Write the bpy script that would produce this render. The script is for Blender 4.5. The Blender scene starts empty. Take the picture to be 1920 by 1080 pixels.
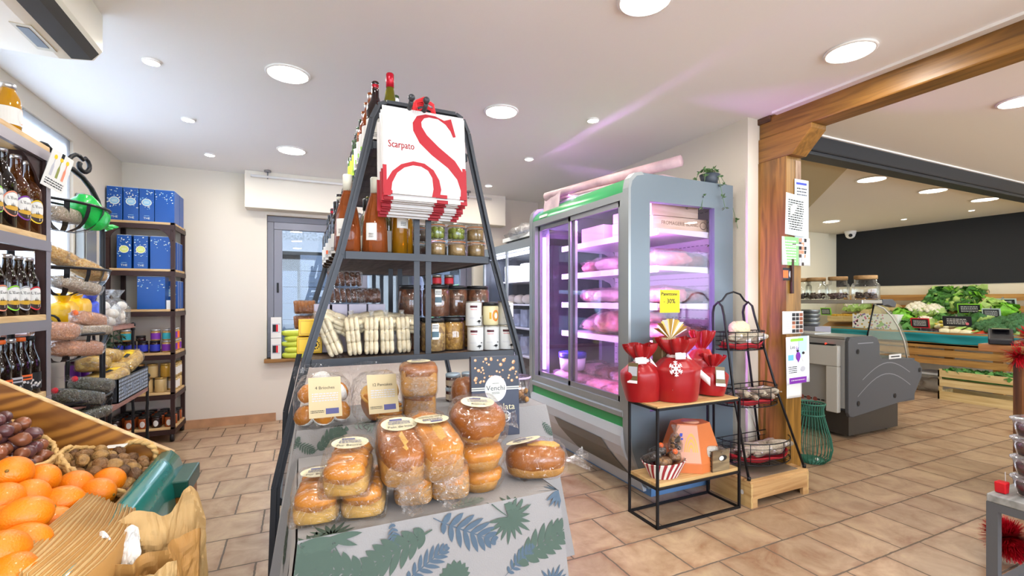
import bpy, math, random
from mathutils import Vector, Matrix, noise

# ---------------------------------------------------------------- camera, world, exposure
SC = bpy.context.scene
COL = SC.collection
FPX, CX, CY, EYE, YAW = 866.0, 960.0, 562.0, 1.2, math.radians(24.63)
cam = bpy.data.cameras.new('camera'); cam.sensor_width = 36.0
cam.lens = FPX / 1920 * 36.0; cam.shift_y = 22 / 1920; cam.clip_start = .02; cam.clip_end = 200
camo = bpy.data.objects.new('camera', cam); COL.objects.link(camo)
camo.location = (0, 0, EYE); camo.rotation_euler = (math.radians(90), 0, -YAW)
SC.camera = camo
W = bpy.data.worlds.new('overcast'); SC.world = W; W.use_nodes = True
bg = W.node_tree.nodes['Background']; bg.inputs[0].default_value = (.74, .85, 1.0, 1); bg.inputs[1].default_value = 5.5
SC.view_settings.view_transform = 'Standard'; SC.view_settings.look = 'None'
SC.view_settings.gamma = 1; SC.view_settings.use_curve_mapping = False
SC.view_settings.exposure = 0.85
SC.cycles.max_bounces = 10; SC.cycles.diffuse_bounces = 5; SC.cycles.glossy_bounces = 4
SC.cycles.transmission_bounces = 8; SC.cycles.transparent_max_bounces = 24
SC.cycles.caustics_reflective = False; SC.cycles.caustics_refractive = False
SC.cycles.sample_clamp_indirect = 4.0
H1, H2 = 2.42, 2.33              # ceiling heights of the shop and of the vegetable room
LP = 5.5                        # watts of one big downlight

# ---------------------------------------------------------------- places read off the photograph
_s, _c = math.sin(YAW), math.cos(YAW)
def _ray(px, py):
    r = (px - CX) / FPX
    return Vector((_s + r * _c, _c - r * _s, -(py - CY) / FPX))
def atX(px, py, X): d = _ray(px, py); return Vector((0, 0, EYE)) + d * (X / d.x)
def atY(px, py, Y): d = _ray(px, py); return Vector((0, 0, EYE)) + d * (Y / d.y)
def atZ(px, py, Z): d = _ray(px, py); return Vector((0, 0, EYE)) + d * ((Z - EYE) / d.z)

# ---------------------------------------------------------------- materials
def lin(h):
    if not isinstance(h, str): return tuple(h)[:3]
    v = [int(h[i:i + 2], 16) / 255 for i in (0, 2, 4)]
    return tuple(x / 12.92 if x <= .04045 else ((x + .055) / 1.055) ** 2.4 for x in v)
MATS = {}
def pm(name, col, rough=.5, metal=0, var=0, vs=8, bump=0, bs=60, trans=0, ior=1.45, coat=0, emit=0, alpha=1, spec=.5, sheen=0):
    if name in MATS: return MATS[name]
    m = bpy.data.materials.new(name); m.use_nodes = True; nt = m.node_tree; b = nt.nodes['Principled BSDF']
    c = lin(col); I = b.inputs
    I['Base Color'].default_value = (*c, 1); I['Roughness'].default_value = rough; I['Metallic'].default_value = metal
    I['IOR'].default_value = ior; I['Transmission Weight'].default_value = trans; I['Coat Weight'].default_value = coat
    I['Specular IOR Level'].default_value = spec; I['Alpha'].default_value = alpha; I['Sheen Weight'].default_value = sheen
    if emit: I['Emission Color'].default_value = (*c, 1); I['Emission Strength'].default_value = emit
    if var or bump: tc = nt.nodes.new('ShaderNodeTexCoord')
    if var:
        n = nt.nodes.new('ShaderNodeTexNoise'); n.inputs['Scale'].default_value = vs; n.inputs['Detail'].default_value = 5
        r = nt.nodes.new('ShaderNodeValToRGB'); e = r.color_ramp.elements
        e[0].position = .3; e[1].position = .7
        e[0].color = (*[x * (1 - var) for x in c], 1); e[1].color = (*[min(1, x * (1 + var)) for x in c], 1)
        nt.links.new(tc.outputs['Object'], n.inputs['Vector']); nt.links.new(n.outputs['Fac'], r.inputs[0]); nt.links.new(r.outputs[0], I['Base Color'])
    if bump:
        n2 = nt.nodes.new('ShaderNodeTexNoise'); n2.inputs['Scale'].default_value = bs; n2.inputs['Detail'].default_value = 3
        bn = nt.nodes.new('ShaderNodeBump'); bn.inputs['Strength'].default_value = bump; bn.inputs['Distance'].default_value = .01
        nt.links.new(tc.outputs['Object'], n2.inputs['Vector']); nt.links.new(n2.outputs['Fac'], bn.inputs['Height']); nt.links.new(bn.outputs[0], I['Normal'])
    MATS[name] = m; return m
def wood(name, c1, c2, axis=0, scale=6, rough=.45, stretch=12, ring=0, contour=0):
    if name in MATS: return MATS[name]
    m = bpy.data.materials.new(name); m.use_nodes = True; nt = m.node_tree; b = nt.nodes['Principled BSDF']; L = nt.links.new
    tc = nt.nodes.new('ShaderNodeTexCoord'); mp = nt.nodes.new('ShaderNodeMapping')
    sc = [scale * stretch ** .5] * 3; sc[axis] = scale / stretch ** .5; mp.inputs['Scale'].default_value = sc
    n = nt.nodes.new('ShaderNodeTexNoise'); n.inputs['Scale'].default_value = 1; n.inputs['Detail'].default_value = 8; n.inputs['Distortion'].default_value = 1.2
    r = nt.nodes.new('ShaderNodeValToRGB'); e = r.color_ramp.elements; e[0].position = .32; e[1].position = .66
    e[0].color = (*lin(c1), 1); e[1].color = (*lin(c2), 1)
    L(tc.outputs['Object'], mp.inputs[0]); L(mp.outputs[0], n.inputs['Vector'])
    src = n.outputs['Fac']
    if ring:
        w = nt.nodes.new('ShaderNodeTexWave'); w.wave_type = 'RINGS'; w.inputs['Scale'].default_value = ring; w.inputs['Distortion'].default_value = 6; w.inputs['Detail'].default_value = 2
        w.inputs['Detail Scale'].default_value = .7
        mx = nt.nodes.new('ShaderNodeMix'); mx.inputs[0].default_value = .4
        L(mp.outputs[0], w.inputs['Vector']); L(src, mx.inputs[2]); L(w.outputs['Fac'], mx.inputs[3]); src = mx.outputs[0]
    if contour:     # peeled veneer figure: contour lines of a slow noise
        n3 = nt.nodes.new('ShaderNodeTexNoise'); n3.inputs['Scale'].default_value = .8; n3.inputs['Detail'].default_value = 1; n3.inputs['Distortion'].default_value = .5
        s1 = nt.nodes.new('ShaderNodeMath'); s1.operation = 'MULTIPLY'; s1.inputs[1].default_value = contour; s2 = nt.nodes.new('ShaderNodeMath'); s2.operation = 'SINE'; s3 = nt.nodes.new('ShaderNodeMath'); s3.operation = 'MULTIPLY_ADD'; s3.inputs[1].default_value = .22
        L(mp.outputs[0], n3.inputs['Vector']); L(n3.outputs['Fac'], s1.inputs[0]); L(s1.outputs[0], s2.inputs[0]); L(s2.outputs[0], s3.inputs[0]); L(src, s3.inputs[2]); src = s3.outputs[0]
    L(src, r.inputs[0]); L(r.outputs[0], b.inputs['Base Color'])
    bn = nt.nodes.new('ShaderNodeBump'); bn.inputs['Strength'].default_value = .15; bn.inputs['Distance'].default_value = .01
    L(src, bn.inputs['Height']); L(bn.outputs[0], b.inputs['Normal']); b.inputs['Roughness'].default_value = rough
    MATS[name] = m; return m
def film(name, tint='ffffff', base=.02, edge=.45, rough=.06, bump=1.1, bs=32, streak=0):
    """clear plastic or glass sheet: transparent, with reflections that grow towards grazing angles"""
    if name in MATS: return MATS[name]
    m = bpy.data.materials.new(name); m.use_nodes = True; nt = m.node_tree; L = nt.links.new
    nt.nodes.remove(nt.nodes['Principled BSDF']); out = nt.nodes['Material Output']
    t = nt.nodes.new('ShaderNodeBsdfTransparent'); t.inputs[0].default_value = (*lin(tint), 1)
    g = nt.nodes.new('ShaderNodeBsdfPrincipled'); g.inputs['Base Color'].default_value = (.9, .9, .9, 1); g.inputs['Roughness'].default_value = rough
    g.inputs['Metallic'].default_value = .85
    lw = nt.nodes.new('ShaderNodeLayerWeight'); lw.inputs[0].default_value = .22
    mr = nt.nodes.new('ShaderNodeMapRange'); mr.inputs[3].default_value = base; mr.inputs[4].default_value = edge
    mx = nt.nodes.new('ShaderNodeMixShader')
    if bump:
        tc = nt.nodes.new('ShaderNodeTexCoord'); n = nt.nodes.new('ShaderNodeTexNoise'); n.inputs['Scale'].default_value = bs; n.inputs['Detail'].default_value = 4; n.inputs['Distortion'].default_value = 1.5
        bn = nt.nodes.new('ShaderNodeBump'); bn.inputs['Strength'].default_value = bump; bn.inputs['Distance'].default_value = .02
        L(tc.outputs['Object'], n.inputs['Vector']); L(n.outputs['Fac'], bn.inputs['Height']); L(bn.outputs[0], g.inputs['Normal']); L(bn.outputs[0], lw.inputs['Normal'])
        if streak:      # glints along creases, painted in as thin noise lines of extra reflection
            a = nt.nodes.new('ShaderNodeMath'); a.operation = 'SUBTRACT'; a.inputs[1].default_value = .5; b = nt.nodes.new('ShaderNodeMath'); b.operation = 'ABSOLUTE'
            c = nt.nodes.new('ShaderNodeMapRange'); c.inputs[1].default_value = .012; c.inputs[2].default_value = 0; c.inputs[4].default_value = streak
            n2 = nt.nodes.new('ShaderNodeTexNoise'); n2.inputs['Scale'].default_value = bs * .6; n2.inputs['Detail'].default_value = 1.5; n2.inputs['Distortion'].default_value = 2.5
            d = nt.nodes.new('ShaderNodeMath'); d.operation = 'MAXIMUM'
            L(tc.outputs['Object'], n2.inputs['Vector']); L(n2.outputs['Fac'], a.inputs[0]); L(a.outputs[0], b.inputs[0]); L(b.outputs[0], c.inputs[0]); L(c.outputs[0], d.inputs[1]); L(mr.outputs[0], d.inputs[0])
    L(lw.outputs['Fresnel'], mr.inputs[0]); L(d.outputs[0] if streak and bump else mr.outputs[0], mx.inputs[0]); L(t.outputs[0], mx.inputs[1]); L(g.outputs[0], mx.inputs[2]); L(mx.outputs[0], out.inputs[0])
    MATS[name] = m; return m

# ---------------------------------------------------------------- mesh helpers
I4 = Matrix.Identity(4)
def TR(x=0, y=0, z=0, rx=0, ry=0, rz=0, s=1):
    from mathutils import Euler
    sv = s if isinstance(s, (tuple, list)) else (s, s, s)
    return Matrix.Translation((x, y, z)) @ Euler((math.radians(rx), math.radians(ry), math.radians(rz))).to_matrix().to_4x4() @ Matrix.Diagonal((*sv, 1))
_TXT = {}
def _text(s, font=None):
    if s in _TXT: return _TXT[s]
    cu = bpy.data.curves.new('lettering', 'FONT'); cu.body = s; cu.align_x = 'CENTER'; cu.align_y = 'CENTER'; cu.resolution_u = 2
    ob = bpy.data.objects.new('lettering', cu); COL.objects.link(ob); bpy.context.view_layer.update()
    ev = ob.evaluated_get(bpy.context.evaluated_depsgraph_get()); me = ev.to_mesh()
    v = [tuple(p.co) for p in me.vertices]; f = [tuple(p.vertices) for p in me.polygons]
    ev.to_mesh_clear(); bpy.data.objects.remove(ob); bpy.data.curves.remove(cu)
    _TXT[s] = (v, f); return _TXT[s]
class MB:
    def __init__(self, M=None): self.v, self.f, self.mi, self.sm, self.mats, self.M = [], [], [], [], [], M or I4
    def _m(self, mat):
        if mat not in self.mats: self.mats.append(mat)
        return self.mats.index(mat)
    def add(self, vs, fs, mat, M=None, smooth=False):
        o = len(self.v); T = self.M @ M if M is not None else self.M; k = self._m(mat)
        self.v += [tuple(T @ Vector(p)) for p in vs]
        self.f += [tuple(i + o for i in f) for f in fs]; self.mi += [k] * len(fs); self.sm += [smooth] * len(fs); return self
    def bx(self, x0, x1, y0, y1, z0, z1, mat, M=None):
        v = [(x, y, z) for z in (z0, z1) for y in (y0, y1) for x in (x0, x1)]
        return self.add(v, [(0, 2, 3, 1), (4, 5, 7, 6), (0, 1, 5, 4), (2, 6, 7, 3), (0, 4, 6, 2), (1, 3, 7, 5)], mat, M)
    def box(self, c, s, mat, M=None):
        return self.bx(c[0] - s[0] / 2, c[0] + s[0] / 2, c[1] - s[1] / 2, c[1] + s[1] / 2, c[2] - s[2] / 2, c[2] + s[2] / 2, mat, M)
    def tube(self, pts, r, mat, seg=6, closed=False, M=None):
        P = [Vector(p) for p in pts]; n = len(P); vs, fs = [], []; up = None
        for i, p in enumerate(P):
            if closed: t = P[(i + 1) % n] - P[i - 1]
            else: t = P[min(i + 1, n - 1)] - P[max(i - 1, 0)]
            t.normalize()
            if up is None: up = Vector((0, 0, 1)) if abs(t.z) < .9 else Vector((1, 0, 0))
            a = t.cross(up)
            if a.length < 1e-5: a = t.cross(Vector((0, 1, .1)))
            a.normalize(); b = a.cross(t); up = b
            rr = r[i] if isinstance(r, (list, tuple)) else r
            vs += [p + (a * math.cos(2 * math.pi * k / seg) + b * math.sin(2 * math.pi * k / seg)) * rr for k in range(seg)]
        for i in range(n if closed else n - 1):
            j = (i + 1) % n
            fs += [(i * seg + k, i * seg + (k + 1) % seg, j * seg + (k + 1) % seg, j * seg + k) for k in range(seg)]
        if not closed: fs += [tuple(range(seg))[::-1], tuple((n - 1) * seg + k for k in range(seg))]
        return self.add(vs, fs, mat, M, seg > 4)
    def lathe(self, prof, mat, seg=16, M=None, a0=0, a1=360, smooth=True, caps=True):
        full = abs(a1 - a0) >= 359.9; n = seg if full else seg + 1; vs, fs = [], []
        for r, z in prof:
            for k in range(n):
                a = math.radians(a0 + (a1 - a0) * k / seg); vs.append((r * math.cos(a), r * math.sin(a), z))
        for i in range(len(prof) - 1):
            for k in range(seg):
                k2 = (k + 1) % n; fs.append((i * n + k, i * n + k2, (i + 1) * n + k2, (i + 1) * n + k))
        if full and caps: fs += [tuple(range(n))[::-1], tuple((len(prof) - 1) * n + k for k in range(n))]
        return self.add(vs, fs, mat, M, smooth)
    def ball(self, c, r, mat, seg=14, rings=8, M=None, nz=0, ns=3, seed=0, p=1.0):
        """ellipsoid; p < 1 squares it off towards a pillow; nz adds lumps"""
        r = r if isinstance(r, (tuple, list)) else (r, r, r); vs, fs = [], []
        sg = lambda q: math.copysign(abs(q) ** p, q)
        for i in range(rings + 1):
            t = math.pi * i / rings
            for k in range(seg):
                a = 2 * math.pi * k / seg
                q = Vector((sg(math.sin(t)) * sg(math.cos(a)), sg(math.sin(t)) * sg(math.sin(a)), sg(math.cos(t))))
                if nz: q *= 1 + nz * noise.noise(q * ns + Vector((seed * 7.1, seed * 3.3, seed)))
                vs.append((c[0] + q.x * r[0], c[1] + q.y * r[1], c[2] + q.z * r[2]))
        for i in range(rings):
            for k in range(seg): k2 = (k + 1) % seg; fs.append((i * seg + k, (i + 1) * seg + k, (i + 1) * seg + k2, i * seg + k2))
        return self.add(vs, fs, mat, M, True)
    def prism(self, poly, d0, d1, mat, M=None, smooth=False):
        """polygon in local x,z swept along y from d0 to d1"""
        n = len(poly); vs = [(x, d0, z) for x, z in poly] + [(x, d1, z) for x, z in poly]
        fs = [tuple(range(n)), tuple(range(2 * n - 1, n - 1, -1))] + [(i, i + n, (i + 1) % n + n, (i + 1) % n) for i in range(n)]
        return self.add(vs, fs, mat, M, smooth)
    def sheet(self, fn, nu, nv, mat, M=None, wrap=False, smooth=True):
        nn = nu if wrap else nu + 1
        vs = [tuple(fn(i / nu, j / nv)) for j in range(nv + 1) for i in range(nn)]
        fs = [(j * nn + i, j * nn + (i + 1) % nn, (j + 1) * nn + (i + 1) % nn, (j + 1) * nn + i) for j in range(nv) for i in range(nu)]
        return self.add(vs, fs, mat, M, smooth)
    def flat(self, poly, mat, M=None):
        """flat polygon in local x,y"""
        return self.add([(x, y, 0) for x, y in poly], [tuple(range(len(poly)))], mat, M)
    def disc(self, rx, ry, mat, M=None, n=24):
        return self.flat([(rx * math.cos(2 * math.pi * k / n), ry * math.sin(2 * math.pi * k / n)) for k in range(n)], mat, M)
    def rect(self, x0, x1, y0, y1, mat, M=None, n=1, z=0):
        vs = [(x0 + (x1 - x0) * i / n, y, z) for y in (y0, y1) for i in range(n + 1)]
        return self.add(vs, [(i, i + 1, n + 2 + i, n + 1 + i) for i in range(n)], mat, M)
    def oval(self, cx, cy, rx, ry, mat, n=12, z=0):
        vs, fs = [], []
        for i in range(n + 1):
            a = math.pi * i / n; vs += [(cx - rx * math.cos(a), cy - ry * math.sin(a), z), (cx - rx * math.cos(a), cy + ry * math.sin(a), z)]
        fs = [(2 * i, 2 * i + 2, 2 * i + 3, 2 * i + 1) for i in range(n)]
        return self.add(vs, fs, mat)
    def bend(self, fl, r, M=None):
        """wrap flat artwork (x right, y up, z out) round an upright cylinder, centred on its -y side"""
        T = self.M @ M if M is not None else self.M; o = len(self.v)
        for x, y, z in fl.v:
            a = x / r; self.v.append(tuple(T @ Vector(((r + z) * math.sin(a), -(r + z) * math.cos(a), y))))
        self.f += [tuple(i + o for i in f) for f in fl.f]; self.sm += [False] * len(fl.f)
        self.mi += [self._m(fl.mats[k]) for k in fl.mi]; return self
    def text(self, s, size, mat, M=None):
        v, f = _text(s); return self.add([(x * size, y * size, z) for x, y, z in v], f, mat, M)
    def line_text(self, w, h, n, mat, M=None, seed=1, bar=.45):
        """small print too fine to read: n rows of short strokes in a w x h field"""
        q = random.Random(seed)
        for i in range(n):
            y = h / 2 - h * (i + .5) / n; x = -w / 2; t = h / n * bar / 2
            while x < w / 2 - .02 * w:
                l = w * q.uniform(.05, .16); x2 = min(w / 2, x + l)
                self.flat([(x, y - t), (x2, y - t), (x2, y + t), (x, y + t)], mat, M); x = x2 + w * .03
            if q.random() < .3: pass
        return self
    def build(self, name, parent=None, loc=(0, 0, 0), rz=0, bev=0, thick=0, sub=0):
        me = bpy.data.meshes.new(name); me.from_pydata(self.v, [], self.f)
        for m in self.mats: me.materials.append(m)
        me.polygons.foreach_set('material_index', self.mi); me.polygons.foreach_set('use_smooth', self.sm); me.update()
        o = bpy.data.objects.new(name, me); COL.objects.link(o); o.location = loc; o.rotation_euler = (0, 0, math.radians(rz))
        if parent is not None: o.parent = parent
        if thick: md = o.modifiers.new('thick', 'SOLIDIFY'); md.thickness = thick; md.offset = 0
        if bev: md = o.modifiers.new('bevel', 'BEVEL'); md.width = bev; md.segments = 2; md.limit_method = 'ANGLE'; md.angle_limit = math.radians(50)
        if sub: md = o.modifiers.new('sub', 'SUBSURF'); md.levels = sub; md.render_levels = sub
        return o
def tag(o, label, cat, group=None):
    o['label'] = label; o['category'] = cat
    if group: o['group'] = group
    return o
def thing(name, label, cat, loc=(0, 0, 0), rz=0, group=None, rx=0, ry=0, s=1):
    o = bpy.data.objects.new(name, None); o.empty_display_size = .05; COL.objects.link(o)
    o.location = loc; o.rotation_euler = (math.radians(rx), math.radians(ry), math.radians(rz)); o.scale = (s, s, s)
    return tag(o, label, cat, group)
def dup(root, loc, rz=0, label=None, group=None, rx=0, ry=0, s=1):
    r = root.copy(); COL.objects.link(r); r.location = loc; r.rotation_euler = (math.radians(rx), math.radians(ry), math.radians(rz))
    r.scale = s if isinstance(s, (tuple, list)) else (s, s, s)
    if label: r['label'] = label
    if group: r['group'] = group
    for ch in list(root.children):
        k = ch.copy(); COL.objects.link(k); k.parent = r
        for g in list(ch.children): q = g.copy(); COL.objects.link(q); q.parent = k
    return r
def struct(o): o['kind'] = 'structure'; return o
def swap(root, name, mat_old, mat_new):
    """give a copied part its own mesh with one material exchanged"""
    for ch in root.children:
        if ch.name.split('.')[0] == name:
            ch.data = ch.data.copy()
            for i, m in enumerate(ch.data.materials):
                if m == mat_old: ch.data.materials[i] = mat_new
RND = random.Random(11)

# ================================================================ the room
def tile_floor():
    m = bpy.data.materials.new('terracotta_tiles'); m.use_nodes = True; nt = m.node_tree; L = nt.links.new; b = nt.nodes['Principled BSDF']
    N = nt.nodes.new; tc = N('ShaderNodeTexCoord'); mp = N('ShaderNodeMapping')
    mp.inputs['Location'].default_value = (-1.45 + .1485 + .297 * 20, -1.824 + .2917 * 20, 0)
    br = N('ShaderNodeTexBrick'); br.offset = .5; br.inputs['Scale'].default_value = 1; br.inputs['Brick Width'].default_value = .297; br.inputs['Row Height'].default_value = .2917
    br.inputs['Mortar Size'].default_value = .0048; br.inputs['Mortar Smooth'].default_value = .25; br.inputs['Bias'].default_value = 0
    br.inputs['Color1'].default_value = (.74, .74, .73, 1); br.inputs['Color2'].default_value = (.94, .92, .88, 1); br.inputs['Mortar'].default_value = (1, 1, 1, 1)
    wob = N('ShaderNodeTexNoise'); wob.inputs['Scale'].default_value = 28; wadd = N('ShaderNodeVectorMath'); wadd.operation = 'MULTIPLY_ADD'
    wadd.inputs[1].default_value = (.007, .007, 0); wadd.inputs[2].default_value = (-.0035, -.0035, 0)
    w2 = N('ShaderNodeVectorMath'); w2.operation = 'ADD'
    L(tc.outputs['Object'], mp.inputs[0]); L(tc.outputs['Object'], wob.inputs['Vector']); L(wob.outputs['Color'], wadd.inputs[0]); L(mp.outputs[0], w2.inputs[0]); L(wadd.outputs[0], w2.inputs[1]); L(w2.outputs[0], br.inputs['Vector'])
    n1 = N('ShaderNodeTexNoise'); n1.inputs['Scale'].default_value = 4.5; n1.inputs['Detail'].default_value = 9; n1.inputs['Roughness'].default_value = .68; n1.inputs['Distortion'].default_value = .6
    r1 = N('ShaderNodeValToRGB'); e = r1.color_ramp.elements
    e[0].position = .3; e[0].color = (*lin('946a4e'), 1); e[1].position = .72; e[1].color = (*lin('d0b792'), 1)
    for p, c in ((.43, 'ad8f72'), (.55, 'bea184')): q = e.new(p); q.color = (*lin(c), 1)
    L(tc.outputs['Object'], n1.inputs['Vector']); L(n1.outputs['Fac'], r1.inputs[0])
    mul = N('ShaderNodeMix'); mul.data_type = 'RGBA'; mul.blend_type = 'MULTIPLY'; mul.inputs[0].default_value = 1
    L(r1.outputs[0], mul.inputs[6]); L(br.outputs['Color'], mul.inputs[7])
    gm = N('ShaderNodeMix'); gm.data_type = 'RGBA'; gm.inputs[7].default_value = (*lin('66584a'), 1)
    b2 = N('ShaderNodeTexBrick'); b2.offset = .5; b2.inputs['Scale'].default_value = 1; b2.inputs['Brick Width'].default_value = .297; b2.inputs['Row Height'].default_value = .2917; b2.inputs['Mortar Size'].default_value = .045; b2.inputs['Mortar Smooth'].default_value = 1
    em = N('ShaderNodeMix'); em.data_type = 'RGBA'; em.inputs[7].default_value = (*lin('855a40'), 1); ef = N('ShaderNodeMath'); ef.operation = 'MULTIPLY'; en = N('ShaderNodeMapRange'); en.inputs[1].default_value = .4; en.inputs[2].default_value = .65; en.inputs[4].default_value = .75
    n5 = N('ShaderNodeTexNoise'); n5.inputs['Scale'].default_value = 9; n5.inputs['Detail'].default_value = 6
    L(w2.outputs[0], b2.inputs['Vector']); L(tc.outputs['Object'], n5.inputs['Vector']); L(n5.outputs['Fac'], en.inputs[0]); L(en.outputs[0], ef.inputs[0]); L(b2.outputs['Fac'], ef.inputs[1]); L(ef.outputs[0], em.inputs[0]); L(mul.outputs[2], em.inputs[6])
    L(br.outputs['Fac'], gm.inputs[0]); L(em.outputs[2], gm.inputs[6]); L(gm.outputs[2], b.inputs['Base Color'])
    rr = N('ShaderNodeMapRange'); rr.inputs[3].default_value = .34; rr.inputs[4].default_value = .75; L(br.outputs['Fac'], rr.inputs[0]); L(rr.outputs[0], b.inputs['Roughness'])
    inv = N('ShaderNodeMath'); inv.operation = 'MULTIPLY_ADD'; inv.inputs[1].default_value = -1; L(br.outputs['Fac'], inv.inputs[0])
    n1s = N('ShaderNodeMath'); n1s.operation = 'MULTIPLY'; n1s.inputs[1].default_value = .5; L(n1.outputs['Fac'], n1s.inputs[0]); L(n1s.outputs[0], inv.inputs[2])
    bn = N('ShaderNodeBump'); bn.inputs['Strength'].default_value = .5; bn.inputs['Distance'].default_value = .004; L(inv.outputs[0], bn.inputs['Height']); L(bn.outputs[0], b.inputs['Normal'])
    return m
def plaster(name, col, rough=.8): return pm(name, col, rough, bump=.04, bs=180, spec=.25)
WALL = plaster('cream_wall_paint', 'dbd3c4'); CEIL = plaster('white_ceiling_paint', 'f4f3f1'); CEIL2 = plaster('beige_ceiling_paint', 'efe8da')
WALL2 = plaster('warm_wall_paint', 'e6dcc2'); DARKP = plaster('anthracite_wall_paint', '2e2f31'); WHITE = pm('white_lacquer', 'eeebe6', .4)
OAK = wood('honey_oak_beam', '654319', '976a2e', 1, 7, .4); OAKV = wood('honey_oak_post', '684818', '9a6e2c', 2, 7, .4)
OAKX = wood('honey_oak_block', '654319', '976a2e', 0, 7, .4)
BLACKM = pm('black_metal', '17171a', .45, .3); DGREY = pm('anthracite_metal', '3d3f42', .42, .5); GREYM = pm('grey_metal', '8f9093', .35, .7)
SKIRT = pm('terracotta_skirting', 'b58a66', .4, var=.25, vs=6)
XL, YB, XR = -1.435, 5.15, 2.72
floor = struct(MB().bx(-1.6, 9.6, -3.4, 5.9, -.08, 0, tile_floor()).build('floor'))
c = MB(); c.bx(-1.6, 2.84, -3.4, 5.6, H1, H1 + .1, CEIL); c.bx(2.84, 9.6, -3.4, 2.2, H1, H1 + .1, CEIL2); struct(c.build('ceiling'))
c = MB(); c.bx(2.9, 9.6, 2.28, 5.9, H2, H2 + .1, CEIL2); struct(c.build('ceiling_vegetable_room'))
# left wall with its window recess
wy0, wy1, wz0, wz1 = 2.0, 4.19, 1.0, 2.30
c = MB(); c.bx(XL - .3, XL, -3.4, wy0, 0, H1, WALL); c.bx(XL - .3, XL, wy1, 5.6, 0, H1, WALL); c.bx(XL - .3, XL, wy0, wy1, 0, wz0, WALL); c.bx(XL - .3, XL, wy0, wy1, wz1, H1, WALL)
struct(c.build('wall_left'))
# back wall with the wide window behind the rack
bx0, bx1, bz0, bz1 = -.30, 1.86, .62, 2.04
c = MB(); c.bx(XL, bx0, YB, YB + .3, 0, H1, WALL); c.bx(bx1, 3.0, YB, YB + .3, 0, H1, WALL); c.bx(bx0, bx1, YB, YB + .3, 0, bz0, WALL); c.bx(bx0, bx1, YB, YB + .3, bz1, H1, WALL)
struct(c.build('wall_back'))
c = MB(); c.bx(XR, XR + .14, 2.15, YB, 0, H1, WALL); struct(c.build('wall_right'))
c = MB(); c.bx(-1.6, -1.2, -3.5, -3.4, 0, 2.5, WALL); c.bx(2.6, 3.2, -3.5, -3.4, 0, 2.5, WALL); c.bx(8.8, 9.6, -3.5, -3.4, 0, 2.5, WALL); c.bx(3.2, 8.8, -3.5, -3.4, 0, .3, WALL); c.bx(3.2, 8.8, -3.5, -3.4, 2.3, 2.5, WALL); c.bx(-1.2, 2.6, -3.5, -3.4, 0, .3, WALL); c.bx(-1.2, 2.6, -3.5, -3.4, 2.3, 2.5, WALL); struct(c.build('wall_front'))  # unseen front wall; its two street openings are added for fill daylight
struct(MB().bx(-8, 12, -16, -3.5, -.12, -.06, pm('street_bounce_paving', 'ecebe8', .8)).build('ground_street'))  # unseen ground, made near-white to bounce daylight up to the ceiling
c = MB(); c.bx(9.3, 9.4, -3.4, 2.4, 0, 2.5, WALL2); struct(c.build('wall_counter_side'))
# vegetable room
XV = 8.45
c = MB(); c.bx(XV, XV + .1, 2.0, 5.9, 0, H2, WALL2); c.bx(XV - .012, XV, 2.0, 4.93, 1.42, H2, DARKP); struct(c.build('wall_vegetables'))
c = MB(); c.bx(2.86, XV, 4.93, 5.05, 0, H2, WALL2); struct(c.build('wall_vegetables_back'))
# skirting
c = MB(); c.bx(XL, bx0 + .08, YB - .012, YB, 0, .08, SKIRT); struct(c.build('baseboard_back'))
c = MB(); c.bx(XL, XL + .012, 2.6, YB, 0, .08, SKIRT); struct(c.build('baseboard_left'))
# boxed-in shutter housing over the back window
c = MB(); c.bx(-.475, 2.2, 4.98, YB, 2.07, H1, plaster('shutter_housing_paint', 'e8e1d2')); struct(c.build('trim_1', bev=.006))
# dropped soffit in the vegetable room, a darker beige than the ceiling
c = MB(); sp = plaster('soffit_dark_beige', 'c4b590'); pl = ((2.9, 2.285), (4.1, 2.285), (5.6, 3.6), (5.6, 4.93), (2.9, 4.93)); c.add([(x, y, z) for z in (2.302, H2) for x, y in pl], [(4, 3, 2, 1, 0), (5, 6, 7, 8, 9)] + [(i, (i + 1) % 5, (i + 1) % 5 + 5, i + 5) for i in range(5)], sp); struct(c.build('trim_2'))
# window frames
ALU = pm('grey_aluminium_frame', '74747c', .4, .5); GLASS = film('window_glass', 'f2f8fa', .03, .5, .02, 0)
w = bpy.data.objects.new('window_1', None); COL.objects.link(w); struct(w)
f = MB()
def frame(f, x0, x1, z0, z1, y, t, d, mat): 
    f.bx(x0, x1, y, y + d, z1 - t, z1, mat); f.bx(x0, x1, y, y + d, z0, z0 + t, mat); f.bx(x0, x0 + t, y, y + d, z0 + t, z1 - t, mat); f.bx(x1 - t, x1, y, y + d, z0 + t, z1 - t, mat)
frame(f, bx0, bx1, bz0, bz1, YB + .06, .06, .07, ALU)
struct(f.build('window_frame', w, bev=.004))
f = MB(); xm = .62
frame(f, bx0 + .06, xm + .03, bz0 + .06, bz1 - .06, YB + .05, .075, .05, ALU); frame(f, xm - .03, bx1 - .06, bz0 + .06, bz1 - .06, YB + .08, .075, .05, ALU)
f.bx(1.30, 1.34, YB + .08, YB + .12, bz0 + .1, bz1 - .1, ALU)
f.bx(bx0 + .085, bx0 + .105, YB + .035, YB + .05, 1.27, 1.37, BLACKM)
struct(f.build('window_sash', w, bev=.003))
f = MB(); f.bx(bx0 + .12, xm - .04, YB + .07, YB + .078, bz0 + .13, bz1 - .13, GLASS); f.bx(xm + .04, bx1 - .13, YB + .1, YB + .108, bz0 + .13, bz1 - .13, GLASS)
struct(f.build('window_pane', w))
f = MB(); f.bx(bx0 - .02, bx1, YB - .09, YB + .06, bz0 - .035, bz0, OAKX); struct(f.build('window_sill', w, bev=.004))
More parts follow.
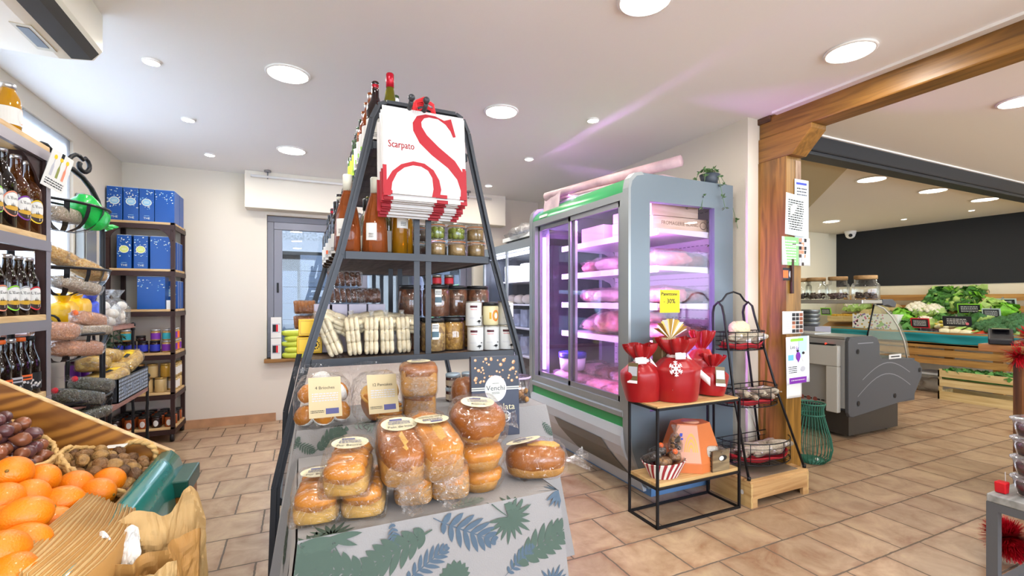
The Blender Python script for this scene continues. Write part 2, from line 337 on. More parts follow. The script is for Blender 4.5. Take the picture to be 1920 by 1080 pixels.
def blind_cloth():
    m = bpy.data.materials.new('translucent_white_blind'); m.use_nodes = True; nt = m.node_tree; L = nt.links.new; nt.nodes.remove(nt.nodes['Principled BSDF'])
    a = nt.nodes.new('ShaderNodeBsdfTranslucent'); a.inputs[0].default_value = (.86, .9, .95, 1); d = nt.nodes.new('ShaderNodeBsdfDiffuse'); d.inputs[0].default_value = (.85, .88, .92, 1); x = nt.nodes.new('ShaderNodeMixShader'); x.inputs[0].default_value = .3
    L(a.outputs[0], x.inputs[1]); L(d.outputs[0], x.inputs[2]); L(x.outputs[0], nt.nodes['Material Output'].inputs[0]); return m
w = bpy.data.objects.new('window_2', None); COL.objects.link(w); struct(w)
f = MB(); X = XL - .09
for y0, y1 in ((wy0, wy0 + .06), (wy1 - .06, wy1), ((wy0 + wy1) / 2 - .04, (wy0 + wy1) / 2 + .04)): f.bx(X, X + .06, y0, y1, wz0, wz1, WHITE)
for z0, z1 in ((wz0, wz0 + .06), (wz1 - .06, wz1)): f.bx(X, X + .06, wy0, wy1, z0, z1, WHITE)
struct(f.build('window_frame', w)); f = MB(); f.bx(XL - .02, XL - .017, wy0, wy1, wz0, wz1, blind_cloth()); struct(f.build('window_blind', w))
for nm, loc, rot, sx, sy in (('daylight_portal_street', (.7, -3.45, 1.3), (90, 0, 0), 3.8, 2.0), ('daylight_portal_street_right', (6, -3.45, 1.3), (90, 0, 0), 5.6, 2.0), ('daylight_portal_back', (.78, YB + .2, 1.33), (90, 0, 0), 2.1, 1.4), ('daylight_portal_left', (XL - .2, 3.1, 1.65), (90, 0, 90), 2.2, 1.3)):
    li = bpy.data.lights.new(nm, 'AREA'); li.shape = 'RECTANGLE'; li.size = sx; li.size_y = sy; li.cycles.is_portal = True
    lo = bpy.data.objects.new(nm, li); COL.objects.link(lo); lo.location = loc; lo.rotation_euler = tuple(math.radians(q) for q in ((-90, 0, 0) if 'back' in nm else (90, 0, 0) if 'street' in nm else (0, -90, 0)))
    if 'left' in nm: li.size, li.size_y = sy, sx
# yard outside the back window
def yard():
    CONC = pm('yard_concrete', '2a2c30', .8, var=.15, vs=3); BRK = pm('far_wall_render', '20242b', .8, var=.2, vs=4)
    struct(MB().bx(-14, 16, 5.6, 24, -.1, -.06, CONC).build('ground_yard'))
    g = thing('storage_shed', 'grey flat roofed shed seen through the back window', 'shed', (0, 11.5, -.06))
    s = MB(); s.bx(-6, 6, 0, 1.5, 2.35, 2.6, pm('shed_fascia', '66666c', .6)); s.build('fascia', g)
    s = MB(); s.bx(-6, 6, .5, 3, 2.6, 3.6, pm('gravel_roof', '66666a', .9, var=.5, vs=22)); s.build('roof', g)
    s = MB(); s.bx(-6, 6, 1.0, 3, 0, 2.35, BRK); s.build('wall', g)
    CR = pm('blue_grey_crate_plastic', '343c4c', .6, var=.12, vs=9); DK = pm('crate_slot', '3c424e', .7)
    k = MB(); k.bx(-.3, .3, -.2, .2, 0, .29, CR)
    for z in (.08, .2):
        k.bx(-.22, -.06, -.205, -.2, z, z + .03, DK); k.bx(.06, .22, -.205, -.2, z, z + .03, DK)
    n = 0; base = None
    for col, (x, y) in enumerate(((-.35, 9.6), (.3, 9.6), (.95, 9.7), (2.6, 9.7), (3.3, 9.7))):
        for q in range(6 + col % 2):
            loc = (x, y, -.06 + q * .3); nth = ('lowest', 'second', 'third', 'fourth', 'fifth', 'sixth', 'seventh')[q]
            st = ('first', 'second', 'third', 'fourth', 'fifth')[col]
            lb = f'blue grey plastic crate outside the back window, {nth} in the {st} stack from the left'
            if base is None: base = tag(k.build('stacked_crate', None, loc), lb, 'crate', 'crates stacked in the yard')
            else: dup(base, loc, 0, lb)
    LEAF = pm('hedge_leaf', '2c4f28', .6, var=.45, vs=5, bump=.5, bs=20)
    for i, (x, y, z, r) in enumerate(((2.6, 8.0, .8, .5), (3.9, 8.0, .85, .5), (5.2, 8.1, .9, .52))):
        h = MB(); h.tube([(0, 0, -z - .06), (0, 0, 0)], .03, LEAF)
        for q in range(420):
            a = RND.uniform(0, 6.28); t = math.acos(RND.uniform(-1, 1)); d = Vector((math.sin(t) * math.cos(a), math.sin(t) * math.sin(a), math.cos(t) * 1.3)) * r * RND.uniform(.75, 1.05)
            s_ = RND.uniform(.03, .06)
            h.add([(-s_, 0, 0), (0, s_ * .4, 0), (s_, 0, .01), (0, -s_ * .4, 0)], [(0, 1, 2, 3)], LEAF, TR(d.x, d.y, d.z, RND.uniform(0, 360), RND.uniform(0, 360), 0, 2))
        h.ball((0, 0, 0), (r * .8, r * .8, r * 1.05), LEAF, 12, 8, nz=.2)
        t = tag(h.build('hedge_shrub', None, (x, y, z)), ('leafy green shrub outside the window, nearest the sash bar', 'leafy green shrub outside the window, middle one', 'leafy green shrub outside the window, furthest right')[i], 'shrub', 'shrubs outside the window')
    c = thing('parked_car', 'pale blue car parked outside, seen at the left of the back window', 'car', (-1.7, 7.3, -.06), 92)
    PAINT = pm('pale_blue_car_paint', '9db6d6', .25, .3, coat=.5); GLS = pm('car_glass', '2b3440', .1)
    b = MB(); b.prism([(-1.9, .3), (-1.9, .75), (-1.2, .9), (-.7, 1.4), (.6, 1.45), (1.4, .95), (1.9, .85), (1.95, .3)], -.8, .8, PAINT); b.build('body', c, bev=.06)
    b = MB(); b.prism([(-1.05, .95), (-.65, 1.34), (.55, 1.38), (1.2, .97)], -.81, .81, GLS); b.build('windows', c)
    for x in (-1.2, 1.25):
        for y in (-.75, .75): MB().lathe([(.0, -.1), (.3, -.1), (.31, 0), (.3, .1), (0, .1)], BLACKM, 16, TR(x, y, .3, 90)).build('wheel', c)
yard()
# oak frame of the wide opening
b = thing('oak_post', 'honey coloured oak post at the wide opening with papers pinned to it', 'post', (2.82, 1.95, 0))
m = MB(); m.bx(0, .145, 0, .2, 0, 2.12, OAKV); m.bx(.085, .14, -.004, .0, 1.62, 2.1, wood('bare_grey_oak', '6e4a30', 'a98b70', 2, 9)); m.build('post_timber', b, bev=.006)
m = MB(); m.bx(.03, .05, -.02, 0, 1.24, 1.46, pm('dark_brown_bar', '3a2214', .5)); m.build('key_bar', b, bev=.003)
b = tag(MB().prism([(0, 0), (.235, 0), (.36, .13), (.36, .16), (0, .16)], -.072, .072, OAK, TR(0, 0, 0, 0, 0, -90)).build('oak_corbel', None, (2.893, 2.15, 2.12), bev=.006), 'shaped oak bracket between the post head and the ceiling beam', 'bracket')
m = MB(); m.bx(2.83, 2.98, -2.5, 2.15, 2.28, H1, OAK); b = tag(m.build('oak_beam', bev=.01), 'long honey coloured oak beam under the ceiling edge', 'beam')
m = MB(); m.bx(2.78, 2.84, -2.5, 2.02, H1 - .014, H1 + .02, WHITE); struct(m.build('trim_3'))
m = MB(); m.bx(2.815, 2.86, 2.06, 2.16, 2.38, H1, wood('dark_oak_block', '3a2214', '6b4630', 1, 8)); b = tag(m.build('wood_block', bev=.004), 'small dark wooden block at the end of the oak beam', 'block')
b = thing('sliding_gate_rail', 'dark grey overhead rail crossing the opening to the vegetable room', 'rail', (0, 0, 0))
m = MB(); m.bx(2.97, 9.3, 2.16, 2.28, 2.265, H1, pm('rail_graphite', '34363a', .5, .3)); m.build('rail_box', b, bev=.006)
m = MB(); m.bx(2.97, 9.3, 2.15, 2.16, 2.29, 2.30, BLACKM); m.build('slot', b); m = MB(); m.bx(2.97, 9.3, 2.145, 2.16, H1 - .012, H1, WHITE); m.build('trim_strip', b)
# downlights
LAMPW = pm('lamp_diffuser', 'fffaf2', .4, emit=6); RIM = pm('downlight_rim', 'f4f2ee', .35)
def downlight(x, y, r, z, label, power, warm, group):
    t = thing('downlight' if r > .06 else 'spotlight', label, 'ceiling light', (x, y, z), 0, group)
    MB().lathe([(r, 0), (r * 1.12, -.004), (r * 1.12, -.008), (r, -.012), (r * .96, -.006)], RIM, 32, caps=False).build('rim', t)
    MB().lathe([(r * .98, -.005), (r * .98, -.003)], LAMPW, 32).build('diffuser', t)
    li = bpy.data.lights.new('lamp_light', 'AREA'); li.shape = 'DISK'; li.size = r * 1.9; li.energy = power
    li.color = (1, .9, .76) if warm else (1, .93, .82) if x > 2.9 else (1, .98, .94)
    lo = bpy.data.objects.new('lamp_light', li); COL.objects.link(lo); lo.parent = t; lo.location = (0, 0, -.007)
G1, G2, G3 = 'round LED downlights in the shop ceiling', 'small warm spots in the shop ceiling', 'ceiling lights of the vegetable room'
for x, y, lb in ((-.06, 2.762, 'large round downlight, left one above the bottle rack'), (2.448, 1.366, 'large round downlight beside the oak beam'), (1.181, 2.742, 'large round downlight to the right of the carrier bags'),
                 (-.063, 4.165, 'large round downlight near the back window'), (1.27, 1.475, 'large round downlight cut by the top edge of the picture'), (1.27, 4.1, 'large round downlight hidden behind the bottle rack'),
                 (-.06, 1.35, 'large round downlight above the bread table'), (-.06, -.1, 'large round downlight above the viewer'), (1.27, .1, 'large round downlight behind the viewer, middle row'), (2.4, 0, 'large round downlight behind the viewer, beam row'),
                 (-.06, -1.6, 'large round downlight far behind the viewer'), (1.27, -1.6, 'large round downlight far behind the viewer, middle row')):
    downlight(x, y, .1, H1, lb, LP, 0, G1)
for x, y, lb in ((-.691, 2.911, 'small warm spot nearest the air conditioner'), (-.687, 3.743, 'small warm spot, middle of the left row'), (-.69, 4.574, 'small warm spot, last of the left row'),
                 (1.801, 2.613, 'small warm spot above the meat fridge'), (1.795, 3.563, 'small warm spot beyond the meat fridge'), (1.82, 4.571, 'small warm spot by the back curtain rail')):
    downlight(x, y, .036, H1, lb, LP * .35, 1, G2)
for x, y, r, z, lb in ((4.85, 2.52, .11, H2, 'round downlight just past the dark rail, nearest the oak post'), (5.93, 2.52, .11, H2, 'round downlight past the dark rail, middle of three'), (6.98, 2.5, .11, H2, 'round downlight past the dark rail, right one'),
                       (6.93, 4.12, .1, H2, 'round downlight in the far corner by the camera dome'), (4.01, 1.27, .1, H1, 'round downlight in front of the dark rail'), (5.6, .6, .1, H1, 'round downlight right of the picture'), (5.6, -1, .1, H1, 'round downlight far right of the picture')):
    downlight(x, y, r, z, lb, LP * .75, 0, G3)
for x, y, lb in ((7.66, 3.58, 'tiny spot nearest the camera dome'), (7.67, 2.87, 'tiny spot in the middle above the vegetables'), (7.6, 2.2, 'tiny spot above the right end of the vegetables')): downlight(x, y, .03, H2, lb, LP * .25, 1, G3)

# ================================================================ left side: beer shelf, wire rack, pasta etagere, tea shelf, produce stand
ORD = ['first', 'second', 'third', 'fourth', 'fifth', 'sixth', 'seventh', 'eighth', 'ninth', 'tenth', 'eleventh', 'twelfth', 'thirteenth', 'fourteenth', 'fifteenth', 'sixteenth', 'seventeenth', 'eighteenth', 'nineteenth', 'twentieth']
BROWNM = pm('dark_brown_steel', '3a2522', .5, .3); EDGEM = pm('pale_steel_edge', '8d868c', .4, .5)  # EDGEM: paler steel tone on the front edges
PINE = wood('pale_pine_board', 'b48a58', 'e2c48e', 1, 9, .55); PINEX = wood('pale_pine_board_across', 'b48a58', 'e2c48e', 0, 9, .55)
BEERG = pm('dark_beer_glass', '140a06', .06, coat=.4); BROWNG = pm('brown_beer_glass', '4a2408', .06, trans=.25, coat=.4)
PAPER = pm('white_paper', 'dedcd6', .6); INK = pm('black_ink', '1b1b1d', .6); SILV = pm('silver_cap', 'c9c9cc', .3, .8)
FILM = film('clear_film', streak=.5); FILMS = film('thin_clear_bag', 'fbfbfb', .05, .6, .07, 1.2, 30, .55)
def color(n, h, r=.5, **k): return pm(n, h, r, **k)
YEL = color('yellow_print', 'f0c61c'); RED = color('red_print', 'cf2230'); PURP = color('purple_print', '7a2e9e'); GRN = color('lime_print', '8fd83a'); ORA = color('orange_print', 'ee6a2a'); SAL = color('salmon_print', 'e08a6a'); GREY = color('grey_print', 'b9b9bf')
FIELD = color('ochre_field_print', 'c79a2a'); DKB = color('dark_brown_print', '33231c'); BLUE = color('blue_print', '2b3fb0')
def bottle(name, prof, glass, label_mb, lr, cap_r, cap_z0, cap_z1, capm, seg=16):
    """returns (body MB, label MB, cap MB)"""
    b = MB().lathe(prof, glass, seg); l = MB()
    if label_mb: l.bend(label_mb, lr + .0012)
    c = MB().lathe([(cap_r, cap_z0), (cap_r, cap_z1 - .002), (cap_r * .9, cap_z1)], capm, seg)
    return b, l, c
def oval_label(h, ring):
    f = MB(); f.oval(0, h, .034, .047, ring, 14, .0002); f.oval(.001, h, .030, .043, DKB, 14, .0004); f.oval(.001, h + .011, .0285, .030, PAPER, 14, .0006)
    f.oval(.001, h - .016, .026, .009, FIELD, 10, .0008); f.text("L'Eure", .015, INK, TR(0, h + .020, .001))
    for x, t in ((-.006, .012), (-.001, .016), (.004, .010)): f.flat([(x - .002, h - .010), (x + .002, h - .010), (x, h - .01 + t)], INK, TR(0, 0, .001))
    f.rect(.004, .022, h - .034, h - .030, PAPER, z=.001); f.rect(.004, .022, h - .028, h - .025, PAPER, z=.001); return f
P75 = [(.030, 0), (.0395, .004), (.0395, .165), (.037, .182), (.028, .2), (.0175, .215), (.0155, .24), (.0145, .275), (.0155, .277), (.0155, .285), (.013, .287)]
P33 = [(.024, 0), (.0305, .004), (.0305, .125), (.029, .138), (.022, .158), (.0155, .18), (.0132, .205), (.0135, .222), (.012, .224)]
def beer(kind, ring, capm, loc, rz, label, group, glass=BEERG):
    t = thing('beer_bottle', label, 'bottle', loc, rz, group)
    if kind == 75: b, l, c = bottle('b', P75, glass, oval_label(.088, ring), .0395, .0165, .277, .292, capm)
    else: b, l, c = bottle('b', P33, glass, oval_label(.066, ring), .0305, .0148, .214, .229, capm)
    b.build('glass_body', t); l.build('paper_label', t); c.build('crown_cap', t); return t
def beer_shelf():
    t = thing('beer_shelf', 'dark steel and pine shelf unit full of beer bottles on the left wall', 'shelf', (-1.42, 1.5, 0))
    Wd = .47; Ln = 1.06
    for x in (0, Wd - .035):
        for y in (0, Ln - .035):
            m = MB(); m.bx(x, x + .035, y, y + .035, 0, 1.80, BROWNM)
            if x > .1: m.bx(x + .033, x + .037, y, y + .035, 0, 1.80, EDGEM)
            m.build('upright', t)
    for z in (1.81, 1.44, 1.115, .80, .35):
        m = MB(); m.bx(0, Wd, .0, Ln - .002, z, z + .025, PINE); m.build('shelf_board', t, bev=.003)
        m = MB(); m.bx(Wd - .012, Wd + .004, .0, Ln, z - .04, z + .002, EDGEM); m.bx(0, Wd, Ln - .012, Ln + .002, z - .04, z + .002, BROWNM); m.build('edge_rail', t)
    m = MB()
    for k in range(8):      # arched gusset in the top corner of the end frame
        a0, a1 = math.radians(90 * k / 8), math.radians(90 * (k + 1) / 8); R_ = .2
        p = lambda a: (Wd - .03 - R_ + R_ * math.cos(a) * 1, 1.77 - R_ + R_ * math.sin(a))
        q0, q1 = p(a0), p(a1); m.prism([q0, (Wd - .03, q0[1]), (Wd - .03, q1[1]), q1], Ln - .02, Ln - .012, BROWNM)
        m.prism([(Ln - .03 - R_ + R_ * math.cos(a0), q0[1]), (Ln - .03, q0[1]), (Ln - .03, q1[1]), (Ln - .03 - R_ + R_ * math.cos(a1), q1[1])], -.008, 0, BROWNM, TR(Wd - .02, 0, 0, 0, 0, 90))
    m.build('corner_gusset', t)
    G = 'large beer bottles on the second shelf'
    for i, (y, ring, cm) in enumerate(((2.505, YEL, SILV), (2.412, PURP, SILV), (2.318, SAL, SILV), (2.225, GRN, SILV))):
        beer(75, ring, cm, (-.995, y, 1.465), 62 + i * 4, ('large brown beer bottle with yellow ringed label beside the upright', 'large beer bottle with purple ringed label', 'large dark beer bottle with salmon label at the picture edge', 'large dark beer bottle with lime label outside the picture')[i], G, BROWNG if i < 2 else BEERG)
    G = 'middle shelf beer bottles'
    for i, (y, ring) in enumerate(((2.482, RED), (2.405, GREY), (2.33, GRN), (2.25, SAL), (2.17, PURP))):
        beer(33, ring, SILV, (-.985, y, 1.14), 66, f'small beer bottle with {("red", "grey", "lime", "salmon", "purple")[i]} ringed label on the middle shelf', G)
    G = 'bottom shelf beer bottles'
    def flag_label(c1):
        f = MB(); f.rect(-.03, .03, .02, .085, INK, n=8, z=.0002); f.rect(-.03, .03, .065, .085, c1, n=8, z=.0004)
        for i in range(7): f.oval(RND.uniform(-.024, .024), RND.uniform(.03, .06), .005, .005, PAPER if i % 3 else GREY, 6, .0006)
        f.add([(-.03, .02, .0007), (.0, .02, .0007), (.03, .045, .0007), (.03, .02, .0007)], [(0, 1, 2, 3)], PAPER); f.rect(-.018, .012, .071, .077, INK, n=3, z=.0008); return f
    for i, (x, y, c1, cm, lb) in enumerate(((-.985, 2.49, INK, INK, 'small beer bottle with black label on the bottom shelf, next to the upright'), (-.985, 2.42, ORA, ORA, 'small beer bottle with orange label and orange cap, bottom shelf, right one'), (-.985, 2.352, GREY, SILV, 'small beer bottle with pale label and silver cap on the bottom shelf'),
            (-.985, 2.285, ORA, ORA, 'small beer bottle with orange label and orange cap, bottom shelf, left one'), (-.985, 2.215, YEL, YEL, 'small beer bottle with yellow label and yellow cap on the bottom shelf'), (-1.06, 2.46, ORA, INK, 'back row beer bottle behind the black labelled one'), (-1.06, 2.39, YEL, SILV, 'back row beer bottle behind the right orange labelled one'))):
        tt = thing('beer_bottle', lb, 'bottle', (x, y, .825), 66, G); b, l, c = bottle('b', P33, BEERG, flag_label(c1), .0305, .0148, .214, .229, cm)
        b.build('glass_body', tt); l.build('paper_label', tt); c.build('crown_cap', tt)
    tt = thing('juice_bottle', 'bottle of amber fruit juice with silver lid on the top shelf', 'bottle', (-1.0, 2.37, 1.835), 60)
    MB().lathe([(.03, 0), (.037, .005), (.037, .10), (.034, .125), (.022, .15), (.021, .16)], pm('amber_juice', 'c58a12', .08, trans=.2, coat=.5), 18).build('juice_glass', tt)
    f = MB(); f.rect(-.05, .05, .02, .085, PAPER, n=12); f.oval(.02, .055, .016, .028, SAL, 10, .0005); f.oval(.017, .055, .014, .026, PAPER, 10, .0008); MB().bend(f, .0385).build('paper_label', tt)
    MB().lathe([(.023, .158), (.023, .176), (.02, .178)], SILV, 16).build('lid', tt)
    # flyer clipped to the shelf end
    p = thing('price_flyer', 'white flyer with three drawn bottles clipped to the beer shelf end', 'flyer', atX(108, 322, -.92), 74, rx=8, ry=12)
    m = MB(); m.bx(-.055, .055, -.001, .001, -.08, .08, PAPER); m.build('sheet', p)
    m = MB(TR(0, -.0015, 0, 90))
    for i, x in enumerate((-.03, 0, .03)):
        m.flat([(x - .006, -.03), (x + .006, -.03), (x + .006, .01), (x + .002, .025), (x + .002, .045), (x - .002, .045), (x - .002, .025), (x - .006, .01)], (GREY, color('olive_print', '8b8f4a'), SAL)[i]); m.oval(x, .052, .008, .01, YEL, 8)
    m.line_text(.09, .03, 3, INK, TR(0, -.055, 0)); m.build('print', p)
    MB().box((0, .003, .07), (.012, .012, .02), BLACKM).build('clip', p)
beer_shelf()

# ---------------- filled transparent bags
def grain(name, c1, c2, sc=120, rough=.6):
    if name in MATS: return MATS[name]
    m = bpy.data.materials.new(name); m.use_nodes = True; nt = m.node_tree; b = nt.nodes['Principled BSDF']; L = nt.links.new
    tc = nt.nodes.new('ShaderNodeTexCoord'); v = nt.nodes.new('ShaderNodeTexVoronoi'); v.inputs['Scale'].default_value = sc
    r = nt.nodes.new('ShaderNodeValToRGB'); r.color_ramp.elements[0].color = (*lin(c1), 1); r.color_ramp.elements[1].color = (*lin(c2), 1)
    L(tc.outputs['Object'], v.inputs['Vector']); L(v.outputs['Color'], r.inputs[0]); L(r.outputs[0], b.inputs['Base Color'])
    bn = nt.nodes.new('ShaderNodeBump'); bn.inputs['Strength'].default_value = .8; bn.inputs['Distance'].default_value = .004; bn.invert = True
    L(v.outputs['Distance'], bn.inputs['Height']); L(bn.outputs[0], b.inputs['Normal']); b.inputs['Roughness'].default_value = rough
    MATS[name] = m; return m
def food_bag(name, label, cat, loc, rz, size, fill, group=None, rx=0, ry=0, tuft=True, tie=None, lab=None, seed=0, filmm=None):
    """bag lying along local x: filling, clear film, gathered end, paper label on its upper side"""
    L_, w, h = size; t = thing(name, label, cat, loc, rz, group, rx, ry)
    MB().ball((0, 0, 0), (L_ / 2, w / 2, h / 2), fill, 16, 10, nz=.09, ns=2.2, seed=seed, p=.52).build('filling', t)
    m = MB().ball((0, 0, 0), (L_ / 2 * 1.06, w / 2 * 1.06, h / 2 * 1.06), filmm or FILMS, 18, 10, nz=.14, ns=4.5, seed=seed + .4, p=.52)
    if tuft:
        x0 = -L_ / 2 * .98
        m.sheet(lambda u, v: (x0 - v * L_ * .3 + .01 * math.sin(9 * u), math.cos(2 * math.pi * u) * (w * .22 * (1 - 1.6 * v * (1 - v) * 1.9) + .15 * w * v * v) * (1 + .4 * math.sin(10 * u * 3.14)), math.sin(2 * math.pi * u) * h * (.2 - .1 * math.sin(3.14 * v)) + .3 * h * v), 18, 6, filmm or FILMS, wrap=True)
    m.build('film_wrapper', t)
    if tie: MB().lathe([(.012, -.006), (.015, 0), (.012, .006)], tie, 10, TR(-L_ / 2 * 1.1, 0, .02, 0, 90)).build('tie', t)
    if lab:
        m = MB(TR(L_ * .12, 0, 0)); a, b = L_ * .26, w * .3
        m.sheet(lambda u, v: (-a + 2 * a * u, -b + 2 * b * v, h / 2 * (1.12 - .25 * (2 * v - 1) ** 2 - .12 * (2 * u - 1) ** 2)), 6, 6, lab[0])
        m.sheet(lambda u, v: (-a * .8 + 1.0 * a * u, -b * .7 + .5 * b * v, h / 2 * (1.14 - .25 * (2 * (.15 + .25 * v) - 1) ** 2 - .1 * (1.6 * u - .8) ** 2)), 4, 3, lab[1]); m.build('paper_label', t)
    return t
def wire_rack():
    A = Vector((-.95, 3.12, 0)); B = Vector((-1.13, 2.70, 0)); C = (A + B) / 2; ux = (A - B).normalized(); nrm = Vector((.92, -.39, 0)).normalized(); hw = (A - B).length / 2
    t = thing('wire_basket_rack', 'black iron rack with scroll top and four half round strap baskets', 'rack', C)
    P = lambda a, n, z: ux * a + nrm * n + Vector((0, 0, z))
    m = MB(); arc = [P(hw, 0, .02)] + [P(hw, 0, z) for z in (.6, 1.2, 1.58)] + [P(hw * math.cos(q), 0, 1.58 + .27 * math.sin(q)) for q in [math.radians(15 * k) for k in range(1, 12)]] + [P(-hw, 0, z) for z in (1.58, 1.0, .02)]
    m.tube(arc, .013, BLACKM, 8); m.build('arched_frame', t)
    m = MB()
    for sgn in (-1, 1):
        pts = [P(sgn * (.015 + .02 * k), 0, 1.85 + .07 * math.sin(k * .45)) for k in range(6)]
        x0, z0 = .115 * sgn, 1.895
        pts += [P(x0 + sgn * .045 * math.sin(q) * (1 - q / 9), 0, z0 - .02 + .045 * math.cos(q) * (1 - q / 9)) for q in [.3 + .45 * k for k in range(12)]]
        m.tube(pts, [.010] * 10 + [.011] * (len(pts) - 10), BLACKM, 8)
    m.ball(P(0, 0, 1.86), .018, BLACKM, 10, 6); m.build('scroll_finial', t)
    for k, z in enumerate((1.656, 1.349, 1.034, .718)):
        m = MB(); R_ = .13
        rim = [P(hw * math.cos(q), R_ * math.sin(q), z) for q in [math.pi * i / 14 for i in range(15)]]
        m.tube(rim, .007, BLACKM, 6); m.tube([P(hw, 0, z), P(-hw, 0, z)], .006, BLACKM, 6)
        m.ball(P(hw, .01, z), .016, BLACKM, 10, 6)
        for i in range(1, 14, 2):       # curved straps
            q = math.pi * i / 14; e = Vector((hw * math.cos(q), R_ * math.sin(q)))
            pts = [P(e.x * f_, e.y * f_, z - .13 * (1 - f_ ** 3) ** .6) for f_ in (1, .97, .9, .78, .6, .3, .05)]
            for a_, b_ in zip(pts, pts[1:]):
                s_ = (ux * -math.sin(q) + nrm * math.cos(q)) * .011; m.add([a_ - s_, a_ + s_, b_ + s_, b_ - s_], [(0, 1, 2, 3)], BLACKM)
        m.build('strap_basket', t)
    rzr = math.degrees(math.atan2(ux.y, ux.x))
    at = lambda a, n, z: C + ux * a + nrm * n + Vector((0, 0, z))
    g_ = 'bags of pulses and seeds in the wire baskets'
    BEI, GOLD, COR, BLK = grain('beige_lentils', 'a58f76', 'd8c6ae', 160), grain('golden_grains', 'c8842a', 'f0cf86', 120), grain('coral_lentils', 'c9825a', 'e8b08a', 170), grain('black_seeds', '1f2013', '6a6850', 200)
    GB = pm('green_plastic_bag', '22b84a', .25, trans=.15, bump=.6, bs=25)
    lab = (PAPER, INK)
    food_bag('pulse_bag', 'green plastic bag with beige lentils in the top wire basket', 'bag', at(.08, .06, 1.63), rzr + 180, (.17, .09, .11), GB, g_, ry=-38, seed=1, filmm=GB, tie=ORA)
    food_bag('pulse_bag', 'clear bag of beige lentils in the top wire basket', 'bag', at(-.06, .06, 1.595), rzr + 15, (.19, .09, .07), BEI, g_, seed=2)
    food_bag('pulse_bag', 'bag of golden grains lying on top in the second wire basket', 'bag', at(.06, .07, 1.345), rzr + 8, (.2, .09, .065), GOLD, g_, ry=18, seed=3, lab=lab)
    food_bag('pulse_bag', 'bag of golden grains at the back of the second wire basket', 'bag', at(-.07, .05, 1.40), rzr - 5, (.18, .08, .065), GOLD, g_, ry=20, seed=4, lab=lab)
    food_bag('pulse_bag', 'bag of beige lentils at the bottom of the second wire basket', 'bag', at(.0, .07, 1.268), rzr, (.22, .10, .06), BEI, g_, ry=12, seed=5, lab=lab)
    food_bag('pulse_bag', 'bag of coral lentils standing highest in the third wire basket', 'bag', at(.07, .07, 1.10), rzr + 10, (.19, .08, .07), COR, g_, ry=10, seed=6, tie=ORA)
    food_bag('pulse_bag', 'bag of grey lentils with white label at the rim of the third wire basket', 'bag', at(.05, .09, 1.05), rzr, (.22, .07, .05), BEI, g_, ry=2, seed=7, tie=ORA, lab=lab)
    food_bag('pulse_bag', 'bag of coral lentils low down in the third wire basket', 'bag', at(-.02, .08, .97), rzr, (.26, .10, .075), COR, g_, ry=6, seed=8)
    food_bag('pulse_bag', 'large bag of coral lentils behind the bottom shelf beers', 'bag', at(-.17, .13, 1.06), rzr, (.19, .09, .08), COR, g_, ry=4, seed=9, tie=ORA)
    food_bag('pulse_bag', 'bag of black seeds in front in the lowest wire basket', 'bag', at(-.01, .09, .735), rzr - 4, (.22, .09, .07), BLK, g_, ry=16, seed=10, tie=RED)
    food_bag('pulse_bag', 'bag of black seeds at the back of the lowest wire basket', 'bag', at(.09, .07, .775), rzr + 6, (.22, .09, .07), BLK, g_, ry=14, seed=11, tie=RED)
    food_bag('pulse_bag', 'bag of black seeds at the bottom of the lowest wire basket', 'bag', at(.02, .1, .645), rzr, (.22, .10, .055), BLK, g_, seed=12)
wire_rack()
m = MB(); m.bx(-1.43, -1.385, 4.215, 4.44, 1.05, 1.95, pm('brushed_grey_panel', '8c8b86', .3, .6)); m.bx(-1.385, -1.38, 4.24, 4.415, 1.08, 1.92, pm('grey_panel_door', '9a9994', .35, .5)); b = tag(m.build('wall_panel_box', bev=.004), 'tall grey metal box on the left wall beside the window', 'box')

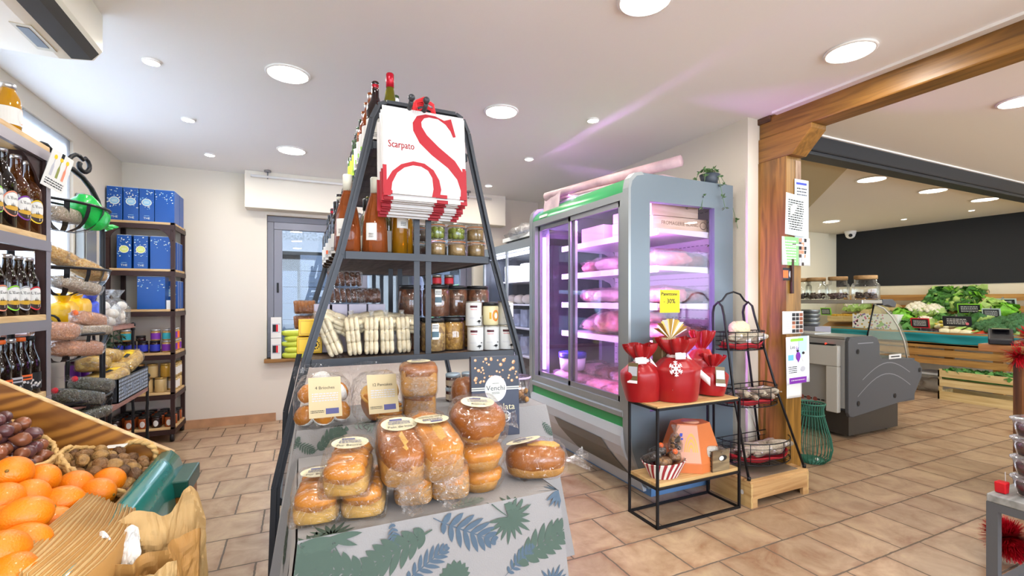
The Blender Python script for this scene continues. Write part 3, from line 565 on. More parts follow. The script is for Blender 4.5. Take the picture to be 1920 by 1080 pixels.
# ---------------- pasta etagere
def pasta_etagere():
    t = thing('pasta_etagere', 'black iron stand with twisted legs and reddish wooden shelves holding pasta', 'stand', (-1.2, 3.65, 0))
    RW = wood('reddish_wood_shelf', '6e4038', 'a87a6c', 1, 9, .5)
    def leg(x, y, z1):
        m = MB(); pts = [(x + .0012 * math.cos(k * 1.3), y + .0012 * math.sin(k * 1.3), z1 * k / 40) for k in range(41)]; m.tube(pts, .0095, BLACKM, 6)
        m.ball((x, y, z1 + .012), .018, BLACKM, 10, 6); m.ball((x, y, z1 - .02), .015, BLACKM, 10, 6); m.build('leg', t)
    for y in (-.36, .34): leg(.23, y, .66)
    for y in (-.36, .72): leg(.05, y, 1.0)
    leg(-.18, -.36, 1.2); leg(-.18, .72, 1.2)
    MB().bx(-.16, .235, -.37, .36, .565, .595, RW).build('lower_shelf', t, bev=.003); MB().bx(-.2, .06, -.4, .74, .99, 1.02, RW).build('upper_shelf', t, bev=.003)
    m = MB()
    m.tube([(.05, -.38, .98), (.02, -.38, .99), (-.03, -.38, 1.03), (-.1, -.38, 1.12), (-.16, -.38, 1.25)], .008, BLACKM)
    for cx, cz, s in ((-.02, 1.08, 1), (-.1, 1.2, -1)): m.tube([(cx + s * .045 * (1 - k / 18) * math.cos(k * .5), -.38, cz + .045 * (1 - k / 18) * math.sin(k * .5)) for k in range(16)], .006, BLACKM)
    m.build('scrollwork', t)
    # boxed pasta
    B1, B2 = pm('black_white_weave_print', '1c2026', .5), pm('pale_blue_print', 'b7c6d8', .5)
    bt = thing('pasta_box', 'black box with blue grey weave and leaf print holding pasta bags', 'box', (-1.075, 3.68, .597))
    m = MB(); m.bx(-.115, .115, -.29, .29, 0, .006, B1); m.bx(-.115, .115, -.29, -.284, 0, .14, B1); m.bx(-.115, .115, .284, .29, 0, .14, B1); m.bx(-.115, -.109, -.29, .29, 0, .14, B1); m.bx(.109, .115, -.29, .29, 0, .14, B1); m.build('tray', bt)
    m = MB(TR(.1155, 0, 0, 90, 0, 90))
    for i in range(22):
        for j in range(6): m.flat([(-.28 + i * .0255, .006 + j * .022), (-.266 + i * .0255, .010 + j * .022), (-.266 + i * .0255, .024 + j * .022), (-.28 + i * .0255, .02 + j * .022)], B2)
    for cx in (-.17, -.02, .14):
        for k in range(6): m.flat([(cx, .02), (cx - .05 + k * .02, .07 + .012 * math.sin(k)), (cx - .035 + k * .02, .095)], color('leaf_print_grey', '6d7c90'), TR(0, 0, .0006))
    m.build('weave_print', bt)
    TAG = grain('yellow_pasta', 'b9832a', 'f2cf72', 45)
    for i, (dx, dy, dz, rz, ry, lb) in enumerate(((.02, -.16, .13, 70, -10, 'bag of yellow pasta with yellow label at the near end of the box'), (.0, .02, .16, 95, 8, 'bag of yellow pasta in the middle of the box'), (.02, .16, .19, 80, -22, 'bag of yellow pasta standing tallest at the far end'),
            (-.05, -.12, .22, 100, 4, 'bag of yellow pasta on top at the near end'), (-.06, .1, .24, 85, 10, 'bag of yellow pasta on top in the middle'))):
        food_bag('pasta_bag', lb, 'bag', (-1.075 + dx, 3.68 + dy, .597 + dz), rz, (.24, .15, .09), TAG, 'bags of pasta in the printed box', ry=ry, seed=20 + i, lab=(YEL, INK), filmm=FILMS)
    YB_ = pm('yellow_bag_plastic', 'dba90c', .3, bump=.5, bs=18); BL = pm('blue_yellow_bag_print', '3b4fb8', .4, var=.9, vs=14)
    for i, (y, z, mt, s, lb) in enumerate(((3.38, 1.105, YB_, (.11, .17), 'bright yellow bag nearest the wire rack on the upper shelf'), (3.55, 1.115, YB_, (.12, .19), 'bright yellow bag, second on the upper shelf'), (3.74, 1.105, BL, (.1, .17), 'blue and yellow patterned bag on the upper shelf'))):
        o = thing('flour_bag', lb, 'bag', (-1.2, y, z), 0, 'bags on the upper shelf of the pasta stand'); MB().ball((0, 0, 0), (.055, s[0] / 2 + .02, s[1] / 2), mt, 16, 10, nz=.16, ns=2, seed=i, p=.55).build('sack', o)
        MB().sheet(lambda u, v: (math.cos(6.283 * u) * (.02 + .02 * v), math.sin(6.283 * u) * (.04 + .02 * v), s[1] / 2 * .95 + .045 * v + .008 * math.sin(20 * u)), 16, 4, mt, wrap=True).build('gathered_top', o)
        f = MB(TR(.066, 0, -.02, 90, 0, 90)); f.oval(0, 0, .028, .03, INK if i < 2 else YEL, 10); f.text('500g', .018, YEL if i < 2 else BLUE, TR(0, 0, .001)); f.build('print', o)
    MER = pm('white_meringue', 'efe8da', .7, bump=.6, bs=30)
    for i, y in enumerate((4.0, 4.2)):
        o = thing('meringue_bag', ('clear tied bag of white meringues, left one', 'clear tied bag of white meringues, right one by the ivy')[i], 'bag', (-1.2, y, 1.021), 0, 'bags of meringues'); m = MB()
        for k in range(9): m.ball((RND.uniform(-.03, .03), RND.uniform(-.045, .045), .03 + .026 * (k // 2)), .034, MER, 10, 6, nz=.2, seed=k)
        m.build('meringues', o); m = MB()
        m.lathe([(.062, 0), (.078, .02), (.08, .12), (.05, .17), (.014, .19), (.03, .22), (.05, .25)], FILMS, 20, caps=False); m.build('film_wrapper', o)
    JP = [(.034, 0), (.037, .004), (.037, .075), (.034, .082)]
    for i, y in enumerate((3.82, 3.95)):
        o = thing('jam_jar', ('purple labelled jar under the upper shelf, left one', 'purple labelled jar under the upper shelf, right one')[i], 'jar', (-1.31, y, .597), 0, 'jars on the lower shelf of the pasta stand'); MB().lathe([(r, z * 2.6) for r, z in JP], pm('dark_jam', '3b1030', .2), 14).build('glass', o); MB().lathe([(.0378, .09), (.0378, .19)], PURP, 14, caps=False).build('label_band', o); MB().lathe([(.036, .214), (.036, .23)], SILV, 14).build('lid', o)
    iv = thing('ivy_garland', 'dark green ivy hanging behind the meringue bags', 'plant', (-1.3, 4.45, .8)); IL = pm('ivy_leaf', '2f4a30', .5, var=.4, vs=30)
    for q in range(5):
        m = MB(); st = [(RND.uniform(-.02, .02) + .03 * math.sin(k * .8 + q), .03 * (q - 2) + .03 * math.cos(k * .9 + q), .36 - k * .06) for k in range(11)]; m.tube(st, .003, IL, 4)
        for p in st:
            for k in range(4): m.flat([(0, 0), (.02, .012), (.045, 0), (.02, -.012)], IL, TR(p[0], p[1], p[2], RND.uniform(0, 360), RND.uniform(-60, 60), RND.uniform(0, 360)))
        m.build('trailing_stem', iv)
pasta_etagere()

# ---------------- blue tea boxes and jars
def tea_shelf():
    x0, x1, y0, y1 = -1.43, -.965, 4.74, 5.135; lev = (1.83, 1.437, 1.10, .735, .40, .105)
    t = thing('tea_shelf', 'dark riveted steel shelf on castors with blue tea boxes and jars in the corner', 'shelf', (x0, y0, 0)); Wd, Dp = x1 - x0, y1 - y0
    for x in (0, Wd - .03):
        for y in (0, Dp - .03): m = MB(); m.bx(x, x + .03, y, y + .03, .07, 1.85, BROWNM); m.build('upright', t)
    for z in lev: MB().bx(.0, Wd, .0, Dp, z, z + .02, PINEX).build('shelf_board', t, bev=.003); m = MB(); m.bx(0, Wd, -.004, .01, z - .04, z, BROWNM); m.bx(Wd - .01, Wd + .004, 0, Dp, z - .04, z, BROWNM); m.build('edge_rail', t)
    m = MB()
    for sg, xx in ((1, .03), (-1, Wd - .03)):
        for k in range(6):
            a0, a1 = math.radians(15 * k), math.radians(15 * k + 15); q = lambda a: (xx + sg * .12 * (1 - math.cos(a)), 1.795 - .12 * (1 - math.sin(a)))
            u, v = q(a0), q(a1); m.prism([u, v, (v[0], 1.8), (u[0], 1.8)] if sg > 0 else [v, u, (u[0], 1.8), (v[0], 1.8)], -.003, .004, BROWNM)
    for x in (.015, Wd - .015):
        for z in (1.78, 1.7): m.ball((x, -.004, z), .006, BROWNM, 8, 5)
    m.build('gusset', t)
    for x in (.02, Wd - .02):
        for y in (.02, Dp - .02): MB().lathe([(.01, -.012), (.035, -.012), (.035, .012), (.01, .012)], BLACKM, 14, TR(x, y, .035, 0, 90)).build('castor', t)
    TB = pm('blue_tea_carton', '0d4f9e', .35, var=.12, vs=3); CRM = color('cream_flower_print', 'e9ecd8'); SKY = color('sky_blue_badge', '8fc0dc'); LIM = color('lime_badge', 'd6e07a'); BED = pm('carton_edge', 'cfd8e2', .5)
    def tea(wd, badge, loc, label, rz=0, wide=False, h=.27, dp=.2):
        o = thing('tea_carton', label, 'box', loc, rz, 'blue tea cartons on the corner shelf')
        m = MB(); m.bx(-wd / 2, wd / 2, 0, dp, 0, h, TB); m.bx(-wd / 2 + .002, wd / 2 - .002, .002, dp - .002, h, h + .004, BED); m.build('carton', o, bev=.0015)
        m = MB(TR(0, -.001, 0, 90)); q = random.Random(int(wd * 1000) + len(label))
        if badge:
            m.oval(0, h * .58, wd * .34, .031, CRM, 10); m.oval(0, h * .58, wd * .29, .026, badge, 10, .0004); m.text('THE', .024, CRM, TR(0, .025, 0)); m.rect(-.018, .018, .045, .048, SKY); m.line_text(wd * .35, .02, 3, CRM, TR(0, h * .58, .0008), 3)
        for k in range(34 if badge else 26):
            x, y = q.uniform(-wd * .47, wd * .47), h * (q.uniform(.36, .95) if badge else min(.95, .92 - abs(q.gauss(0, .16))))
            if not badge: y = max(y, h * (.62 - .2 * (x / wd)))
            s_ = q.uniform(.002, .007); m.flat([(x - s_, y), (x, y - s_ * .6), (x + s_, y + s_ * .3), (x, y + s_)], CRM if q.random() < .7 else SKY)
        m.build('print', o); return o
    px = lambda a, y=4.76: atY(a, 420, y).x
    ys = 4.755
    top = lev[0] + .021; md = lev[1] + .021; lo = lev[2] + .021
    tea(.1, SKY, (-1.372, ys, top), 'narrow blue tea carton with sky badge on the top shelf, leftmost'); tea(.1, SKY, (-1.265, ys, top), 'narrow blue tea carton with sky badge on the top shelf, second'); tea(.1, SKY, (-1.16, ys, top), 'narrow blue tea carton with sky badge on the top shelf, third')
    tea(.0 + .135, None, (-1.038, ys, top), 'wide blue tea carton with scattered flowers on the top shelf', dp=.18); tea(.135, None, (-1.038, ys + .19, top), 'blue tea carton behind the wide one on the top shelf', dp=.15)
    tea(.095, LIM, (-1.31, ys, md), 'narrow blue tea carton with lime badge, second shelf, left one'); tea(.095, LIM, (-1.2, ys, md), 'narrow blue tea carton with lime badge, second shelf, right one'); tea(.155, None, (-1.06, ys, md), 'wide blue tea carton with scattered flowers on the second shelf', dp=.1)
    for k in range(3): tea(.19, LIM, (-1.075, ys + .13 + .08 * k, md), f'slim blue tea carton standing sideways on the second shelf, {ORD[k]} from the front', dp=.06, h=.24)
    tea(.19, None, (-1.13, ys, lo), 'wide blue tea carton with scattered flowers on the third shelf', dp=.12)
    for k in range(3): tea(.14, SKY, (-1.045, ys + .14 + .08 * k, lo), f'slim blue tea carton standing sideways on the third shelf, {ORD[k]} from the front', dp=.06, h=.24)
    m = MB(TR(-1.005, ys - .005, lo, 0, 0, 0)); m.bx(-.02, .02, -.001, .001, .0, .075, PAPER); m.oval(0, 0, 0, 0, INK); tag(m.build('price_card'), 'small white price card beside the cartons on the third shelf', 'card')
    def jar(r, h, fill, band, lidm, loc, label, group, lidh=.014, circ=None):
        o = thing('jar', label, 'jar', loc, 0, group); MB().lathe([(r * .92, 0), (r, .004), (r, h - .012), (r * .93, h)], fill, 16).build('glass', o)
        if band: MB().lathe([(r + .0008, h * .15), (r + .0008, h * .8)], band, 16, caps=False).build('label_band', o)
        if circ: f = MB(); f.oval(0, h * .45, .018, h * .3, circ, 10); MB().bend(f, r + .001).build('label', o)
        MB().lathe([(r * .97, h), (r * .99, h + lidh - .002), (r * .9, h + lidh)], lidm, 16).build('lid', o)
    BLK = pm('black_lid', '17171a', .35); HON = pm('amber_honey', 'b4892f', .12, coat=.4); TAN = pm('tan_spread', 'b08a4e', .15, coat=.4); DRK = pm('dark_preserve', '2a1512', .15); CRH = pm('creamy_honey', 'cdb27a', .2, coat=.3); TEAL = color('teal_label', '35a6b0'); DB = color('royal_blue_label', '2a35a8'); ORJ = pm('orange_jam', '9c4a1c', .12, coat=.4); GLD = pm('gold_lid', 'b89a5a', .35, .7)
    z = lev[3] + .021
    for k in range(5): jar(.036, .085, DRK if k < 4 else TAN, DB if k < 4 else PURP, BLK if k < 4 else SILV, (-1.36 + k * .082, 4.80, z), f'royal blue labelled jar on the lower row of the jar shelf, {ORD[k]} from the left' if k < 4 else 'tan jar with purple label ending the lower row', 'jars with printed labels')
    for k, (b, f_) in enumerate(((TEAL, TAN), (None, DRK), (PURP, TAN), (TEAL, TAN))): jar(.034, .08 if f_ != DRK else .03, f_, b, SILV if f_ != DRK else BLK, ((-1.31, -1.21, -1.11, -1.03)[k], 4.80, z + .1), ('tan jar with teal label at the left of the upper row', 'black lidded low jar on the upper row', 'tan jar with purple label on the upper row', 'tan jar with teal label on the upper row, right')[k], 'jars with printed labels')
    for k in range(3):
        jar(.034, .085, TAN, (PURP, ORA, PURP)[k], SILV, (-1.01, 4.89 + k * .075, z), f'jar with {("purple", "orange", "purple")[k]} label along the right side, {ORD[k]}', 'jars with printed labels')
        if k < 2: jar(.034, .085, TAN, (PURP, ORA)[k], SILV, (-1.01, 4.89 + k * .075, z + .1), f'jar with {("purple", "orange")[k]} label on top along the right side', 'jars with printed labels')
    z = lev[4] + .021; G2_ = 'jars of creamy honey'
    for k in range(4): jar(.042, .11, CRH, None, GLD, (-1.36 + k * .095, 4.80, z), f'creamy honey jar on the bottom row of the honey shelf, {ORD[k]} from the left', G2_)
    for k in range(3): jar(.038, .1, (DRK, CRH, HON)[k], PAPER if k == 0 else None, GLD, (-1.22 + k * .09, 4.80, z + .126), f'honey jar on the top row of the honey shelf, {ORD[k]} from the left', G2_)
    for k in range(3):
        jar(.036, .1, CRH, PAPER if k < 2 else None, GLD, (-1.01, 4.89 + k * .08, z), f'honey jar along the right side of the honey shelf, {ORD[k]}', G2_); jar(.036, .1, CRH, PAPER, GLD, (-1.01, 4.89 + k * .08, z + .115), f'honey jar stacked on the right side row, {ORD[k]}', G2_)
    z = lev[5] + .021
    for r_ in range(4):
        for k in range(5): jar(.036, .085, ORJ if (k + r_) % 3 else DRK, None, BLK, (-1.37 + k * .09 - .0 * r_, 4.79 + r_ * .088, z), f'round labelled preserve jar on the lowest shelf, {ORD[r_]} row, {ORD[k]} from left', 'black lidded preserve jars on the lowest shelf', circ=PAPER)
tea_shelf()

# ---------------- produce stand in the left foreground
BX, BY, BZ, SL = -.38, 1.85, .693, .632            # top right corner of the side board and slope of the board
TEALV = pm('teal_vinyl', '0f6b62', .22, bump=.15, bs=12, coat=.3)
WICK = pm('wicker', 'c9a266', .6, var=.25, vs=40, bump=.5, bs=60)
def produce_stand():
    t = thing('produce_stand', 'sloping plywood produce stand with a teal vinyl front lip', 'stand', (BX, BY, 0))
    PLY = wood('varnished_plywood', '6e4117', 'a8702e', 0, 3.0, .4, 4, contour=70)
    m = MB(); m.prism([(0, 0), (-.56, .56 * SL), (-.56, -.3), (0, -.3)], 0, .02, PLY, TR(0, 0, BZ)); m.build('side_board', t)
    m = MB(); m.prism([(0, .0), (-.56, .56 * SL), (-.56, .56 * SL + .004), (0, .004)], -.001, .021, PINEX, TR(0, 0, BZ)); m.build('board_edge', t)
    m = MB(); m.prism([(.02, -.20), (-.56, .56 * SL - .2), (-.56, .56 * SL - .22), (.02, -.22)], -1.3, 0, PLY, TR(0, 0, BZ)); m.build('tray_bottom', t)
    m = MB()
    prof = [(-.07, -.16), (-.066, -.08), (-.052, -.02), (-.03, .008), (-.006, .01), (.015, -.012), (.032, -.06), (.036, -.13), (.03, -.2)]
    m.sheet(lambda u, v: Vector((*[prof[int(v * 8)][0], -.002 - 1.3 * u + .004 * math.sin(9 * u + v * 5)], BZ + prof[int(v * 8)][1])), 12, 8, TEALV)
    m.add([(x, -.0, BZ + z) for x, z in prof], [tuple(range(9))], TEALV); m.build('vinyl_lip', t, thick=.004)
    m = MB(); m.bx(-.3, .062, -.15, .015, 0, .6, pm('amber_wood_panel', '9a5a14', .4, var=.3, vs=5)); m.build('end_panel', t)
    m = MB(); m.bx(-.3, .07, -.16, .02, .6, .65, pm('dark_green_paint', '17463a', .35)); m.build('green_rail', t, bev=.004)
    m = MB()
    for k in range(5): m.flat([(0, 0), (.012, .03), (0, .06), (-.012, .03)], pm('dark_leaf_motif', '2a3a22', .6), TR(.063, -.07, .46, 90, 0, 90) @ TR(0, 0, 0, 0, 0, 50 - 25 * k))
    m.build('leaf_motif', t)
produce_stand()
def on_slope(px, py, off):
    d = _ray(px, py); a = BZ + off - SL * 0; k = (a - EYE + SL * BX) / (d.z + SL * d.x)
    return Vector((0, 0, EYE)) + d * k
OR1 = pm('orange_peel', 'e57c06', .38, var=.1, vs=4, bump=.25, bs=260, coat=.15); 
om = MB().ball((0, 0, 0), (.0385, .0385, .041), OR1, 26, 16); om.lathe([(.004, .0405), (.003, .042), (0, .0422)], pm('orange_navel', '7a5a1a', .7), 8)
orange0 = None
spots = [(22, 888, .012, 'highest orange in the pile, beside the shallot basket'), (74, 902, -.012, 'orange in the back row, second from the shallot basket'), (140, 911, -.03, 'orange in the back row, in front of the walnuts'), (203, 903, -.03, 'small part hidden orange nearest the teal lip, at the back'), (182, 925, -.02, 'orange lying against the folded paper bags, right end'), (52, 934, -.005, 'orange in the middle row, left of two'), (112, 944, -.005, 'orange in the middle row, right of two'),
         (47, 968, .022, 'big orange on top in the middle of the pile'), (5, 940, -.01, 'orange in the middle row cut by the picture edge'), (95, 985, -.02, 'orange resting beside the fold of the paper bags'), (2, 985, -.02, 'orange cut by the picture edge below the big one'), (42, 1020, .0, 'orange in the front row, right one'), (4, 1036, .015, 'orange in the front row cut by the picture edge'), (20, 1078, .0, 'orange at the very bottom corner of the picture'),
         (70, 1000, -.05, 'orange deep in the pile under the big one'), (30, 925, -.06, 'orange deep in the pile under the highest one'), (150, 950, -.055, 'orange deep in the pile by the paper bags'), (110, 930, -.07, 'orange deep in the pile, middle'), (60, 1050, -.05, 'orange deep in the front of the pile')]
for i, (px, py, off, lb) in enumerate(spots):
    p = on_slope(px, py, off - .045)
    if i == 0: orange0 = tag(om.build('orange', None, p), lb, 'orange', 'oranges heaped on the produce stand'); orange0.rotation_euler = (1.1, .4, 0)
    else:
        o = dup(orange0, p, RND.uniform(0, 360), lb, None, RND.uniform(30, 150), RND.uniform(0, 90), (1.0, 1.0, RND.uniform(.98, 1.12)))
def basket(name, label, loc, rx, ry, h, tilt, handle=True):
    t = thing(name, label, 'basket', loc, 0, None, 0, tilt)
    m = MB()
    m.sheet(lambda u, v: (rx * (.72 + .28 * v) * math.cos(6.2832 * u), ry * (.72 + .28 * v) * math.sin(6.2832 * u), h * v + .003 * math.sin(120 * u) * math.cos(26 * v)), 96, 10, WICK, wrap=True)
    m.oval(0, 0, rx * .72, ry * .72, WICK, 16, .004); m.build('woven_body', t)
    m = MB()
    for k in range(3): m.tube([(rx * math.cos(.1309 * q) * (1 + .012 * k), ry * math.sin(.1309 * q) * (1 + .012 * k), h + .008 * math.sin(q * 1.6 + k * 2.1)) for q in range(48)], .0065, WICK, 6, True)
    m.build('braided_rim', t)
    if handle:
        m = MB()
        for k in range(2): m.tube([(.05 * math.cos(q), ry + .004 * math.cos(8 * q + 3.14 * k), h + .065 * math.sin(q) ** .6 + .004 * math.sin(8 * q + 3.14 * k)) for q in [math.pi * i / 24 for i in range(1, 24)]], .007, WICK, 6)
        m.build('handle', t)
    return t
tl = math.degrees(math.atan(SL))
WN = [pm(f'walnut_shell_{n}', c, .6, var=.35, vs=45, bump=.9, bs=75) for n, c in (('tan', '7e5a34'), ('brown', '5f4126'), ('pale', '94703f'))]
pb = on_slope(185, 872, -.03); pb = Vector((-.535, 1.735, 0)); pb.z = BZ + SL * (BX - pb.x) - .185
basket('walnut_basket', 'flat wicker basket with loop handle full of walnuts', pb, .155, .115, .09, tl)
wal = []
for i, m_ in enumerate(WN):
    w = MB().ball((0, 0, 0), (.0165, .0165, .020), m_, 14, 10, nz=.08, ns=5, seed=i)
    w.sheet(lambda u, v: (.0168 * math.sin(6.2832 * u) * (1.02 + .05 * v), .0012 * (2 * v - 1), .0203 * math.cos(6.2832 * u) * (1.02 + .05 * v)), 20, 1, m_, wrap=True); wal.append(w)
ax, az = Vector((math.cos(math.radians(tl)), 0, -math.sin(math.radians(tl)))), Vector((math.sin(math.radians(tl)), 0, math.cos(math.radians(tl))))
NW = 0; protos = {}
q = random.Random(5)
for layer, (hh, nx, ny) in enumerate(((.080, 9, 7), (.102, 8, 6), (.122, 6, 4))):
    for i in range(nx):
        for j in range(ny):
            u, v = (i + .5 + .5 * (j % 2) - .25) / nx * 2 - 1, (j + .5) / ny * 2 - 1
            if u * u + v * v > 1.0: continue
            s_ = 1 - .17 * layer
            p = pb + ax * (u * .142 * s_ + q.uniform(-.005, .005)) + Vector((0, v * .108 * s_ + q.uniform(-.005, .005), 0)) + az * (hh + q.uniform(-.006, .006)); k = q.randrange(3)
            if k not in protos:
                protos[k] = tag(wal[k].build('walnut', None, p), 'ridged brown walnut heaped in the flat wicker basket', 'walnut', 'walnuts in the wicker basket')
            else: dup(protos[k], p, q.uniform(0, 360), None, None, q.uniform(0, 180), q.uniform(0, 180), q.uniform(.88, 1.12))
ps = Vector((-.785, 1.66, 0)); ps.z = BZ + SL * (BX - ps.x) - .19
basket('shallot_basket', 'round wicker basket of shallots at the left picture edge', ps, .14, .14, .09, tl, False)
SH = [pm('shallot_skin_mauve', '5e3a3a', .3, var=.3, vs=20, coat=.2), pm('shallot_skin_copper', '7e4a30', .3, var=.3, vs=20, coat=.2)]
sh = {}
for layer, (hh, n) in enumerate(((.08, 7), (.106, 6), (.128, 4))):
    for i in range(n):
        for j in range(n):
            u, v = (i + .5) / n * 2 - 1, (j + .5) / n * 2 - 1
            if u * u + v * v > 1.05: continue
            s_ = .13 * (1 - .18 * layer); p = ps + ax * (u * s_) + Vector((0, v * s_, 0)) + az * (hh + q.uniform(-.006, .006)); k = q.randrange(2)
            if k not in sh:
                m = MB().lathe([(.0, -.018), (.008, -.016), (.016, -.008), (.0175, 0), (.014, .01), (.006, .018), (.002, .024)], SH[k], 14); sh[k] = tag(m.build('shallot', None, p), 'glossy copper mauve shallot in the round wicker basket', 'shallot', 'shallots in the round basket')
            else: dup(sh[k], p, q.uniform(0, 360), None, None, q.uniform(50, 130), q.uniform(0, 90), q.uniform(.9, 1.15))
m = MB().bx(-.025, .025, -.018, .018, 0, .001, PAPER); tag(m.build('price_slip', None, pb + ax * .09 + Vector((0, .06, 0)) + az * .128), 'small cream paper slip at the right end of the walnuts', 'paper')
m = MB().bx(-.025, .025, -.018, .018, 0, .001, PAPER); tag(m.build('price_slip', None, pb + ax * -.06 + Vector((0, .07, 0)) + az * .13), 'small pale paper slip behind the walnuts by the board', 'paper')
# bundle of flat kraft bags hanging in front of the lip, and crumpled open ones
KR = pm('kraft_paper', 'a5783e', .7, var=.16, vs=6, bump=.25, bs=25); KR2 = pm('kraft_paper_pale', 'b6935f', .7, var=.16, vs=6, bump=.25, bs=25); TIS = pm('white_tissue', 'd6d2cc', .7, bump=.4, bs=20)
kb = None
for i in range(30):
    f_ = i / 29; y1 = 1.44 - .04 * f_ + RND.uniform(-.004, .004); x = -.47 + .105 * f_; zt = .735 - .04 * f_ + RND.uniform(-.002, .002); curl = .05 * f_
    m = MB(); ln = .34
    m.sheet(lambda u, v: (x + curl * math.sin(3.14 * u) * (1 - v) * .5 + .03 * v * v + .002 * math.sin(7 * u + i * .3), y1 - ln * u, zt - .33 * v), 8, 5, KR if i % 2 else KR2)
    lb = 'flat brown kraft bag standing in the bundle in front of the oranges'
    tag(m.build('kraft_bag', thick=.0023), lb, 'paper bag', 'flat kraft bags in the bundle')
def crumpled(name, label, cx, cy, cz, w, h, mat, seed, ang=0, curl=.25, top=.03):
    m = MB()
    def fn(u, v):
        a = (u - .5) * 2; n1 = noise.noise(Vector((u * 3, v * 3, seed))) * .03 + abs(noise.noise(Vector((u * 3.2, v * 3.2, seed + 3)))) * .05 - abs(noise.noise(Vector((u * 11, v * 11, seed + 5)))) * .012
        x = a * w / 2 * (1 + .08 * math.sin(4 * v + seed)); y = -curl * (1 - a * a) * w * (1 - .3 * v) + n1; z = h * (v - 1) + top * noise.noise(Vector((u * 4, seed, 1))) * v
        return (x, y + .05 * v * v, z)
    m.sheet(fn, 56, 48, mat, TR(0, 0, 0, 0, 0, ang), smooth=False)
    return tag(m.build(name, None, (cx, cy, cz), thick=.0012), label, 'paper bag' if 'tissue' not in name else 'tissue', 'crumpled open paper bags' if 'tissue' not in name else None)
crumpled('crumpled_kraft_bag', 'large crumpled brown paper bag, rearmost, its torn top edge before the teal lip', -.30, 1.30, .705, .24, .45, KR2, 1, 30, .1, .06)
crumpled('crumpled_kraft_bag', 'large crumpled brown paper bag, right one with a pointed corner over the floor', -.265, 1.19, .66, .22, .45, KR, 2, 38, .18, .04)
crumpled('crumpled_kraft_bag', 'crumpled brown paper bag opening towards the viewer, middle one', -.305, 1.11, .645, .17, .4, KR2, 3, 20, .35, .03)
crumpled('crumpled_kraft_bag', 'small folded brown paper bag in front, lowest of the crumpled ones', -.33, 1.06, .60, .12, .35, KR, 5, 15, .4, .05)
crumpled('white_tissue_sheet', 'crumpled white tissue sheet tucked between the kraft bags', -.345, 1.20, .695, .09, .13, TIS, 4, 25, .15, .03)

# ================================================================ centre: bottle rack and bread table
RK = pm('rack_grey_steel', '3c3e42', .45, .5); PLANK = wood('dark_grey_plank', '2c2625', '5c5350', 1, 8, .6); PLANKB = wood('brown_plank', '3c2c24', '76604f', 1, 8, .6)
RX, RY0, RY1 = .467, 1.95, 3.2
ZT, Z2, Z3, ZL = 1.84, 1.389, .965, .45
def hw_at(z):
    for (z0, w0), (z1, w1) in (((2.0, .165), (1.9, .205)), ((1.9, .205), (1.38, .326)), ((1.38, .326), (.96, .449)), ((.96, .449), (.5, .55)), ((.5, .55), (0, .565))):
        if z >= z1 - 1e-6: return w0 + (w1 - w0) * (z0 - z) / (z0 - z1)
def display_rack():
    t = thing('display_rack', 'tall tapering grey steel rack with plank shelves of wine, jars and biscuits', 'rack', (RX, 2.57, 0))
    def bar(pts, y, name, w=.036, d=.008):
        m = MB()
        for (x0, z0), (x1, z1) in zip(pts, pts[1:]):
            n = Vector((-(z1 - z0), x1 - x0)).normalized() * d / 2
            m.prism([(x0 - n.x, z0 - n.y), (x0 + n.x, z0 + n.y), (x1 + n.x, z1 + n.y), (x1 - n.x, z1 - n.y)], y - w / 2, y + w / 2, RK)
        # face seen from the front
        for (x0, z0), (x1, z1) in zip(pts, pts[1:]):
            n = Vector((-(z1 - z0), x1 - x0)).normalized() * .016
            m.prism([(x0 - n.x, z0 - n.y), (x0 + n.x, z0 + n.y), (x1 + n.x, z1 + n.y), (x1 - n.x, z1 - n.y)], y - .004, y + .004, RK)
        m.build(name, t)
    for y, nm in ((RY0 - 2.57 - .02, 'front'), (RY1 - 2.57 + .02, 'rear')):
        arch = [(-.145, 2.0), (-.175, 1.985), (-.2, 1.93), (-hw_at(1.8), 1.8)]
        for s in (-1, 1): bar([(-s * x, z) for x, z in arch] + [(s * hw_at(z), z) for z in (1.38, .96, .5, 0)], y, 'leg')
        bar([(-.146, 2.0), (.146, 2.0)], y, 'top_bar')
    for y in (RY0 - 2.57, 0, RY1 - 2.57):
        for x in (-.03, .02): m = MB(); m.bx(x, x + .024, y - .004, y + .004, Z3 - .02, 1.84, RK); m.build('upright', t)
    for z, mat in ((ZT, PLANK), (Z2, PLANK), (Z3, PLANKB), (ZL, PLANKB)):
        w = hw_at(z) - .02; n = max(3, round(2 * w / .14)); m = MB(); ln = RY1 - RY0
        for k in range(9): y = -ln / 2 + ln * k / 9; m.bx(-w, w, y + .003, y + ln / 9 - .003, z - .02, z, mat)
        m.build('plank_shelf', t)
        m = MB(); m.bx(-w, w, -ln / 2 - .012, -ln / 2, z - .026, z + .004, RK); m.bx(-w, w, ln / 2, ln / 2 + .012, z - .026, z + .004, RK); m.bx(-w - .008, -w, -ln / 2, ln / 2, z - .026, z + .004, RK); m.bx(w, w + .008, -ln / 2, ln / 2, z - .026, z + .004, RK); m.build('edge_rail', t)
    m = MB()
    for x in (-.078, -.02): m.tube([(x, -.62, 1.98), (x, -.70, 1.955), (x, -.76, 1.95), (x, -.79, 1.965)], .009, RK, 8); m.ball((x, -.795, 1.977), .0135, RK, 12, 8)
    m.build('hook', t)
display_rack()
def glass(n, c, tr=.75): return pm(n, c, .04, trans=tr, ior=1.2, coat=.4)
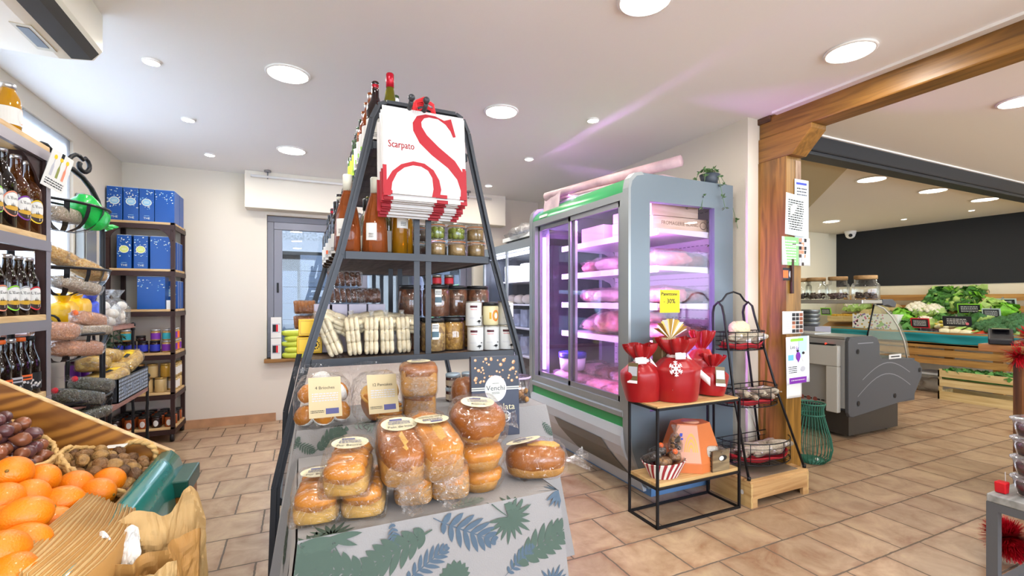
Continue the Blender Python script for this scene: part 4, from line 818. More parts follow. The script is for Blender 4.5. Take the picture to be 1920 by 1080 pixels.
ROSE = glass('rose_wine', 'b8602e', .65); AMBER = glass('amber_wine', 'c88a1c', .6); OLIVE = glass('olive_wine', '6a6412', .5); REDW = pm('red_wine_glass', '160708', .05, coat=.5); CLEAR = film('bottle_clear_glass', 'f4f4ee', .08, .8, .03, .0); LIMEG = glass('green_glass', '2c4a1c', .4)
PB = [(.03, 0), (.0375, .005), (.0375, .17), (.035, .19), (.022, .215), (.0155, .235), (.014, .285), (.0155, .287), (.0155, .297), (.013, .298)]   # bordeaux
PR = [(.03, 0), (.037, .004), (.037, .12), (.032, .17), (.022, .22), (.016, .26), (.0145, .31), (.0155, .312), (.0155, .322)]                          # flute
PM_ = [(.046, 0), (.053, .008), (.05, .10), (.043, .16), (.03, .21), (.019, .245), (.0165, .30), (.0175, .302), (.0175, .315)]                          # rose skirt bottle
PX = [(.04, 0), (.048, .006), (.048, .12), (.044, .15), (.03, .175), (.018, .19), (.016, .24), (.018, .242), (.018, .25)]                               # spirit
def wine(prof, g, loc, label, lab=None, capm=None, caph=.06, group=None, rz=0, labz=(.05, .13), lw=.05, accent=None, s=1):
    t = thing('wine_bottle', label, 'bottle', loc, rz, group, s=s); MB().lathe(prof, g, 18).build('glass_body', t)
    top = prof[-1][1]; r = max(p[0] for p in prof)
    if capm: MB().lathe([(prof[-1][0] + .0015, top - caph), (prof[-1][0] + .0015, top - .002), (prof[-1][0] - .001, top + .002)], capm, 14).build('capsule', t)
    if lab:
        rr = [p[0] for p in prof if p[1] <= labz[0] + .02][-1]; rr = max(rr, r * .93) if prof is not PM_ else .0515
        f = MB(); f.rect(-lw, lw, labz[0], labz[1], lab, n=12)
        if accent: f.rect(-lw * .3, lw * .1, labz[0] + .03, labz[0] + .05, accent, n=2, z=.0006)
        f.line_text(lw * .9, .02, 3, INK, TR(0, labz[0] + .02, .0006)); MB().bend(f, rr + .0012).build('paper_label', t)
    return t
WCAP = pm('cream_capsule', 'dedccb', .4); RCAP = pm('red_capsule', 'b0182c', .25, .4); BCAP = pm('black_capsule', '141416', .3); YLAB = color('yellow_wine_label', 'f0d020'); LIME = color('lime_label', 'b4e020')
cz = ZT + .001
wine(PR, OLIVE, (.345, 1.99, cz), 'tall white wine bottle with red capsule and yellow label, highest on the rack', YLAB, RCAP, .06, 'wine bottles on the top shelf', 20, (.01, .09), .045, s=.97)
wine(PB, REDW, (.295, 2.06, cz), 'dark wine bottle with red capsule and white label on the top shelf, second in line', PAPER, RCAP, .07, 'wine bottles on the top shelf', -20, (.04, .13), .045)
for k in range(7):
    wine(PB, (ROSE, ROSE, ROSE, LIMEG, LIMEG, REDW, LIMEG)[k], (.292, 2.18 + .115 * k, cz), f'bottle in the row along the left edge of the top shelf, {ORD[k + 2]} from the front', (PAPER, PAPER, PAPER, PAPER, LIME, LIME, LIME)[k], (SILV, SILV, SILV, BCAP, SILV, BCAP, BCAP)[k], .05, 'wine bottles on the top shelf', -40, (.03, .14), .045, accent=GRN)
for k in range(4): wine(PB, (LIMEG, ROSE, OLIVE, REDW)[k], (.40, 2.16 + .13 * k, cz), f'bottle in the inner row of the top shelf, {ORD[k]} from the front', PAPER, (SILV, WCAP, RCAP, BCAP)[k], .05, 'wine bottles on the top shelf', -20, (.03, .13), .045)
cz = Z2 + .005; G = 'bottles on the second shelf'
wine(PM_, ROSE, (.176, 2.0, cz), 'orange rose wine bottle with cream capsule beside the rack leg', PAPER, WCAP, .065, G, -35, (.06, .13), .02)
wine(PM_, ROSE, (.285, 2.0, cz), 'orange rose wine bottle with cream capsule and square white label', PAPER, WCAP, .065, G, -25, (.05, .12), .022)
wine(PB, AMBER, (.392, 2.02, cz), 'golden wine bottle with white label half behind the carrier bags', PAPER, WCAP, .05, G, 15, (.12, .165), .03, s=.93); wine(PB, AMBER, (.432, 2.09, cz), 'slim amber bottle beside the centre uprights', None, BCAP, .05, G, s=.86)
for k, (x, y, pf, g, cp, lb, lab) in enumerate(((.27, 2.13, PX, CLEAR, BCAP, 'clear spirit bottle with black stopper between the two rose bottles', None), (.185, 2.12, PX, CLEAR, BCAP, 'clear round shouldered bottle with black stopper behind the leg', None), (.362, 2.12, PB, CLEAR, BCAP, 'clear bottle with black cap right of the rose bottles', PAPER),
        (.168, 2.3, PB, REDW, WCAP, 'red wine bottle with pale capsule on the left edge, nearest the leg', PAPER), (.165, 2.48, PB, REDW, BCAP, 'red wine bottle with black capsule on the left edge, second back', PAPER), (.162, 2.68, PB, REDW, RCAP, 'red wine bottle with red capsule on the left edge, third back', PAPER), (.16, 2.88, PB, REDW, BCAP, 'red wine bottle with black capsule on the left edge, fourth back', PAPER), (.16, 3.05, PB, REDW, BCAP, 'red wine bottle with black capsule on the left edge, farthest back', PAPER),
        (.3, 2.3, PB, OLIVE, BCAP, 'green wine bottle with black capsule behind the rose pair', PAPER), (.4, 2.28, PB, LIMEG, BCAP, 'green wine bottle behind the golden one', PAPER), (.27, 2.5, PX, CLEAR, SILV, 'clear bottle with silver cap in the middle of the second shelf', None))):
    wine(pf, g, (x, y, cz), lb, lab, cp, .05, G, -50, (.02, .11), .045, accent=ORA if k == 5 else None)
# preserving jars
KJ = film('jar_glass', 'f2f4ee', .08, .7, .04, 0); OSEAL = pm('orange_rubber_seal', 'c8702a', .5); OL = pm('green_olives', '8f9a2e', .35, bump=.2, bs=30); TERR = pm('tan_terrine', '9c7a4a', .5, var=.3, vs=40, bump=.5, bs=50); FIG = pm('dark_figs', '4a2a22', .4, var=.4, vs=30)
def clip_jar(loc, fill, label, s=1, fr=1):
    t = thing('preserve_jar', label, 'jar', loc, RND.uniform(0, 360), 'clip top preserve jars', s=s); m = MB()
    if fill is OL:
        for z in (.018, .043):
            for k in range(6): m.ball((.024 * math.cos(k * 1.05 + z * 30), .024 * math.sin(k * 1.05 + z * 30), z), .0145, OL, 10, 7)
            m.ball((0, 0, z), .0145, OL, 10, 7)
        m.build('olives', t)
    else: m.lathe([(.036, .004), (.038, .008), (.038, .052), (.0, .053)], fill, 18).build('filling', t)
    MB().lathe([(.036, 0), (.0405, .004), (.0405, .054), (.037, .06), (.037, .064), (.040, .066), (.040, .072), (.03, .076), (0, .076)], KJ, 20).build('glass', t)
    MB().lathe([(.0405, .0615), (.042, .063), (.0405, .0645)], OSEAL, 18, caps=False).build('rubber_seal', t)
    m = MB(); m.tube([(.041, .0, .05), (.047, .0, .062), (.043, 0, .075), (.02, 0, .079)], .0015, SILV, 4); m.tube([(.0415 * math.cos(a), .0415 * math.sin(a), .058) for a in [.2618 * k for k in range(24)]], .0014, SILV, 4, True); m.build('wire_clip', t)
jz = Z2 + .005
for k, (x, y) in enumerate(((.548, 2.0), (.642, 2.0), (.735, 2.0), (.5, 2.13), (.595, 2.13), (.69, 2.13))):
    clip_jar((x, y, jz), TERR if k != 3 else FIG, ('tan terrine jar in the front row, left one, on the jar shelf', 'tan terrine jar in the front row, middle one', 'tan terrine jar in the front row, right one by the rack leg', 'dark fig jar in the second row by the uprights', 'tan terrine jar in the second row, middle', 'tan terrine jar in the second row, right')[k])
    if k in (0, 1, 2, 3): clip_jar((x + .012, y + .045, jz + .078), OL if k in (0, 1) else TERR if k == 2 else FIG, ('green olive jar stacked on the left terrine jar', 'green olive jar stacked on the middle terrine jar', 'tan terrine jar stacked on the right one', 'fig jar stacked highest by the uprights')[k])
# cans and big jars on the third shelf, right half
CANW = pm('white_can_label', 'cfcfcc', .4); TIN = pm('tin_rim', 'b8b4a8', .3, .8); BLID = pm('black_jar_lid', '1a1a1c', .35); MAR = pm('maroon_print', '4a1620', .5)
def duck(f, x, y, s):
    f.oval(x, y, .010 * s, .006 * s, INK, 8, .0008); f.flat([(x + .004 * s, y), (x + .011 * s, y + .016 * s), (x + .006 * s, y + .004 * s)], INK, TR(0, 0, .0009)); f.oval(x + .0105 * s, y + .016 * s, .004 * s, .003 * s, INK, 6, .001)
    f.flat([(x + .012 * s, y + .017 * s), (x + .019 * s, y + .014 * s), (x + .012 * s, y + .014 * s)], INK, TR(0, 0, .001)); f.flat([(x - .008 * s, y), (x - .019 * s, y - .001), (x - .006 * s, y - .004 * s)], INK, TR(0, 0, .0009)); f.rect(x - .001, x + .001, y - .013 * s, y - .005 * s, INK, z=.0009)
def can(loc, label, rz):
    t = thing('food_can', label, 'can', loc, rz, 'white cans with a duck print'); MB().lathe([(.036, 0), (.037, .002), (.037, .105), (.036, .107)], CANW, 20).build('can_body', t)
    MB().lathe([(.0375, .105), (.0385, .108), (.0375, .111), (.034, .111), (.033, .108), (0, .108)], TIN, 20).build('rim', t)
    f = MB(); f.rect(-.028, .006, .082, .092, MAR, n=5); f.line_text(.03, .006, 1, RED, TR(-.01, .074, 0)); f.line_text(.03, .008, 2, GREY, TR(-.015, .035, 0)); duck(f, .016, .02, .95); MB().bend(f, .0376).build('print', t)
for k, (x, y, z) in enumerate(((.73, 1.995, 0), (.808, 1.995, 0), (.885, 1.995, 0), (.725, 2.005, .112), (.888, 2.01, .112))):
    can((x, y, Z3 + .005 + z), ('white duck print can, bottom row, left one', 'white duck print can, bottom row, middle one', 'white duck print can, bottom row, right one at the rack leg', 'white duck print can stacked on the left one', 'white duck print can stacked on the right one')[k], -14 + 4 * k)
t = thing('rillettes_jar', 'glass jar with black lid and cream rooster label between the upper cans', 'jar', (.807, 2.0, Z3 + .117), 0); MB().lathe([(.034, 0), (.037, .004), (.037, .085), (.034, .09)], pm('cream_rillettes', 'd8cda0', .3, coat=.4), 18).build('glass', t); MB().lathe([(.036, .09), (.037, .105), (.034, .107)], BLID, 18).build('lid', t)
f = MB(); f.oval(.012, .045, .018, .026, ORA, 10); f.oval(.012, .045, .014, .021, FIELD, 10, .0005); f.oval(.012, .045, .008, .014, PAPER, 8, .001); f.rect(-.02, -.01, .03, .06, FIELD, n=2); MB().bend(f, .0378).build('paper_label', t)
BEAN = grain('white_beans', '7a5030', 'd8b070', 70); CASS = grain('brown_cassoulet', '3c1c10', '8a4a24', 40); BEAN2 = grain('golden_beans', '8a5a1c', 'd09a3e', 80)
def big_jar(x, y, z, fill, label, r=.055, h=.145, lab=True):
    t = thing('bean_jar', label, 'jar', (x, y, Z3 + .005 + z), -20, 'large black lidded jars'); MB().lathe([(r * .9, .002), (r * .98, .008), (r * .98, h * .82), (r * .85, h * .88)], fill, 20).build('filling', t)
    MB().lathe([(r * .93, 0), (r, .006), (r, h * .83), (r * .86, h * .9)], KJ, 20, caps=False).build('glass', t); MB().lathe([(r * .92, h * .9), (r * .94, h), (r * .88, h * 1.01)], BLID, 20).build('lid', t)
    if lab: f = MB(); f.rect(.0, .03, .055, .125 if h > .14 else .1, PAPER, n=4); f.rect(.0, .03, .065, .09, color('slate_label_band', '4a6470'), n=4, z=.0005); f.line_text(.026, .02, 3, INK, TR(.015, .11, .0006)); MB().bend(f, r + .001).build('paper_label', t)
big_jar(.545, 2.04, 0, BEAN, 'large jar of white beans with slate label, left on the bottom row'); big_jar(.645, 2.07, 0, BEAN2, 'large jar of golden beans on the bottom row, beside the cans', lab=False)
big_jar(.575, 2.1, .152, CASS, 'large dark cassoulet jar with slate label on the upper row', .062); big_jar(.69, 2.17, .152, CASS, 'large dark cassoulet jar on the upper row, second', .06, lab=False); big_jar(.8, 2.16, .152, CASS, 'large orange brown jar on the upper row behind the cans', .058, lab=False); big_jar(.49, 2.16, .0, CASS, 'large dark jar by the centre uprights, bottom row', .055)
big_jar(.475, 2.2, .152, CASS, 'large dark jar with pale round label by the centre uprights', .055, lab=False); big_jar(.76, 2.16, 0, BEAN2, 'large golden bean jar behind the bottom cans', .055, lab=False); big_jar(.68, 2.22, 0, CASS, 'large dark jar in the second row at the bottom', .055, lab=False)
for k, x in enumerate((.60, .66)):
    t = thing('small_jar', ('small red labelled jar on top of the dark jars, left one', 'small red labelled jar on top of the dark jars, right one')[k], 'jar', (x, 2.18, Z3 + .305), 0, 'small jars on the large jars'); MB().lathe([(.02, 0), (.022, .004), (.022, .04)], CASS, 12).build('glass', t); MB().lathe([(.0225, .008), (.0225, .035)], RED, 12, caps=False).build('label_band', t); MB().lathe([(.0225, .04), (.0225, .05)], TIN, 12).build('lid', t)
# ladyfinger bags and biscuit trays, left half
LF = pm('ladyfinger', 'e0d2b2', .7, var=.12, vs=25, bump=.5, bs=60)
def lady_bag(loc, rz, ry, label, rx=0):
    t = thing('biscuit_bag', label, 'bag', loc, rz, 'clear bags of ladyfinger biscuits', rx, ry); m = MB()
    for i in range(3):
        for j in range(2):
            for q_ in range(3): m.ball((-.048 + .048 * q_, -.028 + .056 * j, -.018 + .018 * i), (.031, .0265, .0105), LF, 10, 6, p=.7)
    m.build('biscuits', t); m = MB().ball((0, 0, 0), (.08, .06, .033), FILM, 18, 10, nz=.18, ns=4, seed=rz * .1, p=.55)
    for s in (-1, 1): m.sheet(lambda u, v: (s * (.07 + .035 * v), (u - .5) * .07 * (1 - .3 * v), .006 * math.sin(14 * u + 3 * v) * (1 + v)), 14, 4, FILM)
    m.build('film_wrapper', t)
zb = Z3 + .075
for k, (px, py, rx_, lb) in enumerate(((619, 646, 68, 'leaning at the far left of the front row'), (663, 646, 84, 'second in the front row, bulging'), (697, 645, 90, 'third in the front row'), (726, 644, 88, 'fourth in the front row'), (757, 642, 87, 'last of the front row by the uprights'))):
    p = atY(px, py, 2.02); lady_bag((p.x, 2.02 + .004 * k, Z3 + .085), 0, rx_, 'clear bag of ladyfingers standing upright, ' + lb, 8)
for k, (px, py, rz, lb) in enumerate(((634, 604, 22, 'lying tilted on top at the left'), (690, 601, -8, 'lying on top in the middle'), (751, 603, 6, 'lying on top at the right by the uprights'))):
    p = atY(px, py, 2.05); lady_bag((p.x, 2.06, p.z - .005), 0, rz, 'clear bag of ladyfingers ' + lb, 20)
LAV = pm('lavender_wrapping', 'a6a0b0', .5, bump=.1, bs=20)
for k in range(4):
    p = atY((606, 633, 669, 704)[k], 582, 2.2); m = MB(); m.bx(-.038, .038, -.04, .04, 0, .21, LAV); tag(m.build('wrapped_packet', None, (p.x, 2.2, Z3 + .006), bev=.003), f'tall grey wrapped packet behind the ladyfingers, {ORD[k]} from the left', 'packet', 'grey wrapped packets')
COOK = pm('brown_cookie', '5a3018', .7, var=.4, vs=40, bump=.6, bs=50); COOKL = pm('light_cookie', 'a8682e', .7, var=.3, vs=40, bump=.6, bs=50)
def cookie_tray(px, py, Y, z, label, c, w=.15):
    p = atY(px, py, Y); t = thing('cookie_tray', label, 'tray', (p.x, Y, z), 0, 'clear trays of cookies'); m = MB()
    for k in range(6): m.lathe([(0, -.011), (.03, -.009), (.033, 0), (.03, .009), (0, .011)], c, 14, TR(-w / 2 + w * (k + .7) / 6.4, 0, .034, 0, 82, 0))
    m.build('cookies', t); m = MB(); m.bx(-w / 2, w / 2, -.04, .04, 0, .07, FILMS); m.build('clear_tray', t, bev=.012)
zt = Z3 + .22
cookie_tray(648, 568, 2.21, zt, 'clear tray of dark cookies on the packets, lower left one', COOK); cookie_tray(646, 545, 2.21, zt + .074, 'clear tray of dark cookies stacked highest', COOK); cookie_tray(690, 568, 2.22, zt, 'clear tray of dark cookies on the packets, right one', COOK, .11)
cookie_tray(572, 602, 2.5, Z3 + .09, 'clear tray of light cookies at the far left of the shelf, lower one', COOKL, .1); cookie_tray(572, 580, 2.5, Z3 + .164, 'clear tray of light cookies at the far left of the shelf, upper one', COOKL, .1)
TINY = pm('yellow_tin', 'e0b41c', .3, .2); 
for k, (px, z, d) in enumerate(((580, 0, 0), (583, .075, .01))):
    p = atY(px, 650, 2.22); t = thing('biscuit_tin', ('yellow biscuit tin with dark seal at the left leg, lower one', 'yellow biscuit tin at the left leg, upper one')[k], 'tin', (p.x, 2.2 + d, Z3 + .005 + z), 0, 'yellow tins'); m = MB(); m.bx(-.05, .05, -.05, .05, 0, .07, TINY); m.build('box_body', t, bev=.003); m = MB(TR(0, -.051, .036, 90)); m.rect(-.044, .044, -.029, .029, pm('dark_yellow_print', 'c89a10', .4)); m.rect(-.041, .041, -.026, .026, TINY, z=.0004)
    for q_ in range(12): m.oval(.022 + .016 * math.cos(q_ * .5236), .016 * math.sin(q_ * .5236), .003, .003, INK, 5, .0006)
    m.oval(.022, 0, .008, .008, INK, 8, .0006); m.build('seal_print', t)
# carrier bags on the hooks
BAGW = pm('white_bag_paper', 'cfccca', .55, bump=.06, bs=14); BAGR = pm('bag_red_print', '9c1020', .55); CORD = pm('red_cord', 'd01f28', .6)
def carrier_bags():
    S = [(765, 450), (783, 445), (742, 330), (700, 345), (640, 322), (580, 318), (530, 335), (508, 380), (515, 430), (560, 505), (640, 575), (750, 650), (815, 720), (845, 790), (848, 840), (885, 842), (883, 770), (860, 690), (790, 600), (680, 520), (600, 450), (565, 400), (560, 370), (575, 345), (605, 335), (660, 340), (710, 370), (745, 410)]
    O = [(368, 838), (375, 760), (410, 690), (460, 645), (530, 622), (600, 632), (660, 670), (700, 730), (718, 790), (712, 840), (662, 840), (668, 790), (655, 720), (625, 675), (580, 652), (530, 648), (480, 665), (440, 700), (415, 760), (412, 838)]
    w, h = .325, .345
    def loc(p):
        v = (p[1] - 290 - (p[0] - 325) * .05) / 530; x0, x1 = 325 + 45 * v, 820 + 65 * v; return ((p[0] - x0) / (x1 - x0) * w - w / 2, h / 2 - v * h)
    n = 14; p0 = Vector((.448, 1.80, 1.775))
    for k in range(n):
        f_ = k / (n - 1); o = thing('carrier_bag', 'white paper carrier bag with a large red letter S in front of the stack' if k == 0 else 'white paper carrier bag with red letter print behind the front one in the hanging stack', 'carrier bag', p0 + Vector((RND.uniform(-.008, .008) if k else 0, .009 * k, -.004 * k + RND.uniform(-.004, .004))), RND.uniform(-1.5, 1.5) if k else 0, 'red and white carrier bags on the hooks', rx=-6 + 3 * f_)
        fl = RND.uniform(.004, .016) * (k > 0)
        m = MB(); m.bx(-w / 2, w / 2, -.0035, .0035, -h / 2 - fl, h / 2, BAGW); m.build('paper_body', o)
        m = MB(); m.bx(-w / 2 - .002, -w / 2 + .012, -.0036, .0036, -h / 2 - fl - .001, -h / 2 + .11, BAGR); m.bx(w / 2 - .012, w / 2 + .002, -.0036, .0036, -h / 2 - fl - .001, -h / 2 + .13, BAGR)
        for a, b in ((-.5, -.40), (.12, .26), (.42, .5)): m.bx(a * w, b * w, -.0037, .0037, -h / 2 - fl - .0012, -h / 2 - fl + .012, BAGR)
        if k == 0:
            M_ = TR(0, -.0042, 0, 90); m.flat([loc(p) for p in S], BAGR, M_); m.flat([loc(p) for p in O], BAGR, M_)
            [m.text('Scarpato', .04, BAGR, M_ @ TR(loc((452, 528))[0] + q_, loc((452, 528))[1], 0, 0, 0, 0, (.72, 1, 1))) for q_ in (-.0006, .0006)]; m.text('maison', .008, GREY, M_ @ TR(*loc((450, 503)), 0))
        m.build('red_print', o)
        if k % 3 == 0:
            m = MB(); y = .0
            for s in range(3): m.tube([(-.045 + .01 * s, y, h / 2 - .02), (-.04 + .004 * s, y - .002, h / 2 + .03 + .006 * s), (0, y - .004 * s, h / 2 + .048 + .005 * s), (.04, y - .002, h / 2 + .03 + .004 * s), (.05 - .01 * s, y, h / 2 - .02)], .0032, CORD, 6)
            m.build('cord_handle', o)
carrier_bags()

# ---------------- bread tables and cloths
TX0, TX1, TY0, TY1, TZ = -.005, .612, 1.05, 1.60, .70
UX0, UX1, UY0, UY1, UZ = -.01, .89, 1.62, 1.93, .78
CLOTH = pm('linen_tablecloth', '8d8a89', .85, bump=.12, bs=300, sheen=.2); LG = pm('sage_leaf_print', '48594f', .85); LB = pm('blue_grey_leaf_print', '4a5b6b', .85); LP_ = pm('pale_leaf_print', '7f8a82', .85)
def table(name, label, x0, x1, y0, y1, z):
    t = thing(name, label, 'table', ((x0 + x1) / 2, (y0 + y1) / 2, 0)); a, b = (x1 - x0) / 2 - .006, (y1 - y0) / 2 - .006
    MB().bx(-a, a, -b, b, z - .03, z - .004, PINEX).build('table_top', t)
    for sx in (-1, 1):
        for sy in (-1, 1): MB().bx(sx * (a - .03) - .02, sx * (a - .03) + .02, sy * (b - .03) - .02, sy * (b - .03) + .02, 0, z - .03, PINEX).build('leg', t)
table('bread_table', 'low table under the leaf print cloth carrying the front breads', TX0, TX1, TY0, TY1, TZ); table('back_table', 'higher table under leaf print cloth behind the front breads', UX0, UX1, UY0, UY1, UZ)
def cloth(name, label, x0, x1, y0, y1, z, drop, leaves, sides=(1, 1)):
    def top(x, y): return Vector((x, y, z + .001))
    def fold(s, d): return .012 * math.sin(s * 17) * d + .02 * math.sin(s * 6.1 + 1) * d
    def front(x, d):     # d: distance below the table edge
        f = d / .7; xx = (x0 + x1) / 2 + (x - (x0 + x1) / 2) * (1 + .28 * f); return Vector((xx, y0 - .004 - .03 * f - fold(x, f) - .008 * min(1, d / .02), z - d + .004 * math.exp(-d * 120)))
    def side(sx, y, d):
        f = d / .7; X = x1 if sx > 0 else x0; return Vector((X + sx * (.004 + .085 * f + fold(y * 1.3, f)), y - (.03 * f if y < (y0 + y1) / 2 else 0), z - d))
    m = MB(); m.sheet(lambda u, v: top(x0 + (x1 - x0) * u, y0 + (y1 - y0) * v), 4, 4, CLOTH); m.sheet(lambda u, v: front(x0 + (x1 - x0) * u, drop * v), 50, 14, CLOTH)
    for sx in (-1, 1): m.sheet(lambda u, v: side(sx, y0 + (y1 - y0) * u, drop * v), 24, 14, CLOTH)
    o = m.build(name); tag(o, label, 'tablecloth')
    m = MB()
    def put(kind, x, d, size, ang, mat, on='front'):
        def mp(a, b):
            ca, sa = math.cos(math.radians(ang)), math.sin(math.radians(ang)); X, Dn = x + size * (a * ca - b * sa), d - size * (a * sa + b * ca)
            if on == 'right': return side(1, X, max(.0, Dn)) + Vector((.0015, 0, 0))
            if on == 'left': return side(-1, X, max(.0, Dn)) + Vector((-.0015, 0, 0))
            if on == 'top' or Dn < 0: return Vector((min(max(X, x0), x1), min(max(y0 - Dn, y0), y1), z + .0022))
            return front(min(max(X, x0), x1), Dn) + Vector((0, -.0018, .0005))
        def blade(ax, ay, a, L_, w_, n=6):
            ca, sa = math.cos(math.radians(a)), math.sin(math.radians(a)); pts = []
            for k in range(n + 1):
                q_ = k / n; hw = w_ * math.sin(math.pi * min(1, .12 + .88 * q_)) ** .8; pts += [(ax + ca * L_ * q_ - sa * hw, ay + sa * L_ * q_ + ca * hw), (ax + ca * L_ * q_ + sa * hw, ay + sa * L_ * q_ - ca * hw)]
            m.add([mp(*p) for p in pts], [(2 * k, 2 * k + 1, 2 * k + 3, 2 * k + 2) for k in range(n)], mat)
        if kind == 'fan':
            for k in range(15): blade(0, 0, -20 + k * 20, .95 + .1 * math.sin(k * 2), .085)
            blade(0, 0, -60, 1.3, .02)
        elif kind == 'fern':
            blade(-.1, 0, 0, 2.1, .018, 10)
            for k in range(8): s_ = .62 * math.sin(.5 + k * .33); blade(.2 + k * .22, 0, 62 - 4 * k, s_, .075); blade(.2 + k * .22, 0, -62 + 4 * k, s_, .075)
        elif kind == 'frond':
            blade(-.2, 0, 0, 2.4, .05, 10)
            for k in range(7): s_ = .8 * math.sin(.6 + k * .3); blade(.1 + k * .27, 0, 50 + 6 * math.sin(k), s_, .12); blade(.1 + k * .27, 0, -55, s_ * .9, .13)
        elif kind == 'monstera':
            for k in range(9): blade(0, 0, 10 + k * 20, .9 - .15 * abs(k - 4) / 4, .2)
    for l in leaves: put(*l)
    p = m.build('leaf_print', o); return o
def fd(px, py): p = atY(px, py, 1.035); return p.x, TZ - p.z
lv = []
for kind, px, py, size, ang, mat in (('fan', 955, 972, .062, 200, LG), ('fern', 820, 978, .085, -28, LB), ('frond', 800, 1000, .07, 200, LG), ('fan', 622, 1015, .06, 0, LG), ('fan', 585, 1048, .06, 20, LG), ('monstera', 850, 1085, .05, 0, LG), ('frond', 960, 1055, .075, 20, LG), ('fan', 1050, 925, .045, 220, LB), ('fern', 940, 1078, .05, 35, LB), ('frond', 700, 1070, .07, 165, LG), ('fern', 850, 950, .05, 10, LP_), ('monstera', 1080, 1070, .05, 90, LG), ('fern', 735, 985, .03, -80, LB), ('fern', 760, 1090, .06, 30, LB), ('fan', 1020, 1100, .05, 0, LB)):
    x, d = fd(px, py); lv.append((kind, x, d, size, ang, mat))
lv += [('fan', 1.25, .18, .06, 0, LB, 'left'), ('frond', 1.45, .25, .08, 60, LG, 'left'), ('fern', 1.2, .3, .08, 40, LG, 'right'), ('fern', .1, -.3, .09, 20, LG), ('fern', .45, -.35, .09, 70, LP_)]
cloth('tablecloth', 'cream linen cloth with sage and blue palm leaf print on the front table', TX0, TX1, TY0, TY1, TZ, .68, lv)
def fu(px, py): p = atY(px, py, 1.615); return p.x, UZ - p.z
lv = []
for kind, px, py, size, ang, mat in (('frond', 600, 840, .05, 40, LG), ('fern', 560, 830, .035, -30, LG), ('fern', 545, 850, .03, 60, LG), ('fern', 760, 795, .05, 200, LB), ('fern', 840, 790, .04, 30, LG), ('fern', 1010, 790, .035, -60, LG), ('fan', 700, 790, .04, 0, LP_), ('fern', 880, 760, .04, 10, LP_), ('fern', 660, 800, .05, 10, LP_)):
    x, d = fu(px, py); lv.append((kind, x, d, size, ang, mat))
lv += [('fern', 1.7, .1, .05, 280, LG, 'right'), ('fern', 1.75, .3, .06, 300, LB, 'right')]
cloth('tablecloth', 'cream linen cloth with sage leaf print on the higher back table', UX0, UX1, UY0, UY1, UZ, .6, lv)

# breads
CR1 = pm('golden_crust', 'c27a22', .3, var=.3, vs=7, coat=.25); CR2 = pm('dark_glazed_crust', '9a5816', .28, var=.38, vs=6, coat=.3); CRS = pm('tan_loaf_side', 'b27e3a', .55, var=.25, vs=14, bump=.2, bs=60); PALEC = pm('pale_sponge', 'd4a24c', .6, var=.15, vs=12)
CREAM = pm('cream_label', 'cfc5a2', .5); BEIGE = pm('beige_label', 'bfae88', .5); BARC = pm('barcode_blue', '4a4a7a', .5)
def bread_label(m, M, rx, ry, words, seed=1):
    m.oval(0, 0, rx, ry, CREAM, 16) if M is None else m.add(*_ov(rx, ry), CREAM, M)
    T_ = M @ TR(0, 0, .0006)
    m.text(words, ry * .42, INK, T_ @ TR(0, -ry * .45, 0)); m.line_text(rx * 1.2, ry * .5, 3, BARC, T_ @ TR(0, ry * .15, 0), seed); m.flat([(-rx * .5, ry * .45), (rx * .2, ry * .45), (rx * .2, ry * .7), (-rx * .5, ry * .7)], BARC, T_)
def _ov(rx, ry, n=20):
    return [(rx * math.cos(6.2832 * k / n), ry * math.sin(6.2832 * k / n), 0) for k in range(n)], [tuple(range(n))]
def tin_loaf(L_, w, h, crust, seed):
    m = MB().ball((0, 0, h * .36), (w / 2, L_ / 2, h * .36), CRS, 18, 10, p=.42); c = MB()
    c.ball((0, 0, h * .66), (w / 2 * 1.03, L_ / 2 * 1.02, h * .34), crust, 20, 12, p=.6, nz=.1, ns=2, seed=seed)
    c.ball((0, -L_ * .05, h * .92), (w * .22, L_ * .36, h * .09), PALEC, 12, 8, nz=.25, seed=seed); return m, c
def burst(m, M, r, n=11, seed=0):
    """gathered film: pleats radiating from a knot"""
    q_ = random.Random(seed)
    m.sheet(lambda u, v: (r * v * math.cos(6.2832 * u), -.022 * (1 - v) ** 2 + .006 * math.sin(u * 6.2832 * n) * v * (1.2 - v), r * v * math.sin(6.2832 * u) * .8), n * 4, 5, FILM, M, wrap=True)
    m.sheet(lambda u, v: (.008 * (1 + 2.5 * v) * math.cos(6.2832 * u) * (1 + .4 * math.sin(u * 44)), -.02 - .03 * v, .008 * (1 + 2.5 * v) * math.sin(6.2832 * u)), 16, 3, FILM, M, wrap=True)
def wrapped_loaf(name, label, px, py, z, size, rz, crust=CR1, words=None, rx=0, seed=0, dy=0, group=None, gather=True):
    """px, py: where the near bottom edge of the loaf meets what it lies on (height z)"""
    L_, w, h = size; p = atZ(px, py, z); t = thing(name, label, 'bread', (p.x + math.sin(math.radians(-rz)) * L_ / 2, p.y + L_ / 2 * math.cos(math.radians(rz)) + dy, z), rz, group, rx)
    m, c = tin_loaf(L_, w, h, crust, seed); m.build('loaf_side', t); c.build('crust', t)
    m = MB().ball((0, 0, h * .52), (w / 2 * 1.06, L_ / 2 * 1.05, h * .56), FILM, 22, 14, nz=.07, ns=5, seed=seed + .3, p=.5)
    if gather: burst(m, TR(0, -L_ / 2 * 1.04, h * .42), w * .46, 11, seed)
    m.build('film_wrapper', t)
    if words: m = MB(); bread_label(m, TR(0, L_ * .12, h * 1.06, 6, 0, 180 if seed % 2 else 0), w * .42, w * .29, words, seed); m.build('paper_label', t)
    return t
